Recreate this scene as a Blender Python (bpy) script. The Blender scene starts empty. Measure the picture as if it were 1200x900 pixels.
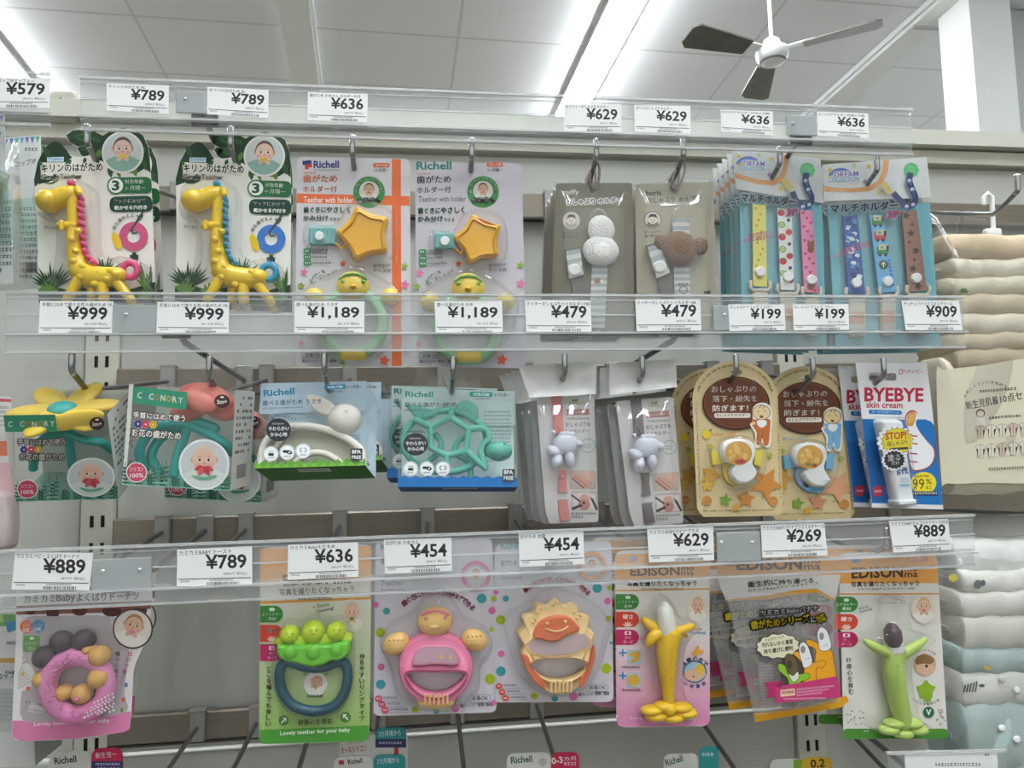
import bpy, math, random
import numpy as np
from mathutils import Vector, Matrix
S = bpy.context.scene
COL = S.collection
random.seed(7)
# ------------------------------------------------------------------ camera, light, exposure
FPX = 860.0
YAW, PITCH, ROLL = math.radians(7.3), math.radians(5.1), math.radians(-1.3)
CAM = Vector((0.0, -0.68, 1.32))
_f = Vector((math.sin(YAW)*math.cos(PITCH), math.cos(YAW)*math.cos(PITCH), math.sin(PITCH)))
_r = Vector((math.cos(YAW), -math.sin(YAW), 0))
_u = _r.cross(_f)
RT = math.cos(ROLL)*_r + math.sin(ROLL)*_u
UP = -math.sin(ROLL)*_r + math.cos(ROLL)*_u
FW = _f
cd = bpy.data.cameras.new('camera')
cd.sensor_width = 36.0
cd.lens = 36.0*FPX/1200.0
cd.clip_start = 0.02
cam = bpy.data.objects.new('camera', cd)
COL.objects.link(cam)
cam.matrix_world = Matrix(((RT.x, UP.x, -FW.x, CAM.x), (RT.y, UP.y, -FW.y, CAM.y), (RT.z, UP.z, -FW.z, CAM.z), (0, 0, 0, 1)))
S.camera = cam
S.view_settings.view_transform = 'Standard'
S.view_settings.look = 'None'
S.view_settings.exposure = 0.30
S.view_settings.gamma = 1.0
S.view_settings.use_curve_mapping = False
S.cycles.transparent_max_bounces = 40
S.cycles.max_bounces = 8
S.cycles.caustics_reflective = False
S.cycles.caustics_refractive = False
W = bpy.data.worlds.new('world')
S.world = W
W.use_nodes = True
W.node_tree.nodes['Background'].inputs[0].default_value = (0.93, 0.97, 1.0, 1)
W.node_tree.nodes['Background'].inputs[1].default_value = 0.07
STRIP = 60.0         # strength of the fluorescent strips beyond the shelving
AISLE = 25.0         # strength of the fluorescent strips over the aisle

def ray(px, py):
    return (RT*((px-600)/FPX) + UP*((450-py)/FPX) + FW)
def P(px, py, Y):
    d = ray(px, py); t = (Y-CAM.y)/d.y
    return CAM + d*t
# ------------------------------------------------------------------ materials
MATS = {}
def lin(h):
    h = h.lstrip('#'); c = [int(h[i:i+2], 16)/255 for i in (0, 2, 4)]
    return tuple(((x+0.055)/1.055)**2.4 if x > 0.04045 else x/12.92 for x in c) + (1,)
def M(h, rough=0.5, metal=0.0, coat=0.0, spec=0.4, sss=0.0):
    k = (h, rough, metal, coat, spec, sss)
    if k in MATS: return MATS[k]
    m = bpy.data.materials.new('paint_'+h.strip('#')); m.use_nodes = True
    b = m.node_tree.nodes['Principled BSDF']
    b.inputs['Base Color'].default_value = lin(h)
    b.inputs['Roughness'].default_value = rough
    b.inputs['Metallic'].default_value = metal
    b.inputs['Coat Weight'].default_value = coat
    b.inputs['Coat Roughness'].default_value = 0.06
    b.inputs['Specular IOR Level'].default_value = spec
    if sss:
        b.inputs['Subsurface Weight'].default_value = sss
        b.inputs['Subsurface Radius'].default_value = (0.004, 0.004, 0.003)
        b.inputs['Subsurface Scale'].default_value = 1.0
    MATS[k] = m
    return m
def clear(key, tint='#ffffff', rough=0.06, lo=0.035, hi=0.75, milk=0.0, milkc='#f4f6f8', pw=3.5):
    if key in MATS: return MATS[key]
    m = bpy.data.materials.new(key); m.use_nodes = True
    nt = m.node_tree; nt.nodes.clear()
    N = nt.nodes.new; L = nt.links.new
    out = N('ShaderNodeOutputMaterial'); tr = N('ShaderNodeBsdfTransparent'); gl = N('ShaderNodeBsdfGlossy')
    tr.inputs[0].default_value = lin(tint); gl.inputs['Roughness'].default_value = rough
    lw = N('ShaderNodeLayerWeight'); lw.inputs[0].default_value = 0.5
    pwn = N('ShaderNodeMath'); pwn.operation = 'POWER'; pwn.inputs[1].default_value = pw
    L(lw.outputs['Facing'], pwn.inputs[0])
    mr = N('ShaderNodeMapRange'); mr.inputs['To Min'].default_value = lo; mr.inputs['To Max'].default_value = hi
    L(pwn.outputs[0], mr.inputs['Value'])
    mx = N('ShaderNodeMixShader'); L(mr.outputs[0], mx.inputs[0]); L(tr.outputs[0], mx.inputs[1]); L(gl.outputs[0], mx.inputs[2])
    last = mx
    if milk:
        df = N('ShaderNodeBsdfDiffuse'); df.inputs[0].default_value = lin(milkc)
        m2 = N('ShaderNodeMixShader'); m2.inputs[0].default_value = milk
        L(mx.outputs[0], m2.inputs[1]); L(df.outputs[0], m2.inputs[2]); last = m2
    L(last.outputs[0], out.inputs[0])
    MATS[key] = m
    return m
def emit(key, h, s):
    if key in MATS: return MATS[key]
    m = bpy.data.materials.new(key); m.use_nodes = True
    nt = m.node_tree; nt.nodes.clear()
    e = nt.nodes.new('ShaderNodeEmission'); o = nt.nodes.new('ShaderNodeOutputMaterial')
    e.inputs[0].default_value = lin(h); e.inputs[1].default_value = s
    nt.links.new(e.outputs[0], o.inputs[0]); MATS[key] = m
    return m
def noisy(key, h1, h2, scale=40, rough=0.6, bump=0.0, bscale=200, metal=0.0, stretch=(1, 1, 1)):
    if key in MATS: return MATS[key]
    m = bpy.data.materials.new(key); m.use_nodes = True
    nt = m.node_tree; N = nt.nodes.new; L = nt.links.new
    b = nt.nodes['Principled BSDF']; b.inputs['Roughness'].default_value = rough; b.inputs['Metallic'].default_value = metal
    tc = N('ShaderNodeTexCoord'); mp = N('ShaderNodeMapping'); mp.inputs['Scale'].default_value = stretch
    L(tc.outputs['Object'], mp.inputs[0])
    n = N('ShaderNodeTexNoise'); n.inputs['Scale'].default_value = scale; n.inputs['Detail'].default_value = 4
    L(mp.outputs[0], n.inputs['Vector'])
    mx = N('ShaderNodeMix'); mx.data_type = 'RGBA'
    mx.inputs[6].default_value = lin(h1); mx.inputs[7].default_value = lin(h2)
    L(n.outputs['Fac'], mx.inputs[0]); L(mx.outputs[2], b.inputs['Base Color'])
    if bump:
        n2 = N('ShaderNodeTexNoise'); n2.inputs['Scale'].default_value = bscale; n2.inputs['Detail'].default_value = 3
        L(mp.outputs[0], n2.inputs['Vector'])
        bp = N('ShaderNodeBump'); bp.inputs['Strength'].default_value = bump; bp.inputs['Distance'].default_value = 0.002
        L(n2.outputs['Fac'], bp.inputs['Height']); L(bp.outputs[0], b.inputs['Normal'])
    MATS[key] = m
    return m
ACRYL = lambda: clear('clear_acrylic', '#fbfcfc', 0.05, 0.05, 0.85, 0.10, '#f4f5f6', 3.0)
ACEDGE = lambda: clear('acrylic_edge', '#f6f8f8', 0.1, 0.16, 0.9, 0.34, '#fafafa', 2.0)
BLIST = lambda: clear('clear_blister', '#fbfcfc', 0.07, 0.025, 0.7, 0.012, '#f2f4f6', 3.0)
FILM = lambda: clear('clear_film', '#fbfbfb', 0.09, 0.06, 0.75, 0.03, '#f2f2f2', 2.4)
CHROME = lambda: M('#c9cbcc', 0.16, 1.0)
STEEL = lambda: M('#8f9092', 0.34, 1.0)
INK = '#2b2a2c'
# ------------------------------------------------------------------ outlines in crop pixels
def circ(cx, cy, rx, ry=None, n=28, a0=0, a1=360, rot=0):
    ry = rx if ry is None else ry
    full = abs(a1-a0) >= 360
    k = n if full else n+1
    out = []
    cr, sr = math.cos(math.radians(rot)), math.sin(math.radians(rot))
    for i in range(k):
        a = math.radians(a0+(a1-a0)*i/n)
        x, y = rx*math.cos(a), ry*math.sin(a)
        out.append((cx+x*cr-y*sr, cy+x*sr+y*cr))
    return out
def rnd(pts, r, n=5):                              # round the corners of a polygon
    out = []
    k = len(pts)
    for i in range(k):
        p0, p, p1 = (Vector(pts[j % k][:2]) for j in (i-1, i, i+1))
        a, b = p0-p, p1-p
        rr = min(r, a.length*0.48, b.length*0.48)
        A, B = p+a.normalized()*rr, p+b.normalized()*rr
        for t in range(n+1):
            t /= n
            q = A*(1-t)**2+p*2*t*(1-t)+B*t*t
            out.append((q.x, q.y))
    return out
def rr(x0, y0, x1, y1, r=8, n=5):
    return rnd([(x0, y0), (x1, y0), (x1, y1), (x0, y1)], r, n)
def sp(pts, n=5, closed=True):                     # Catmull-Rom
    out = []
    k = len(pts)
    rng = range(k) if closed else range(k-1)
    for i in rng:
        g = (lambda j: pts[j % k]) if closed else (lambda j: pts[min(max(j, 0), k-1)])
        a, b, c, d = (np.array(g(j)[:2], float) for j in (i-1, i, i+1, i+2))
        for t in range(n):
            t /= n
            out.append(tuple(0.5*((2*b)+(c-a)*t+(2*a-5*b+4*c-d)*t*t+(3*b-a-3*c+d)*t**3)))
    if not closed: out.append(tuple(np.array(pts[-1][:2], float)))
    return out
def star(cx, cy, R, r=None, rot=-90, n=5):
    r = R*0.45 if r is None else r
    return [(cx+(R if i % 2 == 0 else r)*math.cos(math.radians(rot+i*180/n)), cy+(R if i % 2 == 0 else r)*math.sin(math.radians(rot+i*180/n))) for i in range(2*n)]
def leaf(x, y, ang, L, w, n=6):
    a = math.radians(ang); c, s = math.cos(a), math.sin(a)
    top = [(L*i/n, w*math.sin(math.pi*(i/n)**0.8)) for i in range(n+1)]
    pts = top + [(px, -py) for px, py in top[-2:0:-1]]
    return [(x+px*c-py*s, y+px*s+py*c) for px, py in pts]
def stroke(pts, w):
    pts = [Vector(p[:2]) for p in pts]
    l, r = [], []
    for i, p in enumerate(pts):
        d = (pts[min(i+1, len(pts)-1)]-pts[max(i-1, 0)]).normalized()
        nn = Vector((-d.y, d.x))
        ww = w[i] if isinstance(w, (list, tuple)) else w
        l.append(tuple(p+nn*ww/2)); r.append(tuple(p-nn*ww/2))
    return l+r[::-1]
def qd(q):                                          # quad TL TR BR BL -> bilinear map from (a, b) in the unit square
    q = [np.array(p, float) for p in q]
    return lambda a, b: tuple((q[0]*(1-a)+q[1]*a)*(1-b)+(q[3]*(1-a)+q[2]*a)*b)
# ------------------------------------------------------------------ lettering
TS = bpy.data.scenes.new('lettering')
TCACHE = {}
def glyphs(s, bold=0.0, res=1):
    k = (s, bold, res)
    if k in TCACHE: return TCACHE[k]
    c = bpy.data.curves.new('lettering', 'FONT'); c.body = s; c.resolution_u = res
    asc = all(ord(ch) < 256 for ch in s)
    if asc and bold: c.offset = bold
    o = bpy.data.objects.new('lettering', c); TS.collection.objects.link(o)
    vl = TS.view_layers[0]; vl.update()
    me = bpy.data.meshes.new_from_object(o.evaluated_get(vl.depsgraph))
    v = np.zeros(len(me.vertices)*3); me.vertices.foreach_get('co', v); v = v.reshape(-1, 3)[:, :2]
    f = [tuple(p.vertices) for p in me.polygons]
    bpy.data.objects.remove(o); bpy.data.curves.remove(c); bpy.data.meshes.remove(me)
    if bold and not asc and len(v):
        n = len(v); vs, fs = [], []
        for j, (dx, dy) in enumerate(((-1, 0), (1, 0), (0, 1), (0, -1)) if bold > 0.025 else ((-1, -.6), (1, .6))):
            vs.append(v+np.array((dx, dy))*bold); fs += [tuple(i+j*n for i in q) for q in f]
        v, f = np.concatenate(vs), fs
    if len(v):
        lo, hi = v.min(0), v.max(0)
        asp = (hi[0]-lo[0])/max(hi[1]-lo[1], 1e-6)
        v = (v-lo)/np.maximum(hi-lo, 1e-6)
    else: asp = 1
    TCACHE[k] = (v, f, asp)
    return TCACHE[k]
# ------------------------------------------------------------------ frames, things, meshes
class World:
    def L(s, x, y, h=0): return Vector((x, y, h))
class Frame:
    """A plane in the shop (a card, a box front): crop pixels of the photograph are read onto it, h is metres in front of it."""
    def __init__(s, crop, at, Y, yaw=0, tilt=0, tf=None):
        s.c = crop; s.tf = tf
        px, py = s.photo(*at)
        s.O = P(px, py, Y)
        y, t = math.radians(yaw), math.radians(tilt)
        s.ex = Vector((math.cos(y), math.sin(y), 0))
        b = Vector((math.sin(y), -math.cos(y), 0))
        s.n = b*math.cos(t)+Vector((0, 0, 1))*math.sin(t)
        s.ez = s.n.cross(s.ex)
        s.k = (s.L(at[0]+1, at[1])-s.L(*at)).length
        s.M = Matrix(((s.ex.x, -s.n.x, s.ez.x, s.O.x), (s.ex.y, -s.n.y, s.ez.y, s.O.y), (s.ex.z, -s.n.z, s.ez.z, s.O.z), (0, 0, 0, 1)))
    def photo(s, x, y):
        if s.tf:
            cx, cy, rot, sc, dx, dy = s.tf
            a = math.radians(rot); X, Y = (x-cx)*sc, (y-cy)*sc
            x, y = cx+X*math.cos(a)-Y*math.sin(a)+dx, cy+X*math.sin(a)+Y*math.cos(a)+dy
        return s.c[0]+x/s.c[2], s.c[1]+y/s.c[2]
    def L(s, x, y, h=0):
        d = ray(*s.photo(x, y))
        t = (h+(s.O-CAM).dot(s.n))/d.dot(s.n)
        p = CAM+d*t-s.O
        return Vector((p.dot(s.ex), -h, p.dot(s.ez)))
def tag(o, label=None, cat=None, group=None, kind=None):
    if label: o['label'] = label
    if cat: o['category'] = cat
    if group: o['group'] = group
    if kind: o['kind'] = kind
    return o
def empty(name, mat):
    o = bpy.data.objects.new(name, None); o.empty_display_size = 0.02; COL.objects.link(o)
    o.matrix_world = mat
    return o
EPS = 1.6e-5
class MB:
    def __init__(s, fr=None, h=0.0):
        s.fr = fr or World(); s.v = []; s.f = []; s.mi = []; s.sm = []; s.ms = []; s.h = h
        s.k = getattr(s.fr, 'k', 1.0)
    def m(s, mat):
        if isinstance(mat, str): mat = M(mat)
        if mat not in s.ms: s.ms.append(mat)
        return s.ms.index(mat)
    def add(s, vs, fs, mat, smooth=False):
        n = len(s.v); s.v += [tuple(p) for p in vs]
        i = s.m(mat)
        for q in fs:
            s.f.append(tuple(j+n for j in q)); s.mi.append(i); s.sm.append(smooth)
        return s
    def up(s):
        s.h += EPS; return s.h
    # --- print on the plane
    def flat(s, pts, mat, h=None):
        h = s.up() if h is None else h
        s.add([s.fr.L(p[0], p[1], h) for p in pts], [tuple(range(len(pts)))[::-1]], mat); return s
    def band(s, out, inn, mat, h=None):
        h = s.up() if h is None else h
        n = len(out)
        s.add([s.fr.L(p[0], p[1], h) for p in list(out)+list(inn)], [(i, (i+1) % n, n+(i+1) % n, n+i) for i in range(n)], mat); return s
    def dot(s, x, y, rx, mat, ry=None, n=20, rot=0):
        return s.flat(circ(x, y, rx, ry, n, rot=rot), mat)
    def ring(s, x, y, R, r, mat, n=32, ry=None):
        q = 1 if ry is None else ry/R
        return s.band(circ(x, y, R, R*q, n), circ(x, y, r, r*q, n), mat)
    def rect(s, x0, y0, x1, y1, mat, r=0):
        return s.flat(rr(x0, y0, x1, y1, r) if r else [(x0, y0), (x1, y0), (x1, y1), (x0, y1)], mat)
    def line(s, pts, w, mat): return s.flat(stroke(pts, w), mat)
    def text(s, t, p0, p1, hp, mat=INK, bold=0.0, res=1, out=None, ow=2.0, h=None):
        v, f, asp = glyphs(t, bold, res)
        if not len(v): return s
        d = Vector((p1[0]-p0[0], p1[1]-p0[1])); u = d.normalized(); upv = Vector((u.y, -u.x))*hp
        if out:                                    # an outline in another colour under the letters
            for j in range(8):
                a = j*math.pi/4
                dx, dy = ow*math.cos(a), ow*math.sin(a)
                s.text(t, (p0[0]+dx, p0[1]+dy), (p1[0]+dx, p1[1]+dy), hp, out, bold, res, h=s.h+EPS)
            s.up()
        h = s.up() if h is None else h
        A = np.array(s.fr.L(p0[0], p0[1], h)); B = np.array(s.fr.L(p1[0], p1[1], h)); C = np.array(s.fr.L(p0[0]+upv.x, p0[1]+upv.y, h))
        co = A+np.outer(v[:, 0], B-A)+np.outer(v[:, 1], C-A)
        n = len(s.v); s.v += [tuple(p) for p in co.tolist()]
        i = s.m(mat)
        s.f += [tuple(j+n for j in q) for q in f]; s.mi += [i]*len(f); s.sm += [False]*len(f)
        return s
    def tc(s, t, x, y, hp, mat=INK, w=None, bold=0.0, rot=0):     # centred one-line text of height hp
        v, f, asp = glyphs(t, bold, 1)
        w = asp*hp if w is None else w
        a = math.radians(rot); c, sn = math.cos(a), math.sin(a)
        bx, by = x-sn*hp/2*-1*0, y
        q0 = (x-c*w/2-sn*hp/2, y-sn*w/2+c*hp/2); q1 = (x+c*w/2-sn*hp/2, y+sn*w/2+c*hp/2)
        return s.text(t, q0, q1, hp, mat, bold)
    def vtext(s, t, p0, p1, wd, mat=INK, bold=0.02, out=None):
        n = len(t); st = ((p1[0]-p0[0])/n, (p1[1]-p0[1])/n)
        for i, ch in enumerate(t):
            cx, cy = p0[0]+st[0]*(i+.5), p0[1]+st[1]*(i+.5)
            v, f, asp = glyphs(ch, bold, 1)
            hh = min(abs(st[1])*0.86, wd/max(asp, .3)); ww = min(wd, hh*asp)
            if out: s.text(ch, (cx-ww/2, cy+hh/2), (cx+ww/2, cy+hh/2), hh, mat, bold, out=out, ow=2.5)
            else: s.text(ch, (cx-ww/2, cy+hh/2), (cx+ww/2, cy+hh/2), hh, mat, bold)
        return s
    def arc(s, t, cx, cy, R, a0, a1, hp, mat=INK, bold=0.02, ry=None, inward=False):
        n = len(t)
        ry = R if ry is None else ry
        for i, ch in enumerate(t):
            if ch == ' ': continue
            a = math.radians(a0+(a1-a0)*(i+.5)/n)
            x, y = cx+R*math.cos(a), cy+ry*math.sin(a)
            v, f, asp = glyphs(ch, bold, 1)
            rot = math.degrees(math.atan2(R*math.cos(a), -ry*math.sin(a)))
            if inward: rot += 180
            hh = hp if asp < 1.4 else hp*0.8/asp
            s.tc(ch, x, y, hh, mat, None, bold, rot)
        return s
    def greek(s, x0, y0, x1, hp, mat='#6b6a6c', slope=0, seed=None):   # print too small to read
        rg = random.Random(seed if seed is not None else int(x0*7+y0*13))
        x = x0; h = s.up()
        while x < x1-hp*0.4:
            w = hp*rg.uniform(0.45, 1.0)
            y = y0+(x-x0)*slope
            a, b = rg.uniform(0, .25)*hp, rg.uniform(.75, 1)*hp
            s.flat([(x, y+a), (min(x+w, x1), y+a), (min(x+w, x1), y+a+hp*.22), (x, y+a+hp*.22)], mat, h)
            s.flat([(x+w*.3, y), (x+w*.55, y), (x+w*.55, y+hp), (x+w*.3, y+hp)], mat, h)
            s.flat([(x, y+b-hp*.2), (min(x+w, x1), y+b-hp*.2), (min(x+w, x1), y+b), (x, y+b)], mat, h)
            x += w+hp*0.22
        return s
    def para(s, x0, y0, x1, y1, n, mat='#77767a', slope=0):
        st = (y1-y0)/n
        for i in range(n): s.greek(x0, y0+st*i, x1-(0 if i < n-1 else (x1-x0)*.35), st*.55, mat, slope)
        return s
    def bars(s, x0, y0, x1, y1, mat='#3a393c', slope=0):
        rg = random.Random(int(x0+y0)); x = x0; h = s.up()
        while x < x1:
            w = rg.uniform(.008, .03)*(x1-x0)
            y = (x-x0)*slope
            s.flat([(x, y0+y), (x+w, y0+y), (x+w, y1+y), (x, y1+y)], mat, h)
            x += w+rg.uniform(.01, .03)*(x1-x0)
        return s
    def grad(s, q, c0, c1, n=14):
        g = qd(q); a, b = lin(c0), lin(c1); h = s.up()
        A = [int(c0[i:i+2], 16) for i in (1, 3, 5)]; B = [int(c1[i:i+2], 16) for i in (1, 3, 5)]
        for i in range(n):
            t = (i+.5)/n
            cc = '#%02x%02x%02x' % tuple(int(A[j]*(1-t)+B[j]*t) for j in range(3))
            s.flat([g(0, i/n), g(1, i/n), g(1, (i+1)/n), g(0, (i+1)/n)], cc, h)
        return s
    def photo(s, cx, cy, r, bg='#d9d6d0', shirt='#e9e6e2', hair='#4a3a30', skin='#e6bfa6', toy=None, ry=None, rim=None, tilt=0, hands=True):
        """a printed round photograph of a baby holding a teether"""
        ry = r if ry is None else ry
        if rim: s.flat(circ(cx, cy, r*1.09, ry*1.09, 36), rim)
        s.flat(circ(cx, cy, r, ry, 36), bg)
        f = ry/r
        q = lambda x, y: (cx+r*(x*math.cos(tilt)-y*math.sin(tilt)), cy+r*(x*math.sin(tilt)+y*math.cos(tilt))*f)
        s.flat([q(math.cos(math.radians(a))*.97, math.sin(math.radians(a))*.97) for a in range(25, 156, 10)]+[q(-.62, .28), q(-.3, .14), q(.3, .14), q(.62, .28)], shirt)
        E = lambda x, y, a, b, c, n=18: s.flat([q(x+a*math.cos(2*math.pi*i/n), y+b*math.sin(2*math.pi*i/n)) for i in range(n)], c)
        E(-.49, -.2, .09, .13, '#d9a78c'); E(.49, -.2, .09, .13, '#d9a78c')
        E(0, -.24, .5, .58, hair)
        E(0, -.16, .47, .5, skin)
        E(-.27, .02, .13, .1, '#e8a99a'); E(.27, .02, .13, .1, '#e8a99a')
        for e in (-.19, .19):
            E(e, -.2, .085, .06, '#f6f2ee', 12); E(e, -.2, .055, .06, '#2d221e', 12)
            s.flat([q(e-.1, -.33), q(e, -.37), q(e+.1, -.33), q(e, -.345)], '#7a5a48')
        E(0, -.04, .07, .05, '#d39c82', 12)
        E(0, .12, .12, .055, '#b5504a', 12)
        if toy: E(0, .2, .2, .13, toy)
        if hands:
            for sx in (-1, 1):
                E(sx*.2, .33, .13, .12, skin, 12)
                for j in range(4): E(sx*(.1+.06*j), .24+.02*j, .032, .06, '#dcb096', 8)
        return s
    # --- solids
    def slab(s, pts, h0, h1, mat, side=None):
        n = len(pts)
        a = [s.fr.L(p[0], p[1], h1) for p in pts]
        b = [Vector((p.x, -h0, p.z)) for p in a]
        s.add(a, [tuple(range(n))[::-1]], mat)
        s.add(b, [tuple(range(n))], mat)
        s.add(a+b, [(i, (i+1) % n, n+(i+1) % n, n+i) for i in range(n)], side or mat); s.h = max(s.h, h1)
        return s
    def slabhole(s, pts, hole, h0, h1, mat):
        """a card with a real hole: the outline keyed to the hole"""
        def near(p): return min(range(len(pts)), key=lambda i: (pts[i][0]-p[0])**2+(pts[i][1]-p[1])**2)
        area = lambda q: sum(q[i][0]*q[(i+1) % len(q)][1]-q[(i+1) % len(q)][0]*q[i][1] for i in range(len(q)))
        if area(pts)*area(hole) > 0: hole = hole[::-1]
        i = near(hole[0])
        keyed = pts[:i+1]+hole+[hole[0]]+pts[i:]
        a = [s.fr.L(p[0], p[1], h1) for p in keyed]; n = len(a)
        b = [Vector((p.x, -h0, p.z)) for p in a]
        s.add(a, [tuple(range(n))[::-1]], mat); s.add(b, [tuple(range(n))], mat)
        for ring in (pts, hole):
            k = len(ring)
            a = [s.fr.L(p[0], p[1], h1) for p in ring]; b = [Vector((p.x, -h0, p.z)) for p in a]
            s.add(a+b, [(j, (j+1) % k, k+(j+1) % k, k+j) for j in range(k)], mat)
        s.h = max(s.h, h1)
        return s
    def puff(s, pts, h0, h1, bev, mat, bh=None, nb=4, bottom=True, smooth=True):
        """an outline raised from h0 to h1 (metres) with a rounded rim of bev crop pixels"""
        base = [Vector((q.x, q.z)) for q in (s.fr.L(p[0], p[1], h0+.6*(h1-h0)) for p in pts)]
        n = len(base)
        ar = sum(base[i].x*base[(i+1) % n].y-base[(i+1) % n].x*base[i].y for i in range(n))
        sg = 1 if ar > 0 else -1
        nor = []
        for i in range(n):
            d = (base[(i+1) % n]-base[i-1])
            d = d.normalized() if d.length > 1e-9 else Vector((1, 0))
            nor.append(Vector((-d.y, d.x))*sg)
        B = bev*s.k
        bh = min(B, (h1-h0)) if bh is None else bh
        rows = [(0, h0), (0, h1-bh)] if h1-bh > h0+1e-6 else [(0, h0)]
        for j in range(1, nb+1):
            a = j/nb*math.pi/2
            rows.append((B*(1-math.cos(a)), h1-bh+bh*math.sin(a)))
        vs, fs = [], []
        for ins, h in rows:
            for i in range(n):
                q = base[i]+nor[i]*ins
                vs.append((q.x, -h, q.y))
        for r in range(len(rows)-1):
            for i in range(n):
                j = (i+1) % n
                f = (r*n+i, r*n+j, (r+1)*n+j, (r+1)*n+i)
                fs.append(f if sg > 0 else f[::-1])
        s.add(vs, fs, mat, smooth)
        t = tuple(range((len(rows)-1)*n, len(rows)*n))
        s.add(vs[t[0]:], [tuple(range(n))[::(1 if sg > 0 else -1)]], mat, False)
        if bottom: s.add(vs[:n], [tuple(range(n))[::(-1 if sg > 0 else 1)]], mat, False)
        s.h = max(s.h, h1)
        return s
    def puffband(s, out, inn, h0, h1, bev, mat, nb=3):
        """a raised band between two outlines with as many points each"""
        n = len(out)
        o = [Vector((q.x, q.z)) for q in (s.fr.L(p[0], p[1], h0+.8*(h1-h0)) for p in out)]
        i_ = [Vector((q.x, q.z)) for q in (s.fr.L(p[0], p[1], h0+.8*(h1-h0)) for p in inn)]
        rows = [(0, h0)]
        B = min(bev*s.k, (h1-h0))
        for j in range(nb+1):
            a = j/nb*math.pi/2; rows.append((B*(1-math.cos(a)), h1-B+B*math.sin(a)))
        vs = []
        for src, dst in ((o, i_), (i_, o)):
            for ins, h in rows:
                for a, b in zip(src, dst):
                    d = b-a; l = max(d.length, 1e-9)
                    q = a+d*min(ins/l, .5)
                    vs.append((q.x, -h, q.y))
        R = len(rows); fs = []
        for side in (0, 1):
            for r in range(R-1):
                for i in range(n):
                    j = (i+1) % n; a = side*R*n
                    fs.append((a+r*n+i, a+r*n+j, a+(r+1)*n+j, a+(r+1)*n+i))
        for i in range(n):
            j = (i+1) % n
            fs.append(((R-1)*n+i, (R-1)*n+j, R*n+(R-1)*n+j, R*n+(R-1)*n+i))
            fs.append((i, j, R*n+j, R*n+i))
        s.add(vs, fs, mat, True); s.h = max(s.h, h1)
        return s
    def ell(s, c, ax, ay, az, mat, n=20, m=12, fuzz=0.0, seed=1):
        """ellipsoid: centre (local), three half-axis vectors"""
        rg = random.Random(seed); c = Vector(c)
        vs, fs = [], []
        for j in range(m+1):
            t = math.pi*j/m
            for i in range(n):
                p = 2*math.pi*i/n
                k = 1+(rg.uniform(-fuzz, fuzz) if fuzz else 0)
                vs.append(c+(ax*math.sin(t)*math.cos(p)+ay*math.sin(t)*math.sin(p)+az*math.cos(t))*k)
        for j in range(m):
            for i in range(n):
                fs.append((j*n+i, j*n+(i+1) % n, (j+1)*n+(i+1) % n, (j+1)*n+i))
        s.add(vs, fs, mat, True); return s
    def ball(s, x, y, rx, ry, h, rz, mat, rot=0, n=20, m=12, fuzz=0, seed=1):
        a = math.radians(rot); k = s.k
        c = s.fr.L(x, y, h)
        ax = Vector((math.cos(a), 0, -math.sin(a)))*rx*k
        az = Vector((math.sin(a), 0, math.cos(a)))*ry*k
        return s.ell(c, ax, Vector((0, rz, 0)), az, mat, n, m, fuzz, seed)
    def tube3(s, pts, r, mat, n=10, closed=False, cap=True):
        pts = [Vector(p) for p in pts]; N = len(pts)
        if N < 2: return s
        rs = r if isinstance(r, (list, tuple)) else [r]*N
        T = []
        for i in range(N):
            a = pts[i-1] if (i > 0 or closed) else pts[0]
            b = pts[(i+1) % N] if (i < N-1 or closed) else pts[-1]
            d = b-a; T.append(d.normalized() if d.length > 1e-9 else Vector((0, 0, 1)))
        u = T[0].orthogonal().normalized()
        vs = []
        for i in range(N):
            u = (u-T[i]*u.dot(T[i]))
            u = u.normalized() if u.length > 1e-6 else T[i].orthogonal().normalized()
            w = T[i].cross(u)
            for j in range(n):
                a = 2*math.pi*j/n
                vs.append(pts[i]+(u*math.cos(a)+w*math.sin(a))*rs[i])
        fs = []
        for i in range(N if closed else N-1):
            o = ((i+1) % N)*n
            for j in range(n): fs.append((i*n+j, i*n+(j+1) % n, o+(j+1) % n, o+j))
        s.add(vs, fs, mat, True)
        if cap and not closed:
            for e, sg in ((0, -1), (N-1, 1)):
                c = pts[e]; t = T[e]*sg; ring = vs[e*n:e*n+n]
                prev = [Vector(p) for p in ring]; allv = list(prev); ff = []
                for q in (0.5, 0.87):
                    lift = q*rs[e]*0.7; sc = math.sqrt(max(1-q*q, 0))
                    allv += [c+(p-c)*sc+t*lift for p in prev]
                for q in range(2):
                    for j in range(n): ff.append((q*n+j, q*n+(j+1) % n, (q+1)*n+(j+1) % n, (q+1)*n+j))
                allv.append(c+t*rs[e]*0.72)
                for j in range(n): ff.append((2*n+j, 2*n+(j+1) % n, 3*n))
                s.add(allv, ff, mat, True)
        return s
    def tube(s, pts, r, mat, n=10, closed=False, cap=True):
        """tube through crop points (x, y, h), radius in crop pixels"""
        rs = [q*s.k for q in r] if isinstance(r, (list, tuple)) else r*s.k
        return s.tube3([s.fr.L(*p) for p in pts], rs, mat, n, closed, cap)
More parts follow.
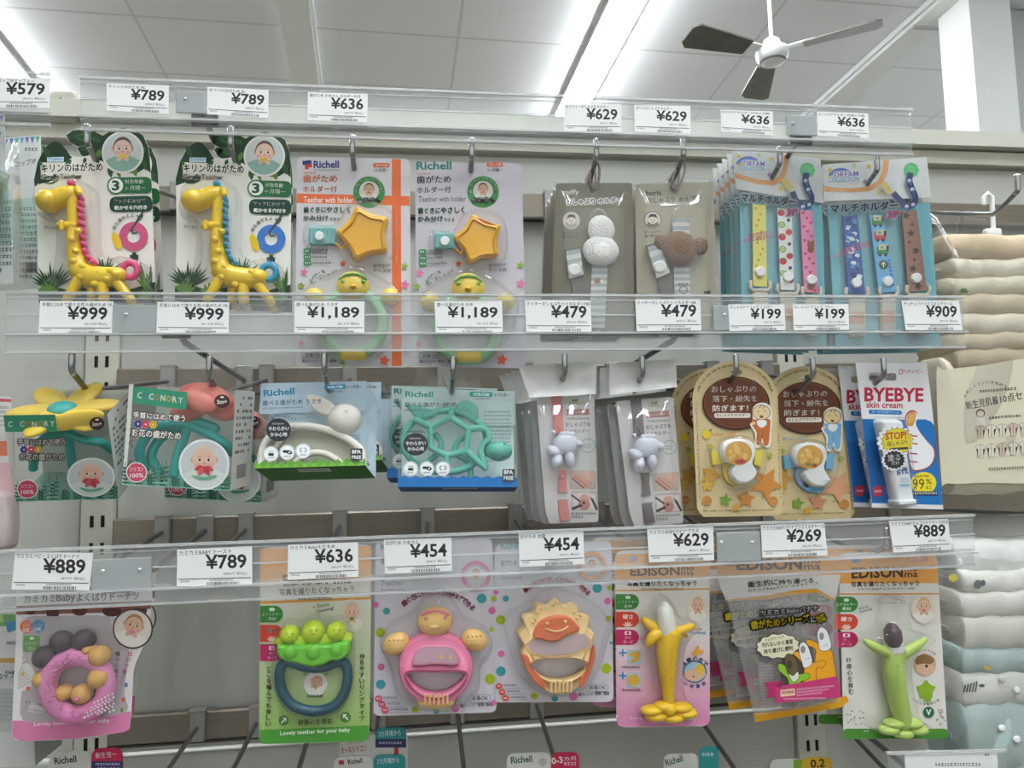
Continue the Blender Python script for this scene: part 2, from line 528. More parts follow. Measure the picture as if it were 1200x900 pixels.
    def box(s, lo, hi, mat, bev=0.0):
        x0, y0, z0 = lo; x1, y1, z1 = hi
        if bev <= 0:
            v = [(x, y, z) for x in (x0, x1) for y in (y0, y1) for z in (z0, z1)]
            return s.add(v, [(0, 1, 3, 2), (4, 6, 7, 5), (0, 4, 5, 1), (2, 3, 7, 6), (0, 2, 6, 4), (1, 5, 7, 3)], mat)
        b = bev; pts = rnd([(x0, z0), (x1, z0), (x1, z1), (x0, z1)], b, 3); n = len(pts)
        inn = rnd([(x0+b*.6, z0+b*.6), (x1-b*.6, z0+b*.6), (x1-b*.6, z1-b*.6), (x0+b*.6, z1-b*.6)], b*.6, 3)
        rows = [(inn, y0), (pts, y0+b*.6), (pts, y1-b*.6), (inn, y1)]
        vs = [(p[0], y, p[1]) for row, y in rows for p in row]
        fs = [(r*n+i, r*n+(i+1) % n, (r+1)*n+(i+1) % n, (r+1)*n+i) for r in range(3) for i in range(n)]
        fs += [tuple(range(n))[::-1], tuple(range(3*n, 4*n))]
        return s.add(vs, fs, mat)
    def sheet(s, q, h, amp, mat, nx=16, ny=20, seed=1, bulge=0.0, edge=0.0):
        """a rumpled film over a quad of crop points, h metres off the plane"""
        rg = random.Random(seed); g = qd(q)
        wv = [(rg.uniform(2, 16), rg.uniform(2, 16), rg.uniform(0, 6.3), rg.uniform(.3, 1)) for _ in range(9)]
        vs = []
        for j in range(ny+1):
            for i in range(nx+1):
                a, b = i/nx, j/ny
                w = sum(c*math.sin(fx*a+fy*b+ph) for fx, fy, ph, c in wv)/4
                w = abs(w)*1.4-0.4
                e = min(1, 6*min(a, 1-a), 6*min(b, 1-b))
                x, y = g(a, b)
                vs.append(s.fr.L(x, y, h+(amp*w+bulge)*e+edge*(1-e)))
        fs = [(j*(nx+1)+i, (j+1)*(nx+1)+i, (j+1)*(nx+1)+i+1, j*(nx+1)+i+1) for j in range(ny) for i in range(nx)]
        s.add(vs, fs, mat, True); return s
    def build(s, name, parent=None, label=None):
        me = bpy.data.meshes.new(name)
        me.from_pydata(s.v, [], s.f)
        for m_ in s.ms: me.materials.append(m_)
        me.polygons.foreach_set('material_index', s.mi)
        me.polygons.foreach_set('use_smooth', s.sm)
        me.update()
        o = bpy.data.objects.new(name, me); COL.objects.link(o)
        if parent: o.parent = parent
        if label: o['label'] = label
        return o
def thing(name, fr, label, cat, group=None):
    o = empty(name, fr.M); tag(o, label, cat, group); return o
def copy_tree(o, delta, label, parent=None):
    c = o.copy(); COL.objects.link(c)
    if parent: c.parent = parent
    else:
        c.matrix_world = Matrix.Translation(delta) @ o.matrix_world
        c['label'] = label
    for ch in [x for x in COL.objects if x.parent == o]: copy_tree(ch, None, None, c)
    return c
# ================================================================== the setting
def struct(o): o['kind'] = 'structure'; return o
m = MB(); m.box((-9, -7, -0.1), (11, 9.5, 0), noisy('vinyl_floor', '#5f5b52', '#57534a', 3, 0.35))
struct(m.build('floor'))
DL = Vector((-0.0647, 0.9957, -0.0668)).normalized()
def ceil(x, s, dn=0.0):
    return CAM+Vector((0, 0, 2.9-dn))+Vector((x, 0, 0))+DL*s
cm = bpy.data.materials.new('ceiling_board'); cm.use_nodes = True
nt = cm.node_tree; N_ = nt.nodes.new
bs = nt.nodes['Principled BSDF']; bs.inputs['Roughness'].default_value = 0.9; bs.inputs['Specular IOR Level'].default_value = 0.1
tc = N_('ShaderNodeTexCoord'); br = N_('ShaderNodeTexBrick')
br.offset = 0.0; br.inputs['Color1'].default_value = lin('#eff0f1'); br.inputs['Color2'].default_value = lin('#e9eaeb'); br.inputs['Mortar'].default_value = lin('#d6d7d8')
br.inputs['Scale'].default_value = 1.0; br.inputs['Mortar Size'].default_value = 0.012; br.inputs['Mortar Smooth'].default_value = 0.6
br.inputs['Brick Width'].default_value = 0.96; br.inputs['Row Height'].default_value = 0.60
nt.links.new(tc.outputs['Object'], br.inputs['Vector']); nt.links.new(br.outputs['Color'], bs.inputs['Base Color'])
m = MB(); m.box((-9, -7, 0), (11, 10, 0.1), cm)
co = struct(m.build('ceiling'))
ex = Vector((1, 0, 0)); nz = ex.cross(DL).normalized(); ey = DL
o_ = ceil(-0.40, 4.42)
co.matrix_world = Matrix(((ex.x, ey.x, nz.x, o_.x), (ex.y, ey.y, nz.y, o_.y), (ex.z, ey.z, nz.z, o_.z), (0, 0, 0, 1)))
for nm, lo, hi in (('wall_back', (-9, 9.5, 0), (11, 9.6, 4.3)), ('wall_front_fill', (-9, -3.4, 0), (11, -3.3, 4.05))):  # the front one is unseen, added behind the camera to bounce soft fill
    m = MB(); m.box(lo, hi, M('#dcdcd8', 0.8)); struct(m.build(nm))
a = P(1135, 0, 3.0); b = P(1183, 0, 3.0)
m = MB(); m.box((a.x, 3.0, 0), (b.x, 3.25, 3.96), M('#fbfcfb', 0.6)); struct(m.build('trim_1'))
m = MB(); m.box((b.x, 3.2, 0), (11, 3.3, 3.95), M('#b9bdb9', 0.8)); struct(m.build('wall_right'))

# fluorescent strips on the sloping ceiling
def strip(x, s0, s1, lit, label):
    o = empty('ceiling_light', Matrix.Translation(ceil(x, (s0+s1)/2)))
    tag(o, label, 'ceiling light', 'fluorescent strips on the ceiling')
    c = o.matrix_world.translation
    def bar(x0, x1, d0, d1, mat, nm):
        mb = MB()
        vs = [ceil(xx, s, dd)-c for xx in (x0, x1) for s in (s0, s1) for dd in (d0, d1)]
        mb.add(vs, [(0, 1, 3, 2), (4, 6, 7, 5), (0, 4, 5, 1), (2, 3, 7, 6), (0, 2, 6, 4), (1, 5, 7, 3)], mat)
        return mb.build(nm, o)
    bar(x-0.11, x+0.11, 0.0, 0.035, M('#e6e8e8', 0.5), 'housing')
    if lit:
        bar(x-0.09, x+0.09, 0.036, 0.06, emit('lit_tube', '#f4faff', STRIP) if s0 > 0 else emit('aisle_tube', '#f4faff', AISLE), 'diffuser')
    else:
        bar(x-0.09, x+0.09, 0.036, 0.06, M('#f0f1ee', 0.35), 'diffuser')
        for k in range(int(s0)+1, int(s1), 1):
            mb = MB(); q = ceil(x, k+.02, 0.07)-c
            mb.box((q.x-0.09, q.y-0.012, q.z-0.004), (q.x+0.09, q.y+0.012, q.z+0.012), M('#b5b6b4', 0.4)); mb.build('clamp', o)
strip(1.50, 2.6, 9.0, True, 'lit white fluorescent strip on the ceiling, near the fan')
strip(-2.32, 2.6, 9.0, True, 'lit fluorescent strip glowing at the upper left corner of the ceiling')
strip(-0.42, 2.2, 9.0, False, 'unlit pale strip on the ceiling above the yellow giraffe cards')
strip(5.36, 2.6, 9.0, True, 'lit fluorescent strip on the ceiling beyond the white column')
strip(-4.2, 2.6, 9.0, True, 'lit fluorescent strip on the ceiling out past the upper left corner')
strip(3.43, 2.6, 9.0, False, 'unlit pale strip on the ceiling beyond the fan blades')
for x in (-0.42, 0.54, 1.50):
    strip(x, -2.2, 1.1, True, 'lit fluorescent strip on the ceiling over the aisle')

# ceiling fan
hub = P(905, 62, 2.7)
fan = empty('ceiling_fan', Matrix.Translation(hub)); tag(fan, 'white ceiling fan with three grey-brown blades hanging from a rod', 'ceiling fan')
kf = (hub-CAM).dot(FW)/FPX
white = M('#eceeed', 0.35)
def lathe(mb, prof, mat, n=28):
    vs = [(r*math.cos(2*math.pi*i/n), r*math.sin(2*math.pi*i/n), z) for r, z in prof for i in range(n)]
    fs = [(j*n+i, j*n+(i+1) % n, (j+1)*n+(i+1) % n, (j+1)*n+i) for j in range(len(prof)-1) for i in range(n)]
    return mb.add(vs, fs, mat, True)
mb = MB(); lathe(mb, [(0.0, -14*kf), (8*kf, -14*kf), (13*kf, -12*kf), (18*kf, -6*kf), (19*kf, 0), (18*kf, 3*kf), (11*kf, 7*kf), (9*kf, 15*kf), (5*kf, 18*kf), (0, 18*kf)], white); mb.build('motor_housing', fan)
mb = MB(); lathe(mb, [(13.2*kf, -12.3*kf), (15.2*kf, -10.6*kf)], M('#8f9290', 0.4)); mb.build('trim_ring', fan)
mb = MB(); mb.tube3([(0, 0, 17*kf), (0, 0, 0.62)], 2.2*kf, white, 12); mb.build('rod', fan)
mb = MB(); lathe(mb, [(0.0, 78*kf), (7*kf, 77*kf), (9*kf, 72*kf), (6*kf, 69*kf), (3*kf, 66*kf)], M('#cfc9ae', 0.5)); mb.build('coupling', fan)
zc = ceil(0, 0).z-0.067*4.2-hub.z
mb = MB(); mb.tube3([(0, 0, 0.5), (0, 0, zc)], 2.2*kf, white, 12); lathe(mb, [(0.02, zc-.09), (.07, zc-.05), (.08, zc+.03)], white); mb.build('canopy', fan)
def blade(tip_px, root_px):
    t = P(*tip_px, hub.y) ; r0 = P(*root_px, hub.y)
    # the blades turn in a level plane: read the pixels onto that plane
    def lev(px, z):
        d = ray(*px); s = (z-CAM.z)/d.z; return CAM+d*s
    z = hub.z+1*kf
    T = lev(tip_px, z)-hub
    T.z = 0; ang = math.atan2(T.y, T.x); R = 0.505
    mb = MB(); c, s = math.cos(ang), math.sin(ang)
    pts = [(0.15, -.045), (0.30, -.06), (R-.03, -.075), (R, -.05), (R, .05), (R-.03, .075), (0.30, .06), (0.15, .045)]
    pit = 0.22
    vs = []
    for dz in (-.004, .004):
        for x, y in pts: vs.append((x*c-y*s, x*s+y*c, z-hub.z+y*pit+dz))
    n = len(pts)
    mb.add(vs, [tuple(range(n))[::-1], tuple(range(n, 2*n))]+[(i, (i+1) % n, n+(i+1) % n, n+i) for i in range(n)], noisy('fan_blade', '#4d4a44', '#77736a', 9, 0.5))
    ob = mb.build('blade', fan)
    ib = MB(); vs = []
    for dz in (.005, .012):
        for x, y in [(0.04, -.02), (0.2, -.03), (0.2, .03), (0.04, .02)]: vs.append((x*c-y*s, x*s+y*c, z-hub.z+y*pit+dz))
    ib.add(vs, [(3, 2, 1, 0), (4, 5, 6, 7)]+[(i, (i+1) % 4, 4+(i+1) % 4, 4+i) for i in range(4)], white); ib.build('blade_iron', fan)
blade((1022, 30), (930, 55)); blade((812, 42), (880, 58)); blade((888, 104), (900, 75))

# ================================================================== the gondola
gon = empty('display_gondola', Matrix.Translation((0, 0.3, 0))); tag(gon, 'white store shelving bay with metal hook bars and slotted uprights', 'store shelving')
PANEL = M('#babab2', 0.6); CREAM = M('#cbc9ba', 0.5)
def gpart(nm, fn, lab=None):
    mb = MB(); fn(mb)
    mb.v = [(x, y-0.3, z) for x, y, z in mb.v]
    return mb.build(nm, gon, lab)
YB = 0.283
xs = [-0.388-0.902, -0.388, 0.514, 0.514+0.902]
for x0, x1 in zip(xs, xs[1:]):
    for z0, z1 in ((0.12, 0.965), (0.97, 1.718)):
        gpart('back_panel', lambda mb: mb.box((x0+.02, YB, z0), (x1-.02, YB+.012, z1), PANEL, 0.002))
for x in xs:
    def up_(mb):
        h = []
        mb.box((x-.0195, YB-.006, 0.0), (x+.0195, YB+.03, 1.735), CREAM, 0.002)
        mb.box((x-.0225, YB-.002, 0.0), (x-.0197, YB+.03, 1.735), M('#8b8a84', 0.6))
        z = 0.10
        while z < 1.70:
            for dx in (-.0062, .0062):
                mb.box((x+dx-.0021, YB-.0064, z), (x+dx+.0021, YB-.0059, z+.014), M('#161616', 0.9))
            z += 0.0325
    gpart('upright', up_)
gpart('cap_rail', lambda mb: (mb.box((xs[0], YB-.012, 1.722), (xs[3], YB+.03, 1.741), CREAM), mb.box((xs[0], YB-.026, 1.744), (xs[3], YB+.04, 1.766), M('#c9c8bc', 0.5)), mb.box((xs[0], YB-.006, 1.739), (xs[3], YB+.03, 1.746), M('#77756c', 0.6))))
barm = noisy('brushed_bar', '#93897c', '#7b7266', 6, 0.38, 0, 100, 0.55, (1, 20, 60))
for z in (1.645, 1.413, 1.230, 1.000):
    gpart('hook_bar', lambda mb: (mb.box((xs[1]+.021, YB-.016, z-.017), (xs[2]-.021, YB-.004, z+.017), barm, 0.003), mb.box((xs[1]+.021, YB-.018, z-.0185), (xs[2]-.021, YB-.004, z-.0165), M('#4c4a48', 0.5, 0.6))))
    gpart('hook_bar', lambda mb: mb.box((xs[2]+.021, YB-.016, z-.017), (xs[3]-.021, YB-.004, z+.017), barm, 0.003))
gpart('base', lambda mb: mb.box((xs[0], -.05, 0.0), (xs[3], YB+.02, 0.12), M('#c9c9c4', 0.5), 0.004))
for x, w in ((-.388, .05),):
    gpart('upright_cap', lambda mb: (mb.slab(rnd([(x-.05, 1.80), (x+.012, 1.80), (x+.03, 1.775), (x+.03, 1.722), (x-.05, 1.722)], .002), 0, 0.001, CREAM)) if False else mb.box((x-.065, YB-.020, 1.74), (x-.032, YB+.01, 1.781), M('#bfbdae', 0.5), 0.006))
    gpart('screw', lambda mb: mb.ell((x-.049, YB-.021, 1.767), Vector((.0035, 0, 0)), Vector((0, .0015, 0)), Vector((0, 0, .0035)), STEEL()))

# ------------------------------------------------------------------ hooks
HZ = {1: 1.645, 2: 1.413, 3: 1.230, 4: 1.000}
def hook(tip, row, label, yt=0.012, top=0.017, yb=0.262, group=None, base=None, bent=True):
    """tip: the foot of the upturned end, in photo pixels"""
    B = P(tip[0], tip[1], yt)
    zb = HZ[row]
    o = empty('peg_hook', Matrix.Translation((B.x, yb, zb))); tag(o, label, 'hook', group)
    off = Vector((B.x, yb, zb))
    rise = 0.10
    p0 = B+Vector((0, 0, top)); p1 = B+Vector((0, 0, .002)); p2 = B+Vector((0, .003, -.001))
    p3 = B+Vector((0, .028, -.012)); p4 = Vector((B.x, yb, zb))
    p35 = B+Vector((0, .036, -.0135))
    mb = MB(); mb.tube3([p-off for p in (p0, p1, p2)], .0030, CHROME(), 12)
    mb.build('tip', o)
    mb = MB(); mb.tube3([p-off for p in (p2, p3, p35, p4)], .0026, STEEL(), 10); mb.build('rod', o)
    mb = MB(); mb.box((-.009, -.001, -.016), (.009, .004, .0195), M('#a19e99', .4, .4), .002); mb.box((-.009, -.001, .0178), (.009, .014, .0200), M('#a19e99', .4, .4)); mb.build('clip', o)
    return o, B
# ------------------------------------------------------------------ clear price rails
def rail(x0, x1, ztop, H, plates, arms, label, hp=0.0385):
    o = empty('price_rail', Matrix.Translation((x0, 0, ztop))); tag(o, label, 'price rail', 'clear price rails')
    L = x1-x0
    mb = MB()
    mb.box((0, 0.0, -hp), (L, .0014, 0), ACRYL())
    mb.box((0, -.0042, -.0022), (L, 0.0, 0), ACEDGE())
    mb.box((0, -.0012, -.0062), (L, 0.0, -.0050), ACEDGE())
    mb.box((0, -.0014, -.0205), (L, 0.0, -.0190), ACEDGE())
    mb.box((0, -.0052, -hp), (L, 0.0, -hp+.0018), ACEDGE())
    mb.build('channel', o)
    mb = MB(); mb.box((0, .0016, -H), (L, .0030, -hp+.004), ACRYL()); mb.box((0, .0002, -H), (L, .0032, -H+.0022), ACEDGE()); mb.build('lower_lip', o)
    for pa, pb, holes in plates:
        a = P(pa[0], pa[1], -.001); b = P(pb[0], pb[1], -.001)
        mb = MB(); plm = clear('grey_plate', '#cfd3d3', 0.2, .05, .5, .55, '#ccd1d1', 3)
        mb.box((a.x-x0, -.0036, b.z-ztop), (b.x-x0, -.0016, a.z-ztop), plm, .0012)
        for hx in holes:
            q = P(hx[0], hx[1], -.004)
            ell = [(q.x-x0+.0022*math.cos(t*math.pi/8), -.0038, q.z-ztop+.0036*math.sin(t*math.pi/8)) for t in range(16)]
            mb.add(ell, [tuple(range(16))], M('#9a9d9d', .3))
            mb.ell((q.x-x0, -.0038, q.z-ztop-.002), Vector((.0018, 0, 0)), Vector((0, .0014, 0)), Vector((0, 0, .0012)), M('#eef0f0', .2), 10, 6)
        mb.build('clip_plate', o)
    for ax, row in arms:
        zb = HZ[row]-ztop
        mb = MB(); mb.tube3([(ax-x0, .0035, -hp+.008), (ax-x0, .012, -hp+.004), (ax-x0, .03, -hp-.002), (ax-x0, .262, zb)], .0030, M('#77797b', .35, .9), 10)
        mb.box((ax-x0-.012, .0016, -hp-.002), (ax-x0+.012, .0062, -hp+.012), M('#85888a', .4, .8), .001)
        mb.box((ax-x0-.010, .261, zb-.016), (ax-x0+.010, .266, zb+.019), M('#a19e99', .4, .4), .002)
        mb.build('support_arm', o)
    return o
rail(-.300, .5135, 1.664, .0487, [((207, 107.5), (242, 134.5), [(217, 113)]), ((920, 136), (956.5, 160.5), [(929, 142)])], [(P(239, 140, 0).x, 1), (P(940, 160, 0).x, 1)], 'clear acrylic price rail along the top hooks')
rail(-.355, .5565, 1.4665, .0537, [((133, 357.5), (184, 390.5), [(148, 365.5)]), ((834, 358.5), (854, 387.5), [(849, 366)])], [(P(205, 395, 0).x, 2), (P(800, 395, 0).x, 2)], 'clear acrylic price rail along the middle hooks')
rail(-.410, .5485, 1.2455, .0520, [((109, 655), (178, 690.5), [(120.5, 666), (164, 664.5)]), ((838, 624), (891, 656.5), [(845, 632.5), (881.5, 632.5)])], [(P(137, 662, 0).x, 3), (P(866, 640, 0).x, 3)], 'clear acrylic price rail along the bottom hooks')
rail(-.85, P(59.5, 100, 0).x, 1.6665, .0487, [], [(-.6, 1)], 'short clear price rail end at the upper left corner')

# ------------------------------------------------------------------ price tags
def ptag(q, name, price, tax, label, cut=None):
    fr = Frame((0, 0, 1), ((q[0][0]+q[2][0])/2, (q[0][1]+q[2][1])/2), -.0030)
    g = qd(q)
    o = None
    mb = MB(fr)
    mb.slab([g(0, 0), g(1, 0), g(1, 1), g(0, 1)], -.0003, 0.0, M('#f1f1ef', .45))
    hgt = q[3][1]-q[0][1]
    wn = min(.96, .052*len(name)+.02)
    mb.text(name, g(.03, .165), g(.03+wn, .165), hgt*.125, '#3a393b', .012, 1)
    wp = .137*len(price)+(-.07 if ',' in price else 0)
    mb.text(price, g(.93-wp, .565), g(.93, .565), hgt*.405, '#2a292b', .024, 2)
    mb.text('('+tax+' 税込)', g(.62, .745), g(.93, .745), hgt*.10, '#4a494b', 0, 1)
    mb.flat([g(.02, .80), g(.98, .80), g(.98, .822), g(.02, .822)], '#38373a')
    a = g(.05, .85); b = g(.17, .85)
    mb.greek(a[0], a[1], b[0], hgt*.05, '#6a696b', (b[1]-a[1])/(b[0]-a[0]))
    a = g(.44, .835); b = g(.76, .835); mb.greek(a[0], a[1], b[0], hgt*.045, '#5a595b', (b[1]-a[1])/(b[0]-a[0]))
    a = g(.40, .905); b = g(.83, .905); mb.bars(a[0], a[1], b[0], a[1]+hgt*.085, '#2e2d2f', (b[1]-a[1])/(b[0]-a[0]))
    ob = mb.build('price_tag'); ob.matrix_world = fr.M
    return tag(ob, label, 'price tag', 'white price tags in the clear rails')
T = [
 ([(-25, 90), (59, 92), (58, 126.5), (-26, 125.5)], '抗菌ミニコップ3Pミッフィー', '¥579', '¥636', 'white price tag reading ¥579 in the short rail end'),
 ([(125, 97.3), (197.7, 100.3), (197.5, 133.3), (125, 129.3)], 'キリンのはがため PK', '¥789', '¥867', 'white ¥789 price tag ending in PK above the pink-maned giraffe'),
 ([(243, 101.6), (314.7, 105.3), (314.3, 138.2), (242.5, 133.7)], 'キリンのはがため BL', '¥789', '¥867', 'white ¥789 price tag ending in BL above the blue-maned giraffe'),
 ([(360.8, 108), (430.8, 110), (430.4, 143.2), (360.4, 140.8)], '歯がため かめさん ホルダー付き', '¥636', '¥699', 'white ¥636 price tag above the orange-striped star teether card'),
 ([(660.8, 121.3), (728.3, 122), (728.3, 154.7), (661.3, 153.7)], 'ミッフィーおしゃぶりホルダー', '¥629', '¥691', 'white ¥629 price tag above the card with the white plush'),
 ([(743.3, 123.3), (809, 124.3), (809.3, 156.7), (744, 154)], 'ボリスおしゃぶりホルダー', '¥629', '¥691', 'white ¥629 price tag above the card with the brown plush'),
 ([(844.6, 128.4), (905.7, 130.6), (906, 158.6), (845, 154)], 'DCマルチホルダー3P(女の子柄)', '¥636', '¥699', 'white ¥636 price tag above the yellow, fruit and pink straps'),
 ([(957.6, 131), (1017.3, 133), (1018, 162.2), (958.3, 158.6)], 'DCマルチホルダー3P(男の子柄)', '¥636', '¥699', 'white ¥636 price tag above the blue, train and brown straps'),
 ([(47, 352.7), (132.9, 353.2), (131.4, 391.7), (45, 391.4)], '手首にはめて使うお花の歯がため YE', '¥999', '¥1,098', 'white ¥999 price tag ending in YE below the pink-maned giraffe'),
 ([(184.4, 353.9), (268.6, 354.3), (267.8, 391.3), (183.2, 390.5)], '手首にはめて使うお花の歯がため PK', '¥999', '¥1,098', 'white ¥999 price tag ending in PK below the blue-maned giraffe'),
 ([(344.8, 352.8), (427.2, 353.2), (426.8, 391.2), (344.8, 390.8)], '遊べる歯がため うさぎ', '¥1,189', '¥1,307', 'white ¥1,189 price tag over the orange-striped star teether card'),
 ([(509.2, 353.2), (588.4, 352.4), (589.2, 391.2), (510.8, 390.4)], '遊べる歯がため かめ', '¥1,189', '¥1,307', 'white ¥1,189 price tag over the plain grey star teether card'),
 ([(615, 351.7), (692.3, 352.3), (693.3, 388.7), (616.7, 388.7)], 'ミッキーおしゃぶりトイホルダーPBE', '¥479', '¥526', 'white ¥479 price tag ending in PBE below the white plush'),
 ([(744.3, 350.7), (820.7, 350.7), (822, 387.3), (746, 388)], 'ミッキーおしゃぶりトイホルダーBR', '¥479', '¥526', 'white ¥479 price tag ending in BR below the brown plush'),
 ([(853.5, 356.6), (919.2, 356.6), (920.6, 386.8), (854.9, 387.9)], 'おしゃぶりクリップ イエロー', '¥199', '¥218', 'white ¥199 price tag below the yellow, fruit and pink straps'),
 ([(928.8, 356.6), (994.2, 356.3), (995.3, 386.5), (930.2, 387.2)], 'おしゃぶりクリップ ブルー', '¥199', '¥218', 'white ¥199 price tag below the blue camouflage strap'),
 ([(1056.5, 352.2), (1123.5, 352.2), (1128, 387), (1061.4, 386.7)], 'チュチュ バイバイスキンクリーム', '¥909', '¥999', 'white ¥909 price tag at the end of the middle rail'),
 ([(17.5, 646.7), (109.2, 648), (104.7, 691.7), (13.3, 690.8)], 'カミカミベビーよくばりドーナツ', '¥889', '¥977', 'white ¥889 price tag above the donut teether pouch'),
 ([(207.6, 644.1), (295.5, 639.9), (295.5, 685.5), (207, 687)], 'カミカミBABY トースト', '¥789', '¥867', 'white ¥789 price tag on the bottom rail above empty hooks'),
 ([(337.6, 638.4), (419.6, 635.4), (419.9, 675.9), (337, 679.5)], 'カミカミBabyえだまめ', '¥636', '¥699', 'white ¥636 price tag above the green pea pod teether'),
 ([(449.6, 632.4), (529, 630), (529.7, 669), (451, 672.6)], 'はがため かめさん', '¥454', '¥499', 'white ¥454 price tag above the pink turtle teether'),
 ([(607.6, 625.3), (683.5, 622.5), (685, 661), (608.8, 664.5)], 'はがため 太陽', '¥454', '¥499', 'white ¥454 price tag above the sun teether'),
 ([(758.2, 620), (835.7, 617), (836.9, 656.4), (760.7, 659)], 'カミカミBABYバナナプラス', '¥629', '¥691', 'white ¥629 price tag above the yellow banana teether'),
 ([(891.5, 615.2), (965.9, 612.5), (970, 651.1), (893.5, 653.5)], 'カミカミBABYバナナプラスマルチケース', '¥269', '¥295', 'white ¥269 price tag above the clear pouch of cartoon bananas'),
 ([(1041.7, 610.3), (1110.8, 608), (1115, 644.2), (1047, 647.5)], 'カミカミBABYチョコバナナケース付き', '¥889', '¥977', 'white ¥889 price tag above the green banana teether'),
]
for t in T: ptag(*t)
# ================================================================== top row of hooks
G1 = 'giraffe teether cards'
def cordloop(mb, pts, r, mat): mb.tube3(pts, r, mat, 8)
def rope_loop(fr, a, top, r, mat, name, parent, lab=None):
    """a cord from crop point a (on the card) up round the hook point top"""
    A = fr.L(a[0], a[1], .002); B = Vector(top)
    w = fr.ex and Vector((1, 0, 0))
    pts = []
    for t in range(13):
        u = t/12*2*math.pi
        c = (A+B)/2; hl = (B-A)/2
        pts.append(c-hl*math.cos(u)*1.0+w*math.sin(u)*hl.length*0.34)
    mb = MB(); mb.tube3(pts, r, mat, 8, True); return mb.build(name, parent, lab)

def giraffe(crop, tf, dx, mane, ring, label, Y):
    fr = Frame(crop, (340, 480), Y, 0, 0, tf)
    o = thing('giraffe_teether_card', fr, label, 'teether', G1)
    out = [(66, 925), (60, 600), (45, 335)]+sp([(42, 305), (60, 215), (100, 140), (152, 110), (195, 140), (222, 178), (270, 188), (322, 178), (345, 150), (322, 128), (262, 136), (225, 116), (203, 80), (235, 56), (300, 47), (350, 62), (388, 82), (430, 55), (485, 42), (540, 50), (590, 80), (616, 140), (624, 200)], 3, False)+[(630, 290), (640, 500), (655, 925)]
    m = MB(fr); m.slab(out, -.0005, 0.0, '#e9e6dc')
    dk, mid, lt = '#1d3a22', '#2f5a2c', '#5f8a35'
    m.flat([(45, 338), (42, 305)]+sp([(60, 215), (100, 140), (152, 110), (195, 140), (222, 178), (235, 190)], 3, False)+[(200, 215), (78, 216), (76, 300), (120, 305)], dk)
    m.flat([(335, 168), (345, 150), (322, 128), (262, 136), (225, 116), (203, 80), (235, 56), (300, 47), (350, 62), (388, 82), (430, 55), (485, 42), (540, 50), (590, 80), (616, 140), (624, 200), (628, 270), (600, 245), (560, 270), (430, 265), (400, 215), (370, 205), (345, 190)], dk)
    for x, y, a, L, w, c in ((230, 200, 130, 60, 12, mid), (300, 190, 100, 40, 10, mid), (120, 190, 240, 70, 14, mid), (90, 260, 250, 60, 10, '#3c6b31'), (170, 300, 170, 60, 14, mid), (150, 318, 185, 75, 12, dk), (350, 190, 60, 50, 10, mid), (420, 235, 80, 60, 14, mid), (460, 262, 60, 38, 9, lt), (540, 240, 70, 50, 14, lt), (590, 200, 75, 60, 13, mid), (330, 70, 170, 90, 9, '#35602f'), (380, 110, 200, 70, 12, mid), (250, 90, 20, 70, 9, '#35602f'), (600, 170, 250, 60, 9, '#35602f'), (275, 150, 0, 60, 8, mid), (375, 150, 110, 55, 13, lt)):
        m.flat(leaf(x, y, a, L, w), c)
    m.flat([(108, 190), (192, 188), (192, 212), (108, 213)], '#d8e6ee'); m.text('TOHO', (112, 209), (188, 207), 17, '#5b93c6', .03)
    m.text('キリンのはがため', (78, 266), (388, 258), 44, '#3a3634', .03, 2, out='#f4f2ea', ow=4)
    m.text('GiraffeTeether', (80, 301), (283, 297), 26, '#4a4642', 0, 2, out='#f4f2ea', ow=3)
    m.photo(488, 166, 97, '#cfd4cf', '#8fb3a4', '#6b5347', '#e8c8b4', '#e8c21c', rim='#eceae4')
    m.flat(rnd([(420, 292), (631, 288), (636, 370), (420, 372)], 30), '#1f6b3a'); m.dot(453, 332, 44, '#1f6b3a'); m.dot(453, 332, 37, '#f2f2ec')
    m.text('3', (433, 358), (472, 358), 52, '#1f4f2f', .04, 2)
    m.text('対象年齢', (498, 323), (592, 323), 22, '#eef2ea', .02); m.text('ヶ月頃〜', (498, 358), (603, 356), 25, '#eef2ea', .02)
    m.flat(rnd([(422, 388), (634, 382), (640, 462), (422, 464)], 34), '#16402f')
    m.text('フックにかけて', (442, 422), (605, 418), 21, '#eef2ea', .03); m.text('乾かせる穴付き', (446, 455), (610, 452), 22, '#eef2ea', .03)
    m.ring(542, 587, 73, 32, ring, 36); m.ring(542, 587, 52, 49, '#ffffff22'[:7] if False else ring)
    m.dot(458, 610, 20, '#e4bf22', 46, rot=-22)
    m.line([(590, 463), (572, 490), (548, 530), (530, 552), (540, 572), (560, 568)], 10, '#3b4a44'); m.line([(560, 480), (575, 505), (588, 480)], 8, '#3b4a44')
    m.arc('紐も通せるよ', 542, 590, 108, 200, 272, 19, '#39443d', .02)
    m.rect(524, 680, 566, 704, '#24382f'); m.rect(536, 668, 556, 706, '#24382f')
    m.text('かじかじ', (95, 550), (168, 556), 17, '#4b4744', .01)
    m.flat([(63, 850), (120, 835), (230, 860), (380, 835), (520, 855), (650, 815), (655, 924), (66, 924)], '#20351f')
    rg = random.Random(3)
    for k in range(15):
        a = -160+k*9.5; m.flat(leaf(130, 850, a, rg.uniform(90, 150), 7), dk if k % 3 else mid)
    for k in range(13):
        a = -150+k*10; m.flat(leaf(400, 790, a, rg.uniform(70, 125), 6), mid if k % 2 else '#3d6233')
    for k in range(10):
        a = -140+k*13; m.flat(leaf(625, 860, a, rg.uniform(100, 150) if a > -95 and a < -60 else 95, 9) if a < -75 else leaf(600, 860, -100, 150, 13), lt if k % 3 == 0 else mid)
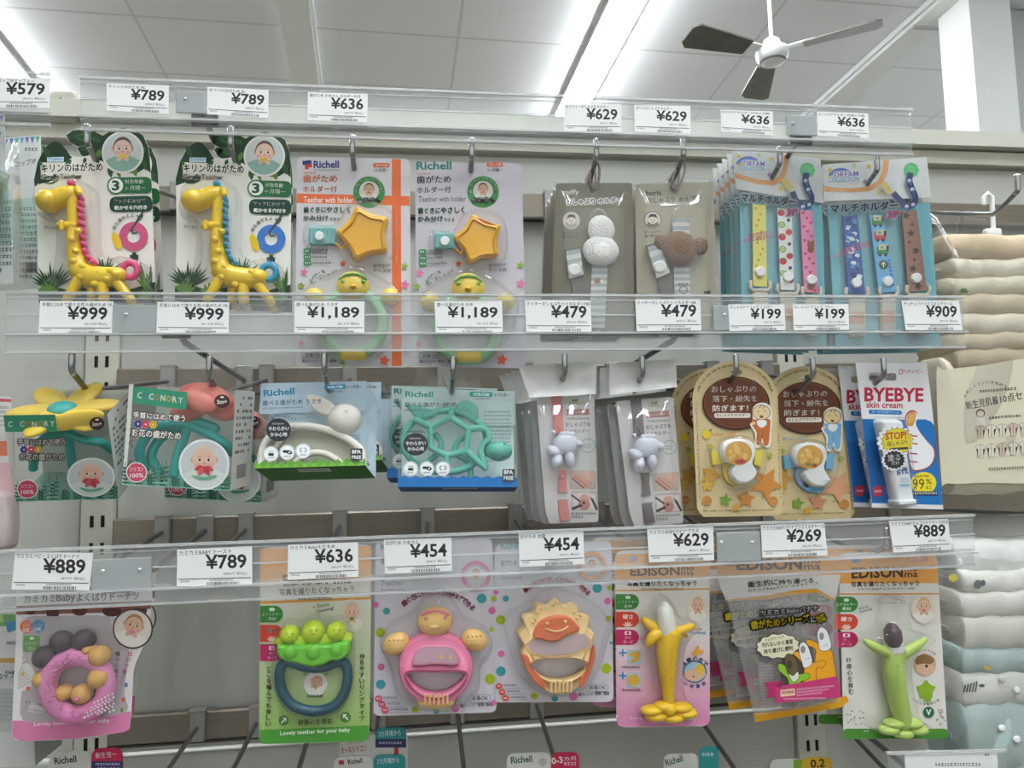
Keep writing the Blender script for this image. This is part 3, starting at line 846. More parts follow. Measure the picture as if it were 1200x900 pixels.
    for x, y, r in ((115, 850, 38), (250, 860, 42), (600, 870, 30)):
        for k in range(6): m.flat(leaf(x, y+30, -150+k*24, r*1.7, 11), lt)
    m.build('card', o)
    # the moulded giraffe
    yel = M('#f0c613', .35, 0, .3, .5, .1)
    g = lambda x, y, h=.011: (x+dx, y, h)
    b = MB(fr)
    b.tube([g(118, 410), g(165, 400), g(215, 378), g(240, 372)], [58, 52, 50, 44], yel, 16)
    b.ball(118+dx, 412, 62, 60, .011, .013, yel)
    b.tube([g(240, 380), g(240, 450), g(238, 540), g(246, 640), g(262, 730), g(290, 775)], [38, 30, 31, 36, 46, 52], yel, 16)
    b.tube([g(262, 755), g(330, 790), g(410, 795), g(478, 782)], [50, 58, 56, 42], yel, 16)
    b.tube([g(200, 375, .016), g(178, 352, .018)], [17, 10], yel); b.tube([g(262, 350, .015), g(270, 372, .017)], [20, 14], yel)
    for p in ([g(270, 800, .013), g(235, 860, .014), g(205, 912, .014)], [g(335, 830, .006), g(337, 912, .006)], [g(385, 830, .014), g(395, 915, .015)], [g(455, 812, .011), g(500, 870, .011), g(535, 915, .011)]):
        b.tube(p, [30, 26, 24][:len(p)], yel, 12)
    b.tube([g(172, 535, .014), g(245, 530, .013)], [22, 24], yel, 12); b.tube([g(180, 513, .018), g(180, 552, .018)], 12, yel)
    for k, (x, y) in enumerate(((268, 560), (235, 600), (255, 660), (240, 710), (290, 740), (320, 790), (370, 770), (410, 800), (450, 775), (350, 825), (280, 790), (430, 760))):
        b.ball(x+dx-4, y, 20, 16, .0185, .0022, yel, 20, 12, 8)
    go = b.build('giraffe', o)
    b = MB(fr); mm = M(mane, .35, 0, .2)
    for x, y in ((277, 395), (280, 425), (278, 455), (282, 490), (284, 525), (287, 560), (290, 595), (294, 630), (302, 665), (318, 695), (345, 720)):
        b.ball(x+dx, y, 13, 19, .010, .007, mm, -10)
    b.build('mane', go)
    b = MB(fr); b.ball(230+dx, 322, 19, 20, .012, .005, mm); b.build('horn', go)
    b = MB(fr); b.tube([(525+dx*.55+37*math.cos(t*.3142), 758+37*math.sin(t*.3142), .010) for t in range(20)], 17, M(ring if ring == mane else mane, .4), 10, True); b.build('ring', go)
    b = MB(fr)
    out = sp([g(55, 420), g(72, 345), g(150, 325), g(215, 285), g(280, 315), g(335, 350), g(345, 500), g(352, 640), g(420, 705), g(500, 695), (602, 730), (605, 800), (590, 915), (100, 920), (160, 760), (172, 600), (150, 500), (80, 490)], 4)
    b.puff(out, .0004, .0255, 12, BLIST(), .008, 4, False); b.build('blister', o)
    return o
ga = giraffe((30, 140, 4.288), None, 0, '#e0457f', '#c9577f', 'card with yellow giraffe teether that has a pink mane and ring', .030)
gb = giraffe((195, 140, 4.2857), (340, 480, 2.6, .985, -8, 6), 24, '#2b93bd', '#3f78c4', 'card with yellow giraffe teether that has a blue mane and ring', .030)
copy_tree(ga, Vector((-.002, .0275, -.001)), 'giraffe teether card hanging behind the pink-maned giraffe card')
copy_tree(gb, Vector((-.003, .0275, -.001)), 'giraffe teether card hanging behind the blue-maned giraffe card')

def starcard(crop, grey, label, Y, tf, corners):
    fr = Frame(crop, (250, 400), Y)
    ft = Frame(crop, (250, 400), Y, 0, 0, tf) if tf else fr
    o = thing('star_teether_card', fr, label, 'teether', 'star teether cards')
    m = MB(fr); base = '#c6c1c8' if grey else '#d3cfd2'
    m.slab(rnd(corners, 30), -.0005, 0, base)
    m2 = m; m.fr = ft
    org = '#e8703a'
    if not grey:
        m.flat([(411, 22), (449, 24), (452, 896), (412, 896)], org); m.flat([(11, 168), (487, 180), (488, 220), (9, 208)], org)
        m.rect(34, 30, 54, 48, '#2f3a7a'); m.rect(54, 40, 74, 58, '#c8402f'); m.rect(44, 48, 60, 66, '#c8402f'); m.rect(50, 28, 72, 42, '#2f3a7a')
        m.text('Richell', (81, 62), (188, 61), 32, '#303a78', .03, 2); m.greek(83, 67, 188, 5, '#6a6f96')
        m.text('Teether with holder', (39, 207), (249, 209), 26, '#f3efe8', .008, 2)
        c1 = org
    else:
        m.text('Richell', (36, 64), (184, 66), 35, '#2b7d6d', .03, 2); c1 = '#3d3a40'
        m.text('Teether with holder', (42, 200), (242, 202), 24, '#4b484d', .005, 2)
    m.text('歯がため', (36, 122), (181, 122), 33, c1, .025, 2); m.text('ホルダー付', (36, 164), (180, 163), 28, c1, .02, 2); m.greek(38, 78, 92, 6, '#d8683a')
    m.rect(332, 39, 402, 58, '#df6a3c', 9); m.text('対象月齢', (342, 55), (394, 55), 12, '#f5ece6', .02); m.text('3ヶ月頃〜', (335, 79), (398, 79), 16, '#55525a', .015)
    m.dot(315, 163, 67, '#3f8a4b', n=36); m.photo(315, 158, 42, '#cfcabf', '#dcd6d0', '#5b4a3e', '#c79d84', None)
    m.arc('歯ぐきにやさしいよ・かみさん', 315, 160, 54, 172, 368, 13, '#cfe3c4', .01); m.text('かめさん', (268, 209), (362, 207), 23, '#f2f4ee', .03, 1, out='#3f8a4b', ow=3)
    gr = '#3f7f63'
    m.text('歯ぐきに', (38, 250), (133, 250), 27, gr, .03, 2); m.text('やさしく', (134, 250), (236, 250), 27, gr, .03, 2); m.text('かみ分け', (37, 285), (143, 285), 26, gr, .03, 2); m.text('できる', (146, 285), (192, 285), 16, gr, .02)
    for i, y in enumerate((411, 437, 461)):
        m.rect(38, y-11, 71, y+11, '#3f8a5b', 8); m.greek(44, y-5, 66, 9, '#dfeee0'); m.greek(76, y-8+3*(i > 0), 140+20*(i == 2), 9, '#66636a'); m.line([(72, y+13), (150, y+13)], 1, '#77767a')
        if i == 0: m.greek(76, y+2, 136, 9, '#66636a')
    for x, y, r, c in ((41, 500, 19, '#e27aa8'), (28, 557, 18, '#8aa83a'), (205, 463, 15, '#df5a40'), (465, 475, 17, '#88b03c'), (466, 553, 22, '#e27aa8'), (380, 873, 26, '#e8653a'), (205, 880, 16, '#8aa83a'), (30, 800, 14, '#e27aa8'), (466, 830, 12, '#e27aa8')):
        m.flat(rnd(star(x, y, r, r*.5, -80), 2, 2), c)
    m.text('ここを', (90, 530), (134, 500), 17, '#4c7a5b', .015); m.text('おしゃぶり', (108, 535), (186, 498), 15, '#4c7a5b', .012)
    m.line([(96, 505), (76, 522), (74, 545)], 4, '#3f7f5b'); m.line([(64, 530), (74, 552), (90, 540)], 4, '#3f7f5b')
    m.text('おでかけ', (332, 482), (404, 481), 17, '#4b484d', .02); m.text('ケース付', (332, 502), (407, 502), 17, '#4b484d', .02)
    m.flat(rr(33, 834, 118, 862, 9), '#77767a'); m.flat(rr(35, 836, 116, 860, 8), base); m.text('消毒OK', (42, 858), (110, 858), 18, '#4b484d', .012); m.text('電子レンジ・煮沸・薬液', (32, 880), (176, 881), 13, '#4b484d', .012)
    if not grey: m.vtext('Teether to everywhere my baby'.replace(' ', ''), (432, 240), (432, 460), 6, '#f0b79a', 0)
    m.build('card', o)
    yel = M('#f2b313', .32, 0, .4, .5, .08)
    sx, sy, R = (296, 338, 122) if not grey else (292, 361, 110)
    def st(R, r):
        pts = []
        for i in range(10):
            a = math.radians(180+36*i+(4 if grey else 2)); q = R if i % 2 == 0 else r
            pts.append((sx+q*math.cos(a), sy+q*math.sin(a)))
        return sp(rnd(pts, R*.17, 4), 2)
    b = MB(fr); b.puff(st(R*1.03, R*.70), .0008, .0125, 13, yel, .006, 4)
    b.puffband(st(R*.93, R*.625), st(R*.79, R*.53), .012, .0145, 5, yel); so = b.build('star_case', o)
    if grey: cx0, cx1, cy0, cy1 = 105, 192, 336, 402
    else: cx0, cx1, cy0, cy1 = 62, 176, 312, 384
    b = MB(fr); te = M('#7fb7b4', .55)
    b.puff(rr(cx0, cy0, cx1, cy1, 10), .0006, .006, 6, te)
    for k in range(11):
        x = cx0+8+(cx1-cx0-14)*k/10; b.tube([(x, cy0+5, .006), (x, cy1-5, .006)], 2.4, te, 6)
    b.tube([(cx1-2, (cy0+cy1)/2+30, .004), (cx1+22, (cy0+cy1)/2+52, .004), (cx1+40, (cy0+cy1)/2+30, .004)], 6, yel)
    cl = b.build('strap_clip', o)
    b = MB(fr); b.puff(circ((cx0+cx1)/2-14 if not grey else (cx0+cx1)/2, (cy0+cy1)/2, 20), .006, .009, 5, M('#eef0ee', .4)); b.build('snap', cl)
    dy = 22 if grey else 0
    tc_ = M('#f0cf52', .35, 0, .3)
    b = MB(fr); b.tube([(245+128*math.cos(a*.2618), 716+dy+132*math.sin(a*.2618), .009) for a in range(24)], 24, M('#9fd2a0', .4), 12, True)
    b.ball(247, 560+dy*.4, 69, 64, .011, .011, tc_); hd = b
    hd.ball(85, 604+dy, 40, 38, .009, .009, tc_); hd.ball(403, 604+dy, 40, 38, .009, .009, tc_)
    hd.tube([(205, 845+dy*.6, .010), (245, 850+dy*.6, .010), (290, 845+dy*.6, .010)], 26, tc_)
    to = hd.build('turtle_teether', o)
    b = MB(fr)
    b.tube([(190, 530+dy*.4, .017), (215, 512+dy*.4, .020), (247, 506+dy*.4, .021), (280, 512+dy*.4, .020), (304, 530+dy*.4, .017)], 6, M('#7fb45a', .4))
    b.ball(206, 540+dy*.4, 9, 9, .019, .003, M('#7fb45a', .4)); b.ball(290, 540+dy*.4, 9, 9, .019, .003, M('#7fb45a', .4)); b.ball(247, 562+dy*.4, 14, 10, .022, .004, M('#e2a830', .4)); b.build('face', to)
    b = MB(fr)
    b.puff(sp([(30, 610+dy), (66, 556+dy), (150, 512+dy*.5), (247, 476+dy*.5), (340, 510+dy*.5), (430, 566+dy), (462, 615+dy), (430, 760), (345, 858), (247, 882), (150, 858), (58, 760)], 4), .0004, .024, 14, BLIST(), .010, 4, False)
    b.build('blister', o)
    b = MB(fr)
    b.puff(sp([(cx0-12, cy0-8), (cx1-10, cy0-8), (sx-R*.55, sy-R*1.0), (sx+20, sy-R*1.08), (sx+R*.98, sy-R*.7), (sx+R*1.0, sy+R*.75), (sx-R*.1, sy+R*1.12), (sx-R*.75, sy+R*.85), (cx1-10, cy1+10), (cx0-12, cy1+8)], 3), .0003, .0165, 8, BLIST(), .006, 3, False)
    b.build('blister', o)
    return o
starcard((345, 180, 3.6), False, 'star teether card with orange cross stripes and a yellow star case', .030, None, [(11, 14), (488, 22), (491, 902), (3, 896)])
starcard((480, 180, 3.6), True, 'plain grey star teether card with green lettering and yellow star case', .030, (250, 460, -1.2, 1.0, 4, 14), [(22, 36), (474, 40), (492, 906), (32, 898)])

# --- plush dummy holders on cords
ROPE = lambda: noisy('grey_cord', '#8b8078', '#a1968d', 300, .8)
def plush(crop, brown, label, Y, hooktop, corners, n, back):
    fr = Frame(crop, (400, 500), Y)
    o = thing('dummy_holder_card', fr, label, 'dummy holder', 'plush dummy holder cards')
    base = '#b5ae98' if brown else '#86806d'
    m = MB(fr); m.slab(rnd(corners, 20), -.0006, 0, base)
    T = lambda x, y: (x, y)
    if not brown:
        m.text('miffy', (212, 262), (312, 260), 38, '#eceae2', .015, 2)
        m.text('おしゃぶり', (232, 320), (410, 314), 38, '#3b3834', .03, 2, out='#f0eee6', ow=6); m.text('ホルダー', (428, 312), (578, 302), 34, '#3b3834', .03, 2, out='#f0eee6', ow=6)
        cc, sx, sy = (262, 415), 0, 0; m.dot(397, 222, 34, '#8d867a'); m.ring(397, 222, 33, 27, '#a7a094'); m.dot(397, 222, 8, '#2b2825')
        m.text('おしゃぶりの', (208, 502), (315, 500), 17, '#3b3834', .02); m.text('落下防止に!', (208, 526), (313, 524), 18, '#3b3834', .02)
    else:
        m.text('boris', (90, 262), (185, 258), 34, '#3b3834', .02, 2)
        m.text('おしゃぶり', (97, 312), (270, 303), 38, '#3b3834', .02, 2); m.text('ホルダー', (292, 305), (438, 290), 36, '#3b3834', .02, 2)
        cc = (132, 412); m.dot(266, 220, 31, '#8d867a'); m.ring(266, 220, 30, 25, '#a7a094'); m.dot(266, 220, 8, '#2b2825')
        m.text('おしゃぶりの', (80, 497), (188, 492), 17, '#3b3834', .02); m.text('落下防止に!', (82, 521), (188, 517), 18, '#3b3834', .02)
        m.flat(sp([(448, 868), (455, 850), (470, 855), (480, 845), (492, 862), (485, 872)], 3), '#55514a')
    x, y = cc; m.dot(x, y, 54, '#4a463f' if brown else '#d9d5cc'); m.dot(x, y, 50, '#dcd8cf'); m.flat([(x-38, y+32), (x-30, y+12), (x+30, y+12), (x+38, y+32), (x+15, y+46), (x-15, y+46)], '#8b7055' if brown else '#b6b0a6')
    m.dot(x, y-3, 29, '#efe6d8', 27); m.flat([(x-28, y-8), (x-20, y-34), (x, y-38), (x+22, y-34), (x+28, y-8), (x+12, y-20), (x-12, y-20)], '#2d2a27'); m.dot(x-10, y, 3, '#2d2a27'); m.dot(x+10, y, 3, '#2d2a27'); m.dot(x, y+12, 6, '#c9a08a')
    m.build('card', o)
    # clear D ring and strap
    b = MB(fr); dd = clear('clear_plastic', '#f6f6f4', .08, .1, .9, .12, '#ffffff', 2.5)
    X0 = 305 if brown else 430
    y0 = 330 if brown else 342
    b.tube([(X0-48, y0+95, .008), (X0-48, y0+50, .008), (X0-36, y0+18, .008), (X0, y0, .008), (X0+36, y0+18, .008), (X0+48, y0+50, .008), (X0+48, y0+95, .008)], 6, dd); b.build('ring', o)
    stripe = [M('#aeb6b8', .7), M('#d9d9d2', .7)]
    def strapm(mb, q, n, h0, h1):
        g = qd(q)
        for i in range(n): mb.slab([g(0, i/n), g(1, i/n), g(1, (i+1)/n), g(0, (i+1)/n)], h0, h1, stripe[i % 2])
    sa = MB(fr)
    if brown:
        strapm(sa, [(262, 690), (360, 690), (372, 1080), (275, 1080)], 20, .003, .005); strapm(sa, [(255, 400), (358, 400), (360, 500), (258, 500)], 4, .003, .006)
        sa.slab([(160, 775), (240, 735), (330, 1080), (225, 1080)], .0025, .0045, M('#77706f', .7)); q = [(98, 580), (175, 560), (240, 738), (158, 772)]
        sn = (178, 702)
        for k in range(3): sa.flat(circ(300+22*k, 812, 10), '#8c8a84', .0053)
        sa.band(circ(322, 846, 26), circ(322, 846, 20), M('#77736c'), .0053)
    else:
        strapm(sa, [(392, 690), (488, 690), (470, 1080), (370, 1080)], 20, .003, .005); sa.slab([(258, 775), (335, 750), (412, 1080), (300, 1080)], .0025, .0045, M('#77706f', .7))
        q = [(228, 605), (316, 590), (338, 748), (252, 776)]; sn = (284, 720)
        sa.flat(circ(425, 790, 22, 18), '#b08a62', .0053); sa.flat(circ(452, 792, 11), '#f0efe8', .0055)
    strapm(sa, q, 6, .005, .008)
    sa.slab([(q[0][0]-6, q[0][1]-12), (q[1][0]+6, q[1][1]-16), q[1], q[0]], .003, .006, M('#777168', .7))
    so = sa.build('strap', o)
    b = MB(fr); b.puff(circ(sn[0], sn[1], 40, 37), .008, .0105, 10, M('#efeeea', .35)); b.build('snap', so)
    # the plush pad
    b = MB(fr)
    if brown:
        pm = noisy('brown_plush', '#7d6350', '#93775f', 260, .95, .9, 500)
        b.ball(300, 590, 106, 104, .0085, .0078, pm, 0, 34, 22, .025, 2); b.ball(190, 550, 46, 48, .0075, .0055, pm, 0, 24, 16, .03, 3); b.ball(425, 575, 48, 52, .0075, .0055, pm, 10, 24, 16, .03, 4)
    else:
        pm = noisy('white_plush', '#eceae2', '#f8f7f2', 260, .95, .9, 500)
        b.ball(445, 604, 110, 92, .0085, .0078, pm, 0, 34, 22, .022, 2); b.ball(447, 478, 82, 94, .0078, .006, pm, 0, 28, 18, .025, 5)
    b.build('plush', o)
    b = MB(fr)
    c = corners
    b.sheet([(c[0][0]-12, c[0][1]-14), (c[1][0]+16, c[1][1]-10), (c[2][0]+14, c[2][1]+14), (c[3][0]-12, c[3][1]+12)], .003, .0010, FILM(), 18, 24, 5+brown, .0125, .0004)
    b.build('bag', o)
    dot_ = (266, 220) if brown else (397, 222)
    top = fr.M.inverted() @ hooktop
    rope_loop(fr, dot_, top, .0014, ROPE(), 'cord', o, 'twisted grey cord')
    HN = hooktop
    for i in range(n):
        d = Vector((0, .0172*(i+1), -.0004*(i+1)))
        c = copy_tree(o, d+Vector((.0006*(i % 2), 0, 0)), back)
    return o
h5 = P(699, 190, .03); h6 = P(800.5, 190, .03)
plush((620, 180, 5.294), False, 'dark grey dummy holder card with a white plush puff, front of its stack', .033, h5, [(166, 184), (640, 180), (655, 1095), (135, 1095)], 4, 'grey dummy holder card in the stack behind the white plush one')
plush((740, 180, 5.294), True, 'beige dummy holder card with a brown plush puff, front of its stack', .033, h6, [(22, 188), (508, 172), (530, 1085), (36, 1090)], 3, 'beige dummy holder card in the stack behind the brown plush one')

# --- three-strap packs
def straps(crop, kind, label, Y, head, body, txt, bands, snaps, n, back):
    fr = Frame(crop, (260, 450), Y)
    o = thing('strap_pack', fr, label, 'strap pack', 'three-strap packs')
    m = MB(fr); m.slab(body, -.0006, 0, '#79bfca'); m.build('card', o)
    m = MB(fr); m.slab(head, .0022, .0028, '#e3e5e3'); g = qd(head)
    G = lambda a, b: g(a, b)
    m.flat([g(0, .60), g(.25, .68), g(.42, .66), g(.52, .52), g(.57, .25), g(.585, 0), g(.64, 0), g(.62, .3), g(.56, .60), g(.44, .78), g(.25, .80), g(0, .73)], '#eeae72')
    for a, b, c in ((.44, .14, '#e9c93c'), (.40, .52, '#b08fd0'), (.26, .44, '#e9c93c'), (.52, .82, '#e9c93c'), (.3, .08, '#b7d7a0')): m.flat(star(*g(a, b), 14, 7), c)
    m.dot(*g(.84, .30), 34, '#4fbf72', n=8); m.dot(*g(.84, .30), 22, '#63cc84', n=16)
    for k in range(4):
        a0 = 200+k*0; x, y = g(.17, .30); m.line([(x+(36+4*k)*math.cos(math.radians(a))*1.1, y+16+(30+4*k)*math.sin(math.radians(a))) for a in range(195, 335, 14)], 4, ('#7fb8e0', '#6aa0dc', '#5a7fd0', '#7d6fc8')[k])
    m.flat(star(*g(.07, .16), 13, 6), '#e8c93a'); m.flat(star(*g(.075, .38), 15, 7), '#e8c93a')
    a, b = txt[0]; m.text('DREAM', a, b, 25, '#7d6cc0', .02, 2, out='#f4f4f2', ow=3); a, b = txt[1]; m.text('COLLECTION', a, b, 20, '#4a9fd0', .02, 2, out='#f4f4f2', ow=3)
    hd = m.build('header', o)
    m = MB(fr, .0066); x, y = g(.84, .36); x2, y2 = g(.66, .86)
    nv = '#22366e'
    pl = [(x-3, y), (x-8, y+35), (x+4, y+72), (x+18, y+108), (x+8, y+138), (x-20, y+146), (x-48, y+120), (x2-4, y2-2)]
    m.line(sp(pl, 4, False), 26, nv)
    for q in (1, 2, 4, 5): m.dot(pl[q][0], pl[q][1], 8, '#dfe6ee'); m.line([pl[q], (pl[q][0]+9, pl[q][1]+22)], 5, '#4a78b8')
    q = g(.56, .66); m.flat([(q[0]-12, q[1]-8), (q[0]+14, q[1]-22), (q[0]+44, q[1]+26), (q[0]+20, q[1]+38)], '#e6cf7a')
    a, b = txt[2]; m.text('マルチホルダー', a, b, 40, '#24406f', .035, 2, out='#eef3f5', ow=7)
    a, b = txt[3]; m.text('3P', a, b, 32, '#a8326a', .03, 2, out='#f3e4ec', ow=5)
    a, b = txt[4]; m.greek(a[0], a[1], b[0], 14, '#c4607f', (b[1]-a[1])/(b[0]-a[0])); m.greek(a[0]-22, a[1]+20, b[0]+12, 17, '#c85a86', (b[1]-a[1])/(b[0]-a[0]))
    m.build('print', o)
    cream = M('#ded4bf', .45)
    for bi, (q, st) in enumerate(bands):
        g = qd(q); m = MB(fr)
        m.slab([g(0, 0), g(1, 0), g(1, .5), g(1, 1), g(0, 1), g(0, .5)], .0045, .0062, st)
        rg = random.Random(bi+len(st)*7+kind); W_ = abs(q[1][0]-q[0][0]); m.h = .0062
        if kind == 0 and bi == 0:
            for k in range(13): m.flat(star(*g(.22+.55*((k*37) % 10)/10, .05+.07*k), W_*.14, W_*.07, rg.uniform(0, 70)), '#c98a2c')
        elif kind == 0 and bi == 1:
            for k in range(12):
                x, y = g(.25+.5*(k % 2), .05+.075*k); c = ('#cc2f3a', '#2d3a66', '#67a83c', '#cc2f3a')[k % 4]; r = W_*(.26, .13, .25, .24)[k % 4]
                m.dot(x, y, r, c, r*.95); 
                if k % 4 == 2: m.dot(x, y, r*.6, '#cfe09a'); m.dot(x, y, r*.2, '#2f2a22')
                if k % 4 in (0, 3): m.flat(leaf(x-r*.6, y-r*.8, 10, r*1.3, r*.25), '#4a8a3a')
        elif kind == 0:
            for k in range(18):
                x, y = g(.22+.28*(k % 3), .04+.055*k); r = W_*.15
                m.flat([(x, y+r), (x-r, y-.2*r), (x-.5*r, y-.8*r), (x, y-.35*r), (x+.5*r, y-.8*r), (x+r, y-.2*r)], '#d0284a')
            x, y = g(.68, .42); m.dot(x, y, W_*.3, '#8a5a34'); m.dot(x-W_*.2, y-W_*.3, W_*.1, '#8a5a34'); m.dot(x+W_*.2, y-W_*.3, W_*.1, '#8a5a34'); m.dot(x, y+W_*.4, W_*.28, '#8a5a34'); m.dot(*g(.5, .93), W_*.3, '#8a5a34')
        elif bi == 0:
            for k in range(60):
                x, y = g(rg.uniform(.22, .78), rg.uniform(.03, .96)); r = W_*rg.uniform(.14, .24)
                m.flat(sp([(x-r, y), (x-.2*r, y-.7*r), (x+r*.9, y-.3*r), (x+.5*r, y+.6*r), (x-.4*r, y+.4*r)], 2), ('#5a93c8', '#e3ebf0', '#16336f', '#2f64ac')[k % 4])
        elif bi == 1:
            for k in range(4):
                x, y = g(.62, .08+.19*k)
                if k == 3: m.dot(x-10, y, 20, '#3d5a3a'); m.line([(x-10, y+11), (x-10, y-10)], 5, '#dfe6d0'); m.line([(x-19, y-2), (x-10, y-12), (x-1, y-2)], 5, '#dfe6d0'); continue
                m.rect(x-28, y-16, x+22, y+18, '#3f8a4a' if k % 2 == 0 else '#cc3a3a'); m.rect(x-20, y-24, x+16, y-2, '#e6d27a'); m.rect(x-12, y-18, x+2, y-6, '#5aa0d0'); m.dot(x-14, y+20, 7, '#2d2f33'); m.dot(x+10, y+20, 7, '#2d2f33'); m.rect(x+12, y-20, x+24, y+2, '#2f3a5a')
            for k in range(8): x, y = g(.86, .60+.045*k); m.rect(x-6, y-6, x+4, y+4, '#3d6fb8')
        else:
            for k in range(9): m.flat(star(*g(.25+.5*((k*7) % 10)/10, .06+.11*k), W_*(.15 if k % 2 else .3), None, rg.uniform(0, 70)), '#3a2f2c')
        so = m.build('strap', o, ('yellow strap with stars', 'white strap with fruit', 'pink strap with hearts', 'blue camouflage strap', 'light blue strap with trains', 'brown strap with dark stars')[kind*3+bi])
        m = MB(fr); m.puff(circ(snaps[bi][0], snaps[bi][1], 22), .0062, .0092, 6, M('#f2f2ee', .35)); m.build('snap', so)
        bx, by = g(.5, 1.0); w = W_*.72
        m = MB(fr)
        m.tube([(bx-w, by-20, .005), (bx-w-3, by, .005), (bx-w+6, by+18, .005), (bx+w-6, by+18, .005), (bx+w+3, by, .005), (bx+w, by-20, .005)], 7.5, cream)
        m.puff(rr(bx-w*.8, by+24, bx+w*.8, by+190, 14), .001, .006, 6, cream)
        m.h = .0061; m.rect(bx-w*.75, by+80, bx+w*.75, by+132, '#e2ab86')
        m.build('buckle', o)
    m = MB(fr); b0 = body
    m.sheet([head[0], head[1], (body[2][0]+6, body[2][1]), (body[3][0]-6, body[3][1])], .003, .0010, FILM(), 16, 24, 3+kind, .009, .0004); m.build('bag', o)
    for i in range(n):
        copy_tree(o, Vector((-.0008*(i+1), .011*(i+1), -.0008*(i+1))), back)
straps((840, 165, 3.673), 0, 'strap pack with yellow star, white fruit and pink heart straps, front of its stack', .033, [(65, 35), (447, 76), (458, 268), (84, 207)],
       [(97, 213), (452, 262), (474, 885), (110, 870)], [((115, 110), (206, 113)), ((95, 127), (207, 131)), ((103, 262), (340, 283)), ((300, 323), (347, 325)), ((135, 400), (240, 385))],
       [([(155, 272), (211, 276), (216, 628), (157, 625)], '#e6dc6c'), ([(262, 288), (322, 302), (334, 642), (276, 640)], '#e9e6e2'), ([(360, 296), (412, 300), (437, 654), (377, 650)], '#e88fb4')],
       [(188, 563), (308, 586), (410, 598)], 4, 'strap pack in the stack behind the yellow, fruit and pink straps')
straps((960, 165, 3.673), 1, 'strap pack with blue camouflage, train and brown star straps, front of its stack', .033, [(14, 102), (463, 70), (480, 244), (20, 260)],
       [(36, 275), (476, 268), (522, 885), (72, 892)], [((65, 160), (170, 153)), ((40, 180), (171, 172)), ((50, 313), (342, 296)), ((292, 334), (347, 332)), ((85, 470), (215, 425))],
       [([(103, 326), (165, 318), (198, 655), (125, 655)], '#2a5aa8'), ([(218, 320), (270, 318), (336, 647), (258, 655)], '#6fb4e0'), ([(355, 302), (420, 300), (463, 642), (386, 650)], '#9a6f5c')],
       [(163, 610), (297, 604), (420, 590)], 3, 'strap pack in the stack behind the blue, train and brown straps')
# hooks of the top row
for tip, lab in (((102, 168), 'chrome peg hook holding the pink-maned giraffe card'), ((270, 170), 'chrome peg hook holding the blue-maned giraffe card'), ((413, 180), 'chrome peg hook holding the orange-striped star card'), ((553, 183), 'chrome peg hook holding the plain grey star card'), ((699, 184), 'chrome peg hook with grey cords above the white plush'), ((801, 182), 'chrome peg hook with grey cords above the brown plush'), ((914, 192), 'chrome peg hook through the yellow strap pack header'), ((1028, 200), 'chrome peg hook through the blue strap pack header')):
    hook(tip, 1, lab, group='chrome peg hooks')
# ================================================================== middle row of hooks
def boxframe(mb, q, D, front, edge=None, back=None, top=None, right=None, left=None, bottom=None):
    """the walls of a carton over the quad q (TL TR BR BL) and D metres deep"""
    f = [mb.fr.L(x, y, 0) for x, y in q]; b = [Vector((p.x, p.y+D, p.z)) for p in f]
    if front: mb.add(f, [(3, 2, 1, 0)], front)
    if back: mb.add(b, [(0, 1, 2, 3)], back)
    if top: mb.add([f[0], f[1], b[1], b[0]], [(0, 1, 2, 3)], top)
    if bottom: mb.add([f[3], f[2], b[2], b[3]], [(3, 2, 1, 0)], bottom)
    if right: mb.add([f[1], f[2], b[2], b[1]], [(0, 1, 2, 3)], right)
    if left: mb.add([f[0], f[3], b[3], b[0]], [(3, 2, 1, 0)], left)
    return f, b
BOXC = lambda: clear('clear_box', '#ffffff', .06, .03, .4, .012, '#f4f6f6', 4)
def sideprint(mb, f, b, side, n=9):
    """rows of small print on a carton's right wall"""
    A, B, C = f[1], b[1], f[2]
    nrm = (B-A).cross(C-A).normalized()
    if nrm.dot(Vector((1, 0, 0))) < 0: nrm = -nrm
    rg = random.Random(4)
    for i in range(n):
        t0 = .06+.62*i/n
        for k in range(6):
            if rg.random() < .25: continue
            u0 = .12+.13*k; u1 = u0+rg.uniform(.05, .12)
            p = [A+(B-A)*u+(C-A)*t+nrm*EPS*4 for u, t in ((u0, t0), (u1, t0), (u1, t0+.03), (u0, t0+.03))]
            mb.add(p, [(0, 1, 2, 3)], '#6d6a6c')
    for k in range(12):
        u0 = .25+.04*k
        p = [A+(B-A)*u+(C-A)*t+nrm*EPS*4 for u, t in ((u0, .76), (u0+.02, .76), (u0+.02, .9), (u0, .9))]
        if side: mb.add(p, [(0, 1, 2, 3)], '#3a393b')
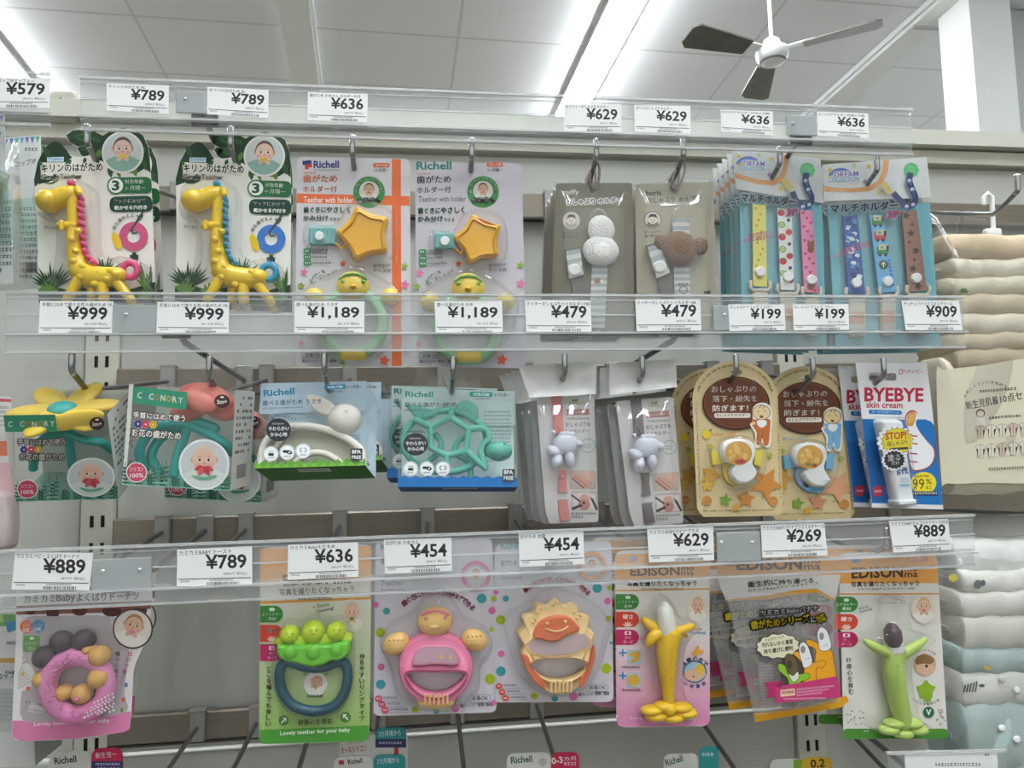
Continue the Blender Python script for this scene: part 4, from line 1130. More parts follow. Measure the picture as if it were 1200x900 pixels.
def flowerbox(crop, q, petal, label, Y, tilt, yaw, D, prn, hangtab, up=False):
    fr = Frame(crop, ((q[0][0]+q[2][0])/2, (q[0][1]+q[2][1])/2), Y, yaw, tilt)
    o = thing('flower_teether_box', fr, label, 'teether', 'flower teether boxes')
    g = qd(q); mb = MB(fr)
    f, b = boxframe(mb, q, D, BOXC(), None, M('#dfe4e1', .6), BOXC(), M('#e4e2da', .55), BOXC(), M('#a7cdbf', .6))
    mb.flat([g(0, 0), g(.045, 0), g(.03, 1), g(0, 1)], '#dfddd6', EPS); sideprint(mb, f, b, True)
    bk = MB(fr); bk.h = -D+.001
    for i in range(7): pass
    mb.build('carton', o)
    m = MB(fr, EPS*2)
    m.flat([g(0, .0), g(.50, .0), g(.50, .20), g(0, .19)] if not up else [g(.04, .02), g(.55, .05), g(.55, .225), g(.04, .185)], '#3f9b78')
    cols = ('#e9e4d6', '#4a6ea8', '#e9e4d6', '#c96f5c', '#e9e4d6', '#d8b23a', '#e9e4d6', '#e9e4d6')
    for i, ch in enumerate('COCONORY'):
        if up: a0 = .085+.055*i; m.text(ch, g(a0, .135+.004*i), g(a0+.043, .135+.004*i), prn, cols[i], .02, 2)
        else: a0 = .03+.058*i; m.text(ch, g(a0, .135), g(a0+.045, .135), prn, cols[i], .02, 2)
    x, y = g(.88, .12) if up else g(.89, .11); m.dot(x, y, 46, '#4a332c', 40); m.flat(leaf(x-52, y, 0, 104, 10), '#4a332c'); m.text('3m+', (x-30, y+18), (x+30, y+14), 26, '#efe9e2', .03, 2); m.dot(x, y-24, 12, '#efe9e2', 6)
    t0 = (.055, .335, .545, .49) if up else (.10, .345, .56, .50)
    m.text('手首にはめて使う', g(t0[0], t0[1]), g(t0[2], t0[1]+.01), 40, '#f2efe9', .03, 2, out='#4b3a34', ow=5)
    for k, c in enumerate(('#4b4796', '#d8506f', '#e0b234')):
        x, y = g(t0[0]+.055+.07*k, t0[1]+.055)
        for a in range(6): m.dot(x+14*math.cos(a*1.047), y+14*math.sin(a*1.047), 11, c, n=10)
        m.dot(x, y, 6, '#f3ead6', n=8)
    m.text('お花の歯がため', g(t0[0], t0[3]+.025), g(t0[2]-.03, t0[3]+.035), 46, '#f2efe9', .03, 2, out='#4b3a34', ow=5)
    # leaf print along the foot
    m.flat([g(0, .965 if up else .93), g(.2, .955), g(.6, .95), g(1, .95), g(1, 1), g(0, 1)], '#a9d3c3')
    rg = random.Random(5)
    for k in range(26):
        u = .03+.94*k/25; x, y = g(u, .99); hh = m.up(); L = rg.uniform(60, 130)*(1.25 if (u < .12 or u > .88 or .25 < u < .42) else .8)
        for s_ in range(5):
            xx, yy = x, y-L*s_/6
            for sg in (-1, 1): m.flat(leaf(xx, yy, -90+sg*48, 24, 6, 4), ('#2f5d50', '#3f7a66', '#6aa48e')[k % 3], hh)
        m.flat(stroke([(x, y), (x, y-L)], 3), '#3c6a5a', hh+EPS/2)
    x, y = g(.125, .87) if up else g(.14, .855); m.dot(x, y, 62 if up else 66, '#eef0ea', 60); m.dot(x, y, 56 if up else 60, '#cf4a66', 54); m.text('シリコン', (x-40, y-4), (x+40, y-6), 26, '#f6e6ea', .02, 2); m.text('100%', (x-40, y+32), (x+40, y+30), 26, '#f6e6ea', .02, 2)
    x, y = g(.745, .755) if up else g(.765, .735)
    m.photo(x, y, 137, '#cdd0d2', '#d9e2dc', '#e2c9b4', '#e5bfa8', '#cf4a55', 137 if up else 112, '#eff0ec')
    [m.flat(leaf(x, y+14, a, 62, 17), c) for a, c in ((165, '#c9464f'), (20, '#cf5560'), (125, '#d4626a'), (60, '#c04450'))]; m.flat(sp([(x-75, y+62), (x-20, y+92), (x+60, y+80), (x+70, y+62), (x, y+74)], 3), '#6fae92')
    m.build('print', o)
    # the silicone flower and its bracelet stems
    te = M('#3fb0a8', .4, 0, 0, .4, .1); fl = MB(fr); st = MB(fr); pm = M(petal, .45, 0, 0, .4, .1)
    P3 = lambda a, b, d: g(a, b)+(-d,)
    if up:
        for k, (a, b, rx, ry, r0) in enumerate(((.72, .10, 175, 95, 12), (.60, .20, 150, 80, -30), (.86, .16, 130, 90, 30))): fl.ball(*g(a, b), rx, ry, -.022-.004*k, .010, pm, r0)
        fl.ball(*g(.66, .13), 120, 70, -.012, .006, pm, 20)
        pipes = [[P3(.20, .84, .03), P3(.14, .66, .02), P3(.25, .44, .02), P3(.50, .37, .024), P3(.72, .42, .026), P3(.95, .56, .03), P3(1.0, .62, .04)],
                 [P3(.34, .86, .035), P3(.25, .70, .03), P3(.33, .52, .03), P3(.52, .40, .028)], [P3(.47, .88, .022), P3(.50, .66, .024), P3(.58, .36, .026)], [P3(.52, .32, .03), P3(.68, .34, .026), P3(.84, .40, .03)]]
    else:
        f5 = [(.50, -.02, 0)]
        for k in range(6):
            a = math.radians(60*k+10)
            cx, cy = g(.60, -.02)
            c = fr.L(cx, cy, -.030)+Vector((.026*math.cos(a), .019*math.sin(a), .004+.004*math.sin(a)))
            ax = Vector((math.cos(a), math.sin(a)*.8, .25*math.sin(a))).normalized()
            fl.ell(c, ax*.022, Vector((-math.sin(a), math.cos(a), 0))*.012, Vector((0, 0, .005)), pm, 16, 10)
        fl.ell(fr.L(*g(.60, -.02), -.030)+Vector((0, -.004, .006)), Vector((.012, 0, 0)), Vector((0, .011, 0)), Vector((0, 0, .006)), te)
        fl.ell(fr.L(*g(.66, .07), -.003), Vector((.027, 0, .006)), Vector((0, .003, 0)), Vector((-.002, 0, .008)), pm)
        pipes = [[P3(.60, .04, .03), P3(.60, .30, .028), P3(.60, .62, .028)], [P3(.60, .22, .026), P3(.75, .30, .02), P3(.90, .33, .02), P3(1.0, .42, .03)], [P3(.60, .22, .03), P3(.40, .25, .03), P3(.27, .40, .03), P3(.22, .62, .035)]]
    for p in pipes: st.tube(sp3(p), 30, te, 12)
    so = st.build('stem', o); fl.build('flower', so)
    # hanging tab of clear film
    tb = MB(fr); tb.slab(hangtab, -D+.0002, -D+.0008, BOXC()); tb.build('hang_tab', o)
    return o
def sp3(pts, n=4):
    out = []
    for i in range(len(pts)-1):
        g = lambda j: np.array(pts[min(max(j, 0), len(pts)-1)], float)
        a, b, c, d = g(i-1), g(i), g(i+1), g(i+2)
        for t in range(n):
            t /= n; out.append(tuple(0.5*((2*b)+(c-a)*t+(2*a-5*b+4*c-d)*t*t+(3*b-a-3*c+d)*t**3)))
    out.append(pts[-1]); return out
flowerbox((0, 430, 5.294), [(20, 300), (665, 292), (735, 822), (90, 838)], '#f0cf57', 'flower teether box with yellow petals, tipped forward on its hook', .012, -27, 0, .055, 34,
          [(150, 95), (640, 95), (640, -20), (610, -50), (180, -50), (150, -20)])
fb = flowerbox((130, 420, 5), [(106, 150), (730, 184), (700, 776), (66, 740)], '#ef8f84', 'flower teether box with a coral pink flower, facing straight out', .012, -3, -4, .060, 36,
          [(270, 190), (830, 215), (840, 70), (815, 45), (300, 25), (275, 50)], True)
copy_tree(fb, Vector((.012, .0740, -.0165)), 'flower teether box hanging behind the coral pink flower box')
# --- animal teether boxes
def animalbox(crop, q, ch, label, Y, tilt, yaw, D):
    fr = Frame(crop, ((q[0][0]+q[2][0])/2, (q[0][1]+q[2][1])/2), Y, yaw, tilt)
    o = thing('animal_teether_box', fr, label, 'teether', 'animal teether boxes')
    g = qd(q); rab = ch == 'rabbit'
    low, low2 = ('#5e9a35', '#2f6a26') if rab else ('#1f6fb4', '#143f80')
    mb = MB(fr); f, b = boxframe(mb, q, D, BOXC(), None, M('#d2e8f6' if rab else '#e2f6f4', .6), BOXC(), BOXC(), BOXC(), M(low2, .5))
    bm = [fr.L(*g(u, v)) for u, v in ((.30, .96), (.66, .96))]
    # sticker under the box
    A, B = f[3], f[2]; dn = Vector((0, 1, 0))
    p = [A+(B-A)*u+Vector((0, D*t, 0)) for u, t in ((.37, .12), (.66, .12), (.66, .34), (.37, .34))]
    mb.add([Vector((v.x, v.y, v.z-.0003)) for v in p], [(0, 1, 2, 3)], '#e9e8e2')
    for k in range(16):
        u = .39+.016*k; pp = [A+(B-A)*uu+Vector((0, D*t, -.0005)) for uu, t in ((u, .18), (u+.009, .18), (u+.009, .28), (u, .28))]
        mb.add(pp, [(0, 1, 2, 3)], '#4a494c')
    mb.build('carton', o)
    m = MB(fr, EPS*2)
    # printed band along the foot, also round the right wall
    zz = [g(i/24, (.90 if not rab else .925)+(.022 if i % 2 else -.014)*(1 if rab else .6)*(1+.4*((i*7) % 3))) for i in range(25)]
    if not rab: zz = [g(i/40, .895+.011*math.cos(i*1.5708)) for i in range(41)]
    m.flat(zz+[g(1, 1), g(0, 1)], low)
    if rab:
        for i in range(12): m.flat([g(i/12, 1), g(i/12+.04, .95), g(i/12+.08, 1)], '#78b040')
    m2 = 1
    tc_ = '#1f88ab' if rab else '#2a8f86'
    w = .285 if rab else .24
    m.text('Richell', g(.045, .145 if rab else .075), g(.045+w, .125 if rab else .072), (48 if rab else 36), tc_, .03, 2)
    y0 = .255 if rab else .18
    m.text('遊べる歯がため', g(.04, y0), g(.41, y0-.008), 38 if rab else 32, '#3c464c', .015, 2); m.text('うさぎ' if rab else 'かめ', g(.44 if rab else .40, y0-.012), g(.585 if rab else .485, y0-.014), 34 if rab else 30, '#3c464c', .015, 2)
    a, b_ = g(.04, y0+.02), g(.42, y0+.016); m.greek(a[0], a[1], b_[0] if rab else b_[0]-50, 12, '#5d6f78', (b_[1]-a[1])/(b_[0]-a[0]))
    a, b_ = g(.60, .05 if rab else .028), g(.80, .045 if rab else .028); k = 16
    m.flat(rnd([(a[0], a[1]-k), (b_[0], b_[1]-k), (b_[0], b_[1]+k), (a[0], a[1]+k)], 14), tc_); m.text('対象月齢', (a[0]+22, a[1]+10), (b_[0]-20, b_[1]+10), 20, '#e8f2f4', .02)
    c = g(.815, .045 if rab else .03); m.text('3ヶ月頃〜', (c[0], c[1]+13), (c[0]+(105 if rab else 92), c[1]+13), 24, '#3c464c', .015); m.greek(a[0]+40, a[1]+22, a[0]+130, 12, '#5d6f78')
    x, y = g(.20, .545) if rab else g(.142, .56); R = 88 if rab else 76
    m.flat(rnd(circ(x, y, R, R*.92, 30), 3, 2), '#2c3033'); m.text('やわらかい', (x-R*.8, y+8), (x+R*.85, y+4), 30*R/88, '#eceeee', .02, 2); m.text('かみ心地', (x-R*.66, y+48*R/88), (x+R*.7, y+46*R/88), 30*R/88, '#eceeee', .02, 2); m.greek(x-R*.5, y-R*.55, x+R*.5, 11, '#b9bec0')
    for s_ in (-1, 1):
        for k in range(3): m.line([(x+s_*(R*.75+18*k), y-R*(.92-.12*k)), (x+s_*(R*.92+20*k), y-R*(1.10-.10*k))], 3, '#3c464c')
    m.greek(x-R*.7, y-R*1.12, x+R*.7, 12, '#4a555a')
    for k in range(3):
        x, y = g(.145+.145*k, .83-.012*k) if rab else g(.105+.135*k, .81)
        r = 54 if rab else 46
        m.dot(x, y, r, '#e9ecec'); m.ring(x, y, r*.94, r*.89, '#9aa2a4')
        if k == 0: m.rect(x-r*.36, y-r*.1, x+r*.36, y+r*.28, '#2f3436', 6); m.line([(x-r*.36, y-r*.3), (x+r*.36, y-r*.3)], 3, '#2f3436')
        elif k == 1: m.dot(x-r*.3, y-r*.12, r*.3, '#2f3436', r*.2); m.dot(x+r*.25, y-r*.02, r*.42, '#2f3436', r*.26, rot=20); m.dot(x+r*.3, y, r*.12, '#e9ecec')
        else:
            for s_ in (-1, 1): m.line([(x+s_*r*.2, y-r*.42), (x+s_*r*.45, y-r*.1), (x+s_*r*.2, y+r*.2)], 6, '#3f4648')
        m.greek(x-r*.45, y+r*.42, x+r*.45, 10, '#4a5053')
    x, y = g(.918, .865) if rab else g(.925, .875); r = 42 if rab else 38
    m.rect(x-r, y-r, x+r, y+r, '#33383b', 6); m.text('BPA', (x-r*.75, y-6), (x+r*.75, y-6), 26, '#dfe4e4', .03, 2); m.text('FREE', (x-r*.8, y+r*.76), (x+r*.8, y+r*.76), 24, '#dfe4e4', .02, 2); m.greek(x-r*.7, y+r+5, x+r*.7, 8, '#4a5053')
    m.build('print', o)
    # the print on the card behind the toy, and its small text
    bk = MB(fr, -D+.002); bk.flat([g(.015, -.015), g(.99, -.015), g(.99, .35), g(.015, .35)], M('#d2e8f6' if rab else '#e2f6f4', .6)); bk.para(*g(.72, .2), *g(.95, .75), 14, '#8aa4aa') if not rab else bk.para(*g(.62, .62), *g(.95, .82), 5, '#8aa4aa'); bk.build('back_print', o)
    tb = MB(fr); c = g(.56, -.08) if rab else g(.46, -.10)
    tb.slabhole(rnd([(c[0]-150, c[1]-95), (c[0]+150, c[1]-95), (c[0]+190, c[1]+110), (c[0]-190, c[1]+110)], 30), circ(c[0], c[1]-20, 26, 22, 14), -.026, -.0254, BOXC()); tb.build('hang_tab', o)
    T = MB(fr); toy = None
    if rab:
        wh = M('#ece6dc', .5, 0, 0, .4, .1)
        H = lambda pts, h=-.016: [(x, y, h) for x, y in pts]
        T.tube(sp3(H([(100, 690), (98, 620), (135, 520), (230, 445), (350, 418), (480, 425), (620, 462), (740, 530), (805, 600), (815, 700)])), 27, wh, 14)
        T.tube(sp3(H([(320, 690), (390, 630), (470, 604), (540, 608), (610, 640), (665, 690)])), 24, wh, 12)
        T.tube(sp3(H([(160, 690), (170, 620), (230, 520)], -.02)), 20, wh, 12)
        toy = T.build('rabbit_teether', o)
        T = MB(fr); T.puff(sp([(115, 690), (120, 610), (160, 530), (260, 462), (450, 440), (620, 480), (740, 550), (795, 620), (800, 690)], 4), -.036, -.024, 10, M('#b9b7a4', .6)); T.build('shaded_interior', toy)  # olive-grey sheet: the shadow inside the white arch, put into the colour
        T = MB(fr); T.ball(685, 368, 122, 112, -.016, .0135, wh, 15); T.band(circ(694, 313, 19, 19, 20), circ(694, 313, 11, 11, 20), wh, -.0028); T.flat(circ(694, 313, 12), '#c9c1b6', -.0030); T.build('head', toy)
        T = MB(fr); T.puff(sp([(560, 345), (490, 320), (430, 245), (428, 208), (470, 203), (540, 225), (610, 270), (600, 320)], 4), -.020, -.010, 12, wh); T.h = -.0098
        for r_ in range(6):
            for c_ in range(7):
                x, y = 455+c_*20+r_*9, 228+r_*16+c_*5
                if x < 600 and y < 322: T.dot(x, y, 6, '#d9d0c4', 5, 8)
        T.build('ear', toy)
    else:
        te = M('#62b9a6', .45, 0, 0, .4, .1)
        H = lambda pts, h=-.014: [(x, y, h) for x, y in pts]
        for p in ([(415, 312), (525, 385), (512, 520), (390, 553), (287, 500), (290, 372), (415, 312)], [(415, 312), (424, 262)], [(525, 385), (600, 378), (640, 392), (655, 440), (612, 478), (598, 520), (612, 575), (630, 620)], [(512, 520), (570, 575), (632, 628)], [(390, 553), (386, 610)], [(290, 372), (195, 328)]):
            T.tube(H(p), 22, te, 12)
        T.tube([(380+262*math.cos(t*.3142), 462+192*math.sin(t*.3142), -.020) for t in range(20)], 23, te, 12, True)
        T.tube(sp3(H([(250, 600), (330, 540), (355, 470), (320, 420)], -.024)), 20, te); T.tube(sp3(H([(540, 690), (520, 590), (440, 530), (460, 460), (520, 430)], -.024)), 20, te)
        toy = T.build('turtle_teether', o)
        T = MB(fr); T.ball(712, 522, 86, 64, -.014, .011, te, 3); T.ball(744, 552, 7, 7, -.0045, .002, M('#2f6f64', .5)); T.ball(748, 475, 6, 4, -.006, .002, M('#2f6f64', .5)); T.build('head', toy)
        for k, (pp) in enumerate(([(440, 290), (455, 235), (510, 210), (570, 240), (585, 300), (560, 345), (500, 310)], [(225, 330), (165, 275), (140, 240), (200, 240), (300, 270), (320, 300)])):
            T = MB(fr); T.puff(sp(pp, 4), -.026, -.016, 12, te); T.h = -.0158
            for j in range(4): T.line([(pp[0][0]+20+18*j, pp[0][1]-10-6*j*(1-k)), (pp[0][0]+70+14*j*(1-k)-60*k, pp[0][1]-50+18*j)], 5, '#4f9f8e')
            T.build('flipper', toy)
    return o
ra = animalbox((290, 430, 6), [(85, 125), (845, 108), (828, 692), (46, 714)], 'rabbit', 'clear box with a white rabbit teether and green grass foot', .014, 17, -9, .045)
copy_tree(ra, Vector((.012, .0530, .004)), 'rabbit teether box hanging behind the front rabbit box')
tu = animalbox((450, 430, 5.294), [(100, 140), (818, 160), (830, 745), (85, 745)], 'turtle', 'clear box with a green turtle teether and blue wave foot', .014, 9, -3, .042)
copy_tree(tu, Vector((-.012, .048, .007)), 'turtle teether box hanging behind the front turtle box')

# --- toy clip bags
def clipbag(dx, dy, rot, col, label, hq, Y, n, back):
    fr = Frame((605, 420, 4.5), (270, 450), Y, 0, 0, (270, 400, rot, 1, dx, dy))
    fh = Frame((605, 420, 4.5), hq[0], Y)
    o = thing('toy_clip_bag', fr, label, 'toy clip', 'toy clip bags')
    m = MB(fr); card = [(105, 205), (410, 196), (434, 862), (176, 872), (152, 800), (140, 640), (128, 480)]
    m.slab(rnd(card, 18), -.0005, 0, '#dcd9d6')
    m.flat(sp([(292, 224), (300, 212), (308, 220), (320, 212), (326, 222), (318, 228), (300, 228)], 3), '#8f9a3f'); m.text('Disney', (278, 250), (330, 248), 24, '#8a9440', .0, 2); m.greek(332, 232, 362, 14, '#b9bd8f')
    m.flat([(258, 268), (388, 266), (380, 282), (390, 298), (262, 300), (268, 284)], '#b98078'); m.text('おしゃぶりホルダー', (280, 291), (370, 290), 12, '#f0e2dc', .015); m.greek(268, 312, 384, 11, '#77706f')
    m.text('おしゃぶり&', (260, 362), (390, 358), 25, '#5d5856', .012, 2); m.text('トイホルダー', (262, 395), (384, 392), 22, '#5d5856', .012, 2)
    m.ring(378, 460, 38, 34, '#7fae9d'); m.greek(352, 450, 404, 9, '#7fae9d'); m.greek(356, 464, 398, 9, '#7fae9d')
    def snap_(x0, y0, x1, y1, k):
        m.rect(x0, y0, x1, y1, '#c9b7ae', 8); w, h = x1-x0, y1-y0
        if k == 0:
            m.flat(sp([(x0+w*.1, y0+h*.35), (x0+w*.45, y0+h*.2), (x0+w*.8, y0+h*.75), (x0+w*.5, y0+h*.95)], 4), '#d9a58f'); m.flat(sp([(x0+w*.5, y0+h*.05), (x0+w*.95, y0+h*.1), (x0+w*.95, y0+h*.6), (x0+w*.65, y0+h*.45)], 4), '#e3b9a4'); m.line([(x0+w*.1, y0+h*.4), (x0+w*.55, y0+h*.95)], 8, '#8a4a40'); m.line([(x0+w*.2, y0+h*.3), (x0+w*.7, y0+h*.9)], 5, '#a86a5c')
        else:
            m.rect(x0+w*.05, y0+h*.1, x0+w*.95, y0+h*.95, '#e2d8d2', 4); m.dot(x0+w*.5, y0+h*.42, w*.2, '#d9a58f'); m.dot(x0+w*.5, y0+h*.7, w*.22, '#c98a84'); m.line([(x0+2, y0+h*.2), (x0+w*.35, y0+h*.55)], 10, '#3a3636'); m.line([(x0+w*.75, y0+h*.3), (x1-2, y1-3)], 12, '#3a3636'); m.line([(x0+4, y1-8), (x0+w*.4, y0+h*.72)], 14, '#3f3b3b'); m.flat(star(x0+w*.83, y0+h*.28, 16, 7), '#f0eeea'); m.dot(x0+w*.48, y0+h*.6, 7, '#2d2929')
    snap_(280, 592, 422, 690, 0); snap_(290, 700, 428, 802, 1)
    m.greek(288, 812, 420, 12, '#6a6462'); m.greek(290, 830, 360, 12, '#6a6462')
    m.rect(216, 700, 270, 712, '#a9a5a3'); m.rect(220, 744, 276, 752, '#a9a5a3')
    m.build('card', o)
    b = MB(fr); cm_ = M(col, .55)
    b.slab([(184, 190), (240, 190), (246, 300), (250, 388), (196, 398), (194, 300)], .0010, .0026, cm_); b.slab([(200, 300), (226, 290), (250, 380), (240, 392), (214, 350), (198, 395)], .0026, .0040, cm_)
    b.slab([(222, 588), (266, 588), (264, 640), (270, 704), (222, 706), (226, 640)], .0010, .0026, cm_); b.slab([(222, 752), (270, 748), (286, 852), (232, 858)], .0008, .0022, cm_); b.puff(circ(244, 622, 13), .0026, .005, 4, cm_)
    b.build('strap', o)
    b = MB(fr); wm = M('#e3e5f2', .3, 0, .3, .5, .15)
    for x, y, rx, ry, h, rz, r_ in ((262, 452, 66, 56, .008, .007, 0), (196, 490, 40, 27, .009, .007, 28), (214, 540, 30, 40, .009, .007, 15), (282, 530, 26, 46, .008, .0065, -8), (322, 452, 30, 22, .008, .006, 0)):
        b.ball(x, y, rx, ry, h, rz, wm, r_)
    b.tube([(238, 402, .008), (268, 399, .009), (300, 402, .008)], 16, wm, 12)
    b.ball(195, 390, 12, 12, .006, .004, wm)
    b.build('mitten_charm', o)
    b = MB(fr); b.sheet([(66, 196), (424, 186), (446, 884), (90, 886)], .003, .0014, FILM(), 16, 28, int(dx)+3, .0125, .0004); b.build('bag', o)
    h = MB(fh); h.h = .006; g = qd(hq)
    h.sheet(hq, .010, .0012, M('#d7d6d2', .35, 0, .2), 12, 8, 9, 0, .004)
    h.v = [tuple(fr.M.inverted() @ fh.M @ Vector(p)) for p in h.v]
    h.build('header', o)
    for i in range(n): copy_tree(o, Vector((-.004*(i+1), .0215*(i+1), -.002)), back)
clipbag(0, 0, 0, '#e8918c', 'toy clip bag with a pink strap and a puffy white mitten charm', [(10, 42), (425, 14), (420, 188), (70, 206)], .034, 3, 'toy clip bag hanging in the stack behind the pink strap bag')
clipbag(427, 14, -2.6, '#77706f', 'toy clip bag with a grey strap and a puffy white mitten charm', [(490, 25), (842, 4), (848, 152), (492, 192)], .034, 2, 'toy clip bag hanging in the stack behind the grey strap bag')

# --- arched dummy clip cards
def archcard(tf, blue, label, Y):
    fr = Frame((800, 420, 4.5), (280, 420), Y, 0, 0, tf)
    o = thing('dummy_clip_card', fr, label, 'dummy clip', 'arched dummy clip cards')
    out = [(76, 795)]+[(51, 215)]+[(276+224*math.cos(math.radians(a)), 212+199*math.sin(math.radians(a))) for a in range(186, 355, 8)]+[(502, 215), (531, 800)]+[(506, 830), (110, 836)]
    m = MB(fr); m.slabhole(out, sp([(248, 76), (268, 62), (300, 60), (312, 72), (300, 84), (262, 88)], 3), -.0006, 0, '#dac697')
    dk = '#8a6a34'
    for k in range(26):
        for s_, (xa, xb) in enumerate(((66, 92), (488, 512))): pass
    m.arc('love with own baby. Hoppetta life with own baby Mother', 276, 214, 200, 192, 348, 13, dk, .02, 178)
    for k, (x0, x1) in enumerate(((72, 92), (500, 520))): m.vtext('Hopelifewithownbabyheartslove', (72+22*0 if k == 0 else 500, 225), (92 if k == 0 else 516, 740), 9, dk, .01)
    m.text("life with our baby. Mother's Bakery heart", (110, 812), (480, 806), 13, dk, .02)
    org, grn = '#cf8a3f', '#7fa83e'
    for x, y, r, c, r0 in ((150, 615, 62, '#d2a04a', -70), (130, 670, 40, '#d8b04a', -90), (440, 660, 92, org if not blue else '#dba27a', -60), (335, 742, 52, org if not blue else '#d8946a', -85), (226, 748, 38, grn, -80), (282, 786, 28, '#d8a83a', -90), (146, 466, 22, '#a8b04a', -80), (458, 512, 24, '#a8b04a', -70), (420, 738, 9, grn, 0), (100, 760, 0.1, org, 0)):
        if x+r*.9 < 525: m.flat(star(x, y, r, r*.48, r0), c)
    m.dot(128, 750, 25, org); m.text('日本製', (110, 756), (146, 756), 12, '#f0dfc0', .01); m.dot(478, 752, 25, org); m.text('日本製', (460, 758), (496, 758), 12, '#f0dfc0', .01)
    m.dot(282, 238, 178, '#3f1f12', 142, 44); m.dot(281, 235, 170, '#6b3a22', 134, 44); m.ring(281, 235, 168, 162, '#7d4a2c', 44, 132)
    for t, y, x0, x1 in (('おしゃぶりの', 180, 152, 388), ('落下・紛失を', 230, 157, 394), ('防ぎます！', 280, 158, 346)): m.text(t, (x0, y), (x1, y-2), 34, '#efe9df', .02, 2)
    m.rect(166, 288, 358, 314, '#e9e2d2', 13); m.text('おしゃぶりホルダー', (178, 309), (346, 305), 17, '#5a4434', .015)
    m.text('Blue color' if blue else 'Yellow color', (150, 412), (285, 404), 19, '#8aa4b0' if blue else '#cf8a3f', .01, 2)
    if not blue: m.flat(sp([(106, 405), (112, 382), (132, 378), (148, 392), (145, 414), (122, 424)], 3), '#e6c52c'); m.flat(leaf(140, 385, -40, 22, 6), '#6a8a3a')
    # the printed baby in a romper
    X, Y_ = 420, 350; su = '#c9702f' if not blue else '#7fb2d8'
    body = sp([(370, 330), (368, 270), (395, 238), (440, 236), (470, 270), (470, 340), (468, 400), (462, 462), (430, 468), (418, 440), (405, 468), (380, 462), (382, 400), (355, 350)], 3)
    m.flat(body, '#f1ede2')
    m.flat(sp([(385, 322), (400, 320), (440, 318), (462, 326), (460, 380), (452, 452), (430, 458), (420, 420), (410, 456), (388, 450), (390, 390), (368, 356), (366, 322)], 3), su); m.line([(420, 420), (420, 380)], 2, '#5a4434')
    m.dot(416, 285, 48, '#5a4434', 40); m.dot(416, 285, 45, '#e9cf9c', 37); m.flat(sp([(394, 328), (416, 324), (440, 328), (442, 348), (418, 366), (394, 350)], 3), '#eef0ee'); m.dot(416, 308, 10, '#7a4a3a', 7); m.dot(410, 300, 3, '#d98a7a'); m.line([(392, 282), (404, 278)], 3, '#4a3628'); m.line([(428, 278), (440, 280)], 3, '#4a3628'); m.line(sp([(404, 262), (416, 246), (432, 252), (424, 264)], 3, False), 3, '#4a3628'); m.dot(374, 342, 9, '#e9cf9c'); m.dot(466, 380, 7, '#e9cf9c')
    m.build('card', o)
    b = MB(fr); sm = M('#e9d34a' if not blue else '#6fb0d4', .5)
    b.slab([(152, 492), (216, 488), (218, 555), (160, 562)], .0008, .0040, sm); b.slab([(385, 484), (428, 482), (414, 574), (378, 560)], .0008, .0040, sm)
    b.puff(circ(270, 590, 60, 82, 24), .0006, .004, 8, M('#dcc25a' if not blue else '#8fa2c4', .5)); st = b.build('strap', o)
    q = 0 if not blue else 22
    b = MB(fr); wm = M('#f1f0ee', .3, 0, .3)
    if blue: b.puff(sp([(262, 480), (250, 640), (290, 690), (360, 680), (345, 560)], 4), .0006, .004, 6, sm)
    b.puff(sp([(292-92, 495), (218, 440), (292, 420), (366, 440), (386, 500), (370, 555), (390, 592+q*.3), (384+q, 630), (345+q, 660), (318+q, 664), (280+q, 656), (252+q*.6, 625), (250, 590), (262, 560), (218, 548)], 4), .004, .0125, 16, wm, .007, 5); cl = b.build('clip', o)
    b = MB(fr, .0126); b.dot(295, 500, 71, '#e8a93a', 64, 32); rg = random.Random(2)
    for k in range(16): b.dot(295+rg.uniform(-45, 45), 495+rg.uniform(-40, 40), rg.uniform(8, 18), ('#f0bd54', '#f3cc70', '#e09a30')[k % 3], n=10)
    if blue: b.dot(288, 540, 16, '#7f9a4a', 9); b.dot(318, 545, 14, '#c9402f', 10)
    else: b.dot(305, 545, 30, '#c9502f', 13); b.dot(312, 540, 12, '#b92f4a', 9)
    b.puff(circ(295, 500, 72, 65, 32), .0128, .0175, 20, BLIST(), .0045, 4, False); b.build('window', cl)
    b = MB(fr); b.puff(sp([(192, 470), (215, 425), (292, 405), (375, 425), (440, 478), (430, 580), (400, 650), (330, 690), (250, 690), (215, 640), (140, 575), (142, 485)], 4), .0004, .019, 12, BLIST(), .008, 4, False); b.build('blister', o)
    return o
ya = archcard(None, False, 'arched card with a yellow dummy clip and a baby in orange', .030)
archcard((280, 235, -.4, .985, 376, 24), True, 'arched card with a blue dummy clip and a baby in blue', .054)
copy_tree(ya, Vector((-.006, .046, -.002)), 'arched dummy clip card hanging behind the yellow clip card')

# --- skin cream cards
fr = Frame((980, 410, 4.5), (330, 450), .028)
cr = thing('skin_cream_card', fr, 'white and blue skin cream card with a tube and a thumb drawing, front of three', 'skin cream', 'skin cream cards')
m = MB(fr); out = [(102, 68), (478, 66), (565, 842), (190, 832)]
m.slabhole(out, rr(172, 122, 318, 162, 19), -.0006, 0, '#e7e5e6')
bl = '#1f72b8'
m.flat([(135, 364), (350, 368), (470, 366), (500, 378), (516, 400), (562, 818), (188, 808)], bl)
m.flat([(150, 480), (250, 470), (320, 690), (300, 800), (187, 800)], '#1a5ea4')
m.text('チュチュベビー', (350, 122), (452, 124), 20, '#b5344e', .02, 2); m.flat(sp([(332, 128), (330, 112), (340, 98), (350, 112), (348, 126)], 3), '#c95a70'); m.flat(sp([(336, 124), (335, 112), (341, 104), (346, 114), (344, 123)], 3), '#e7e5e6')
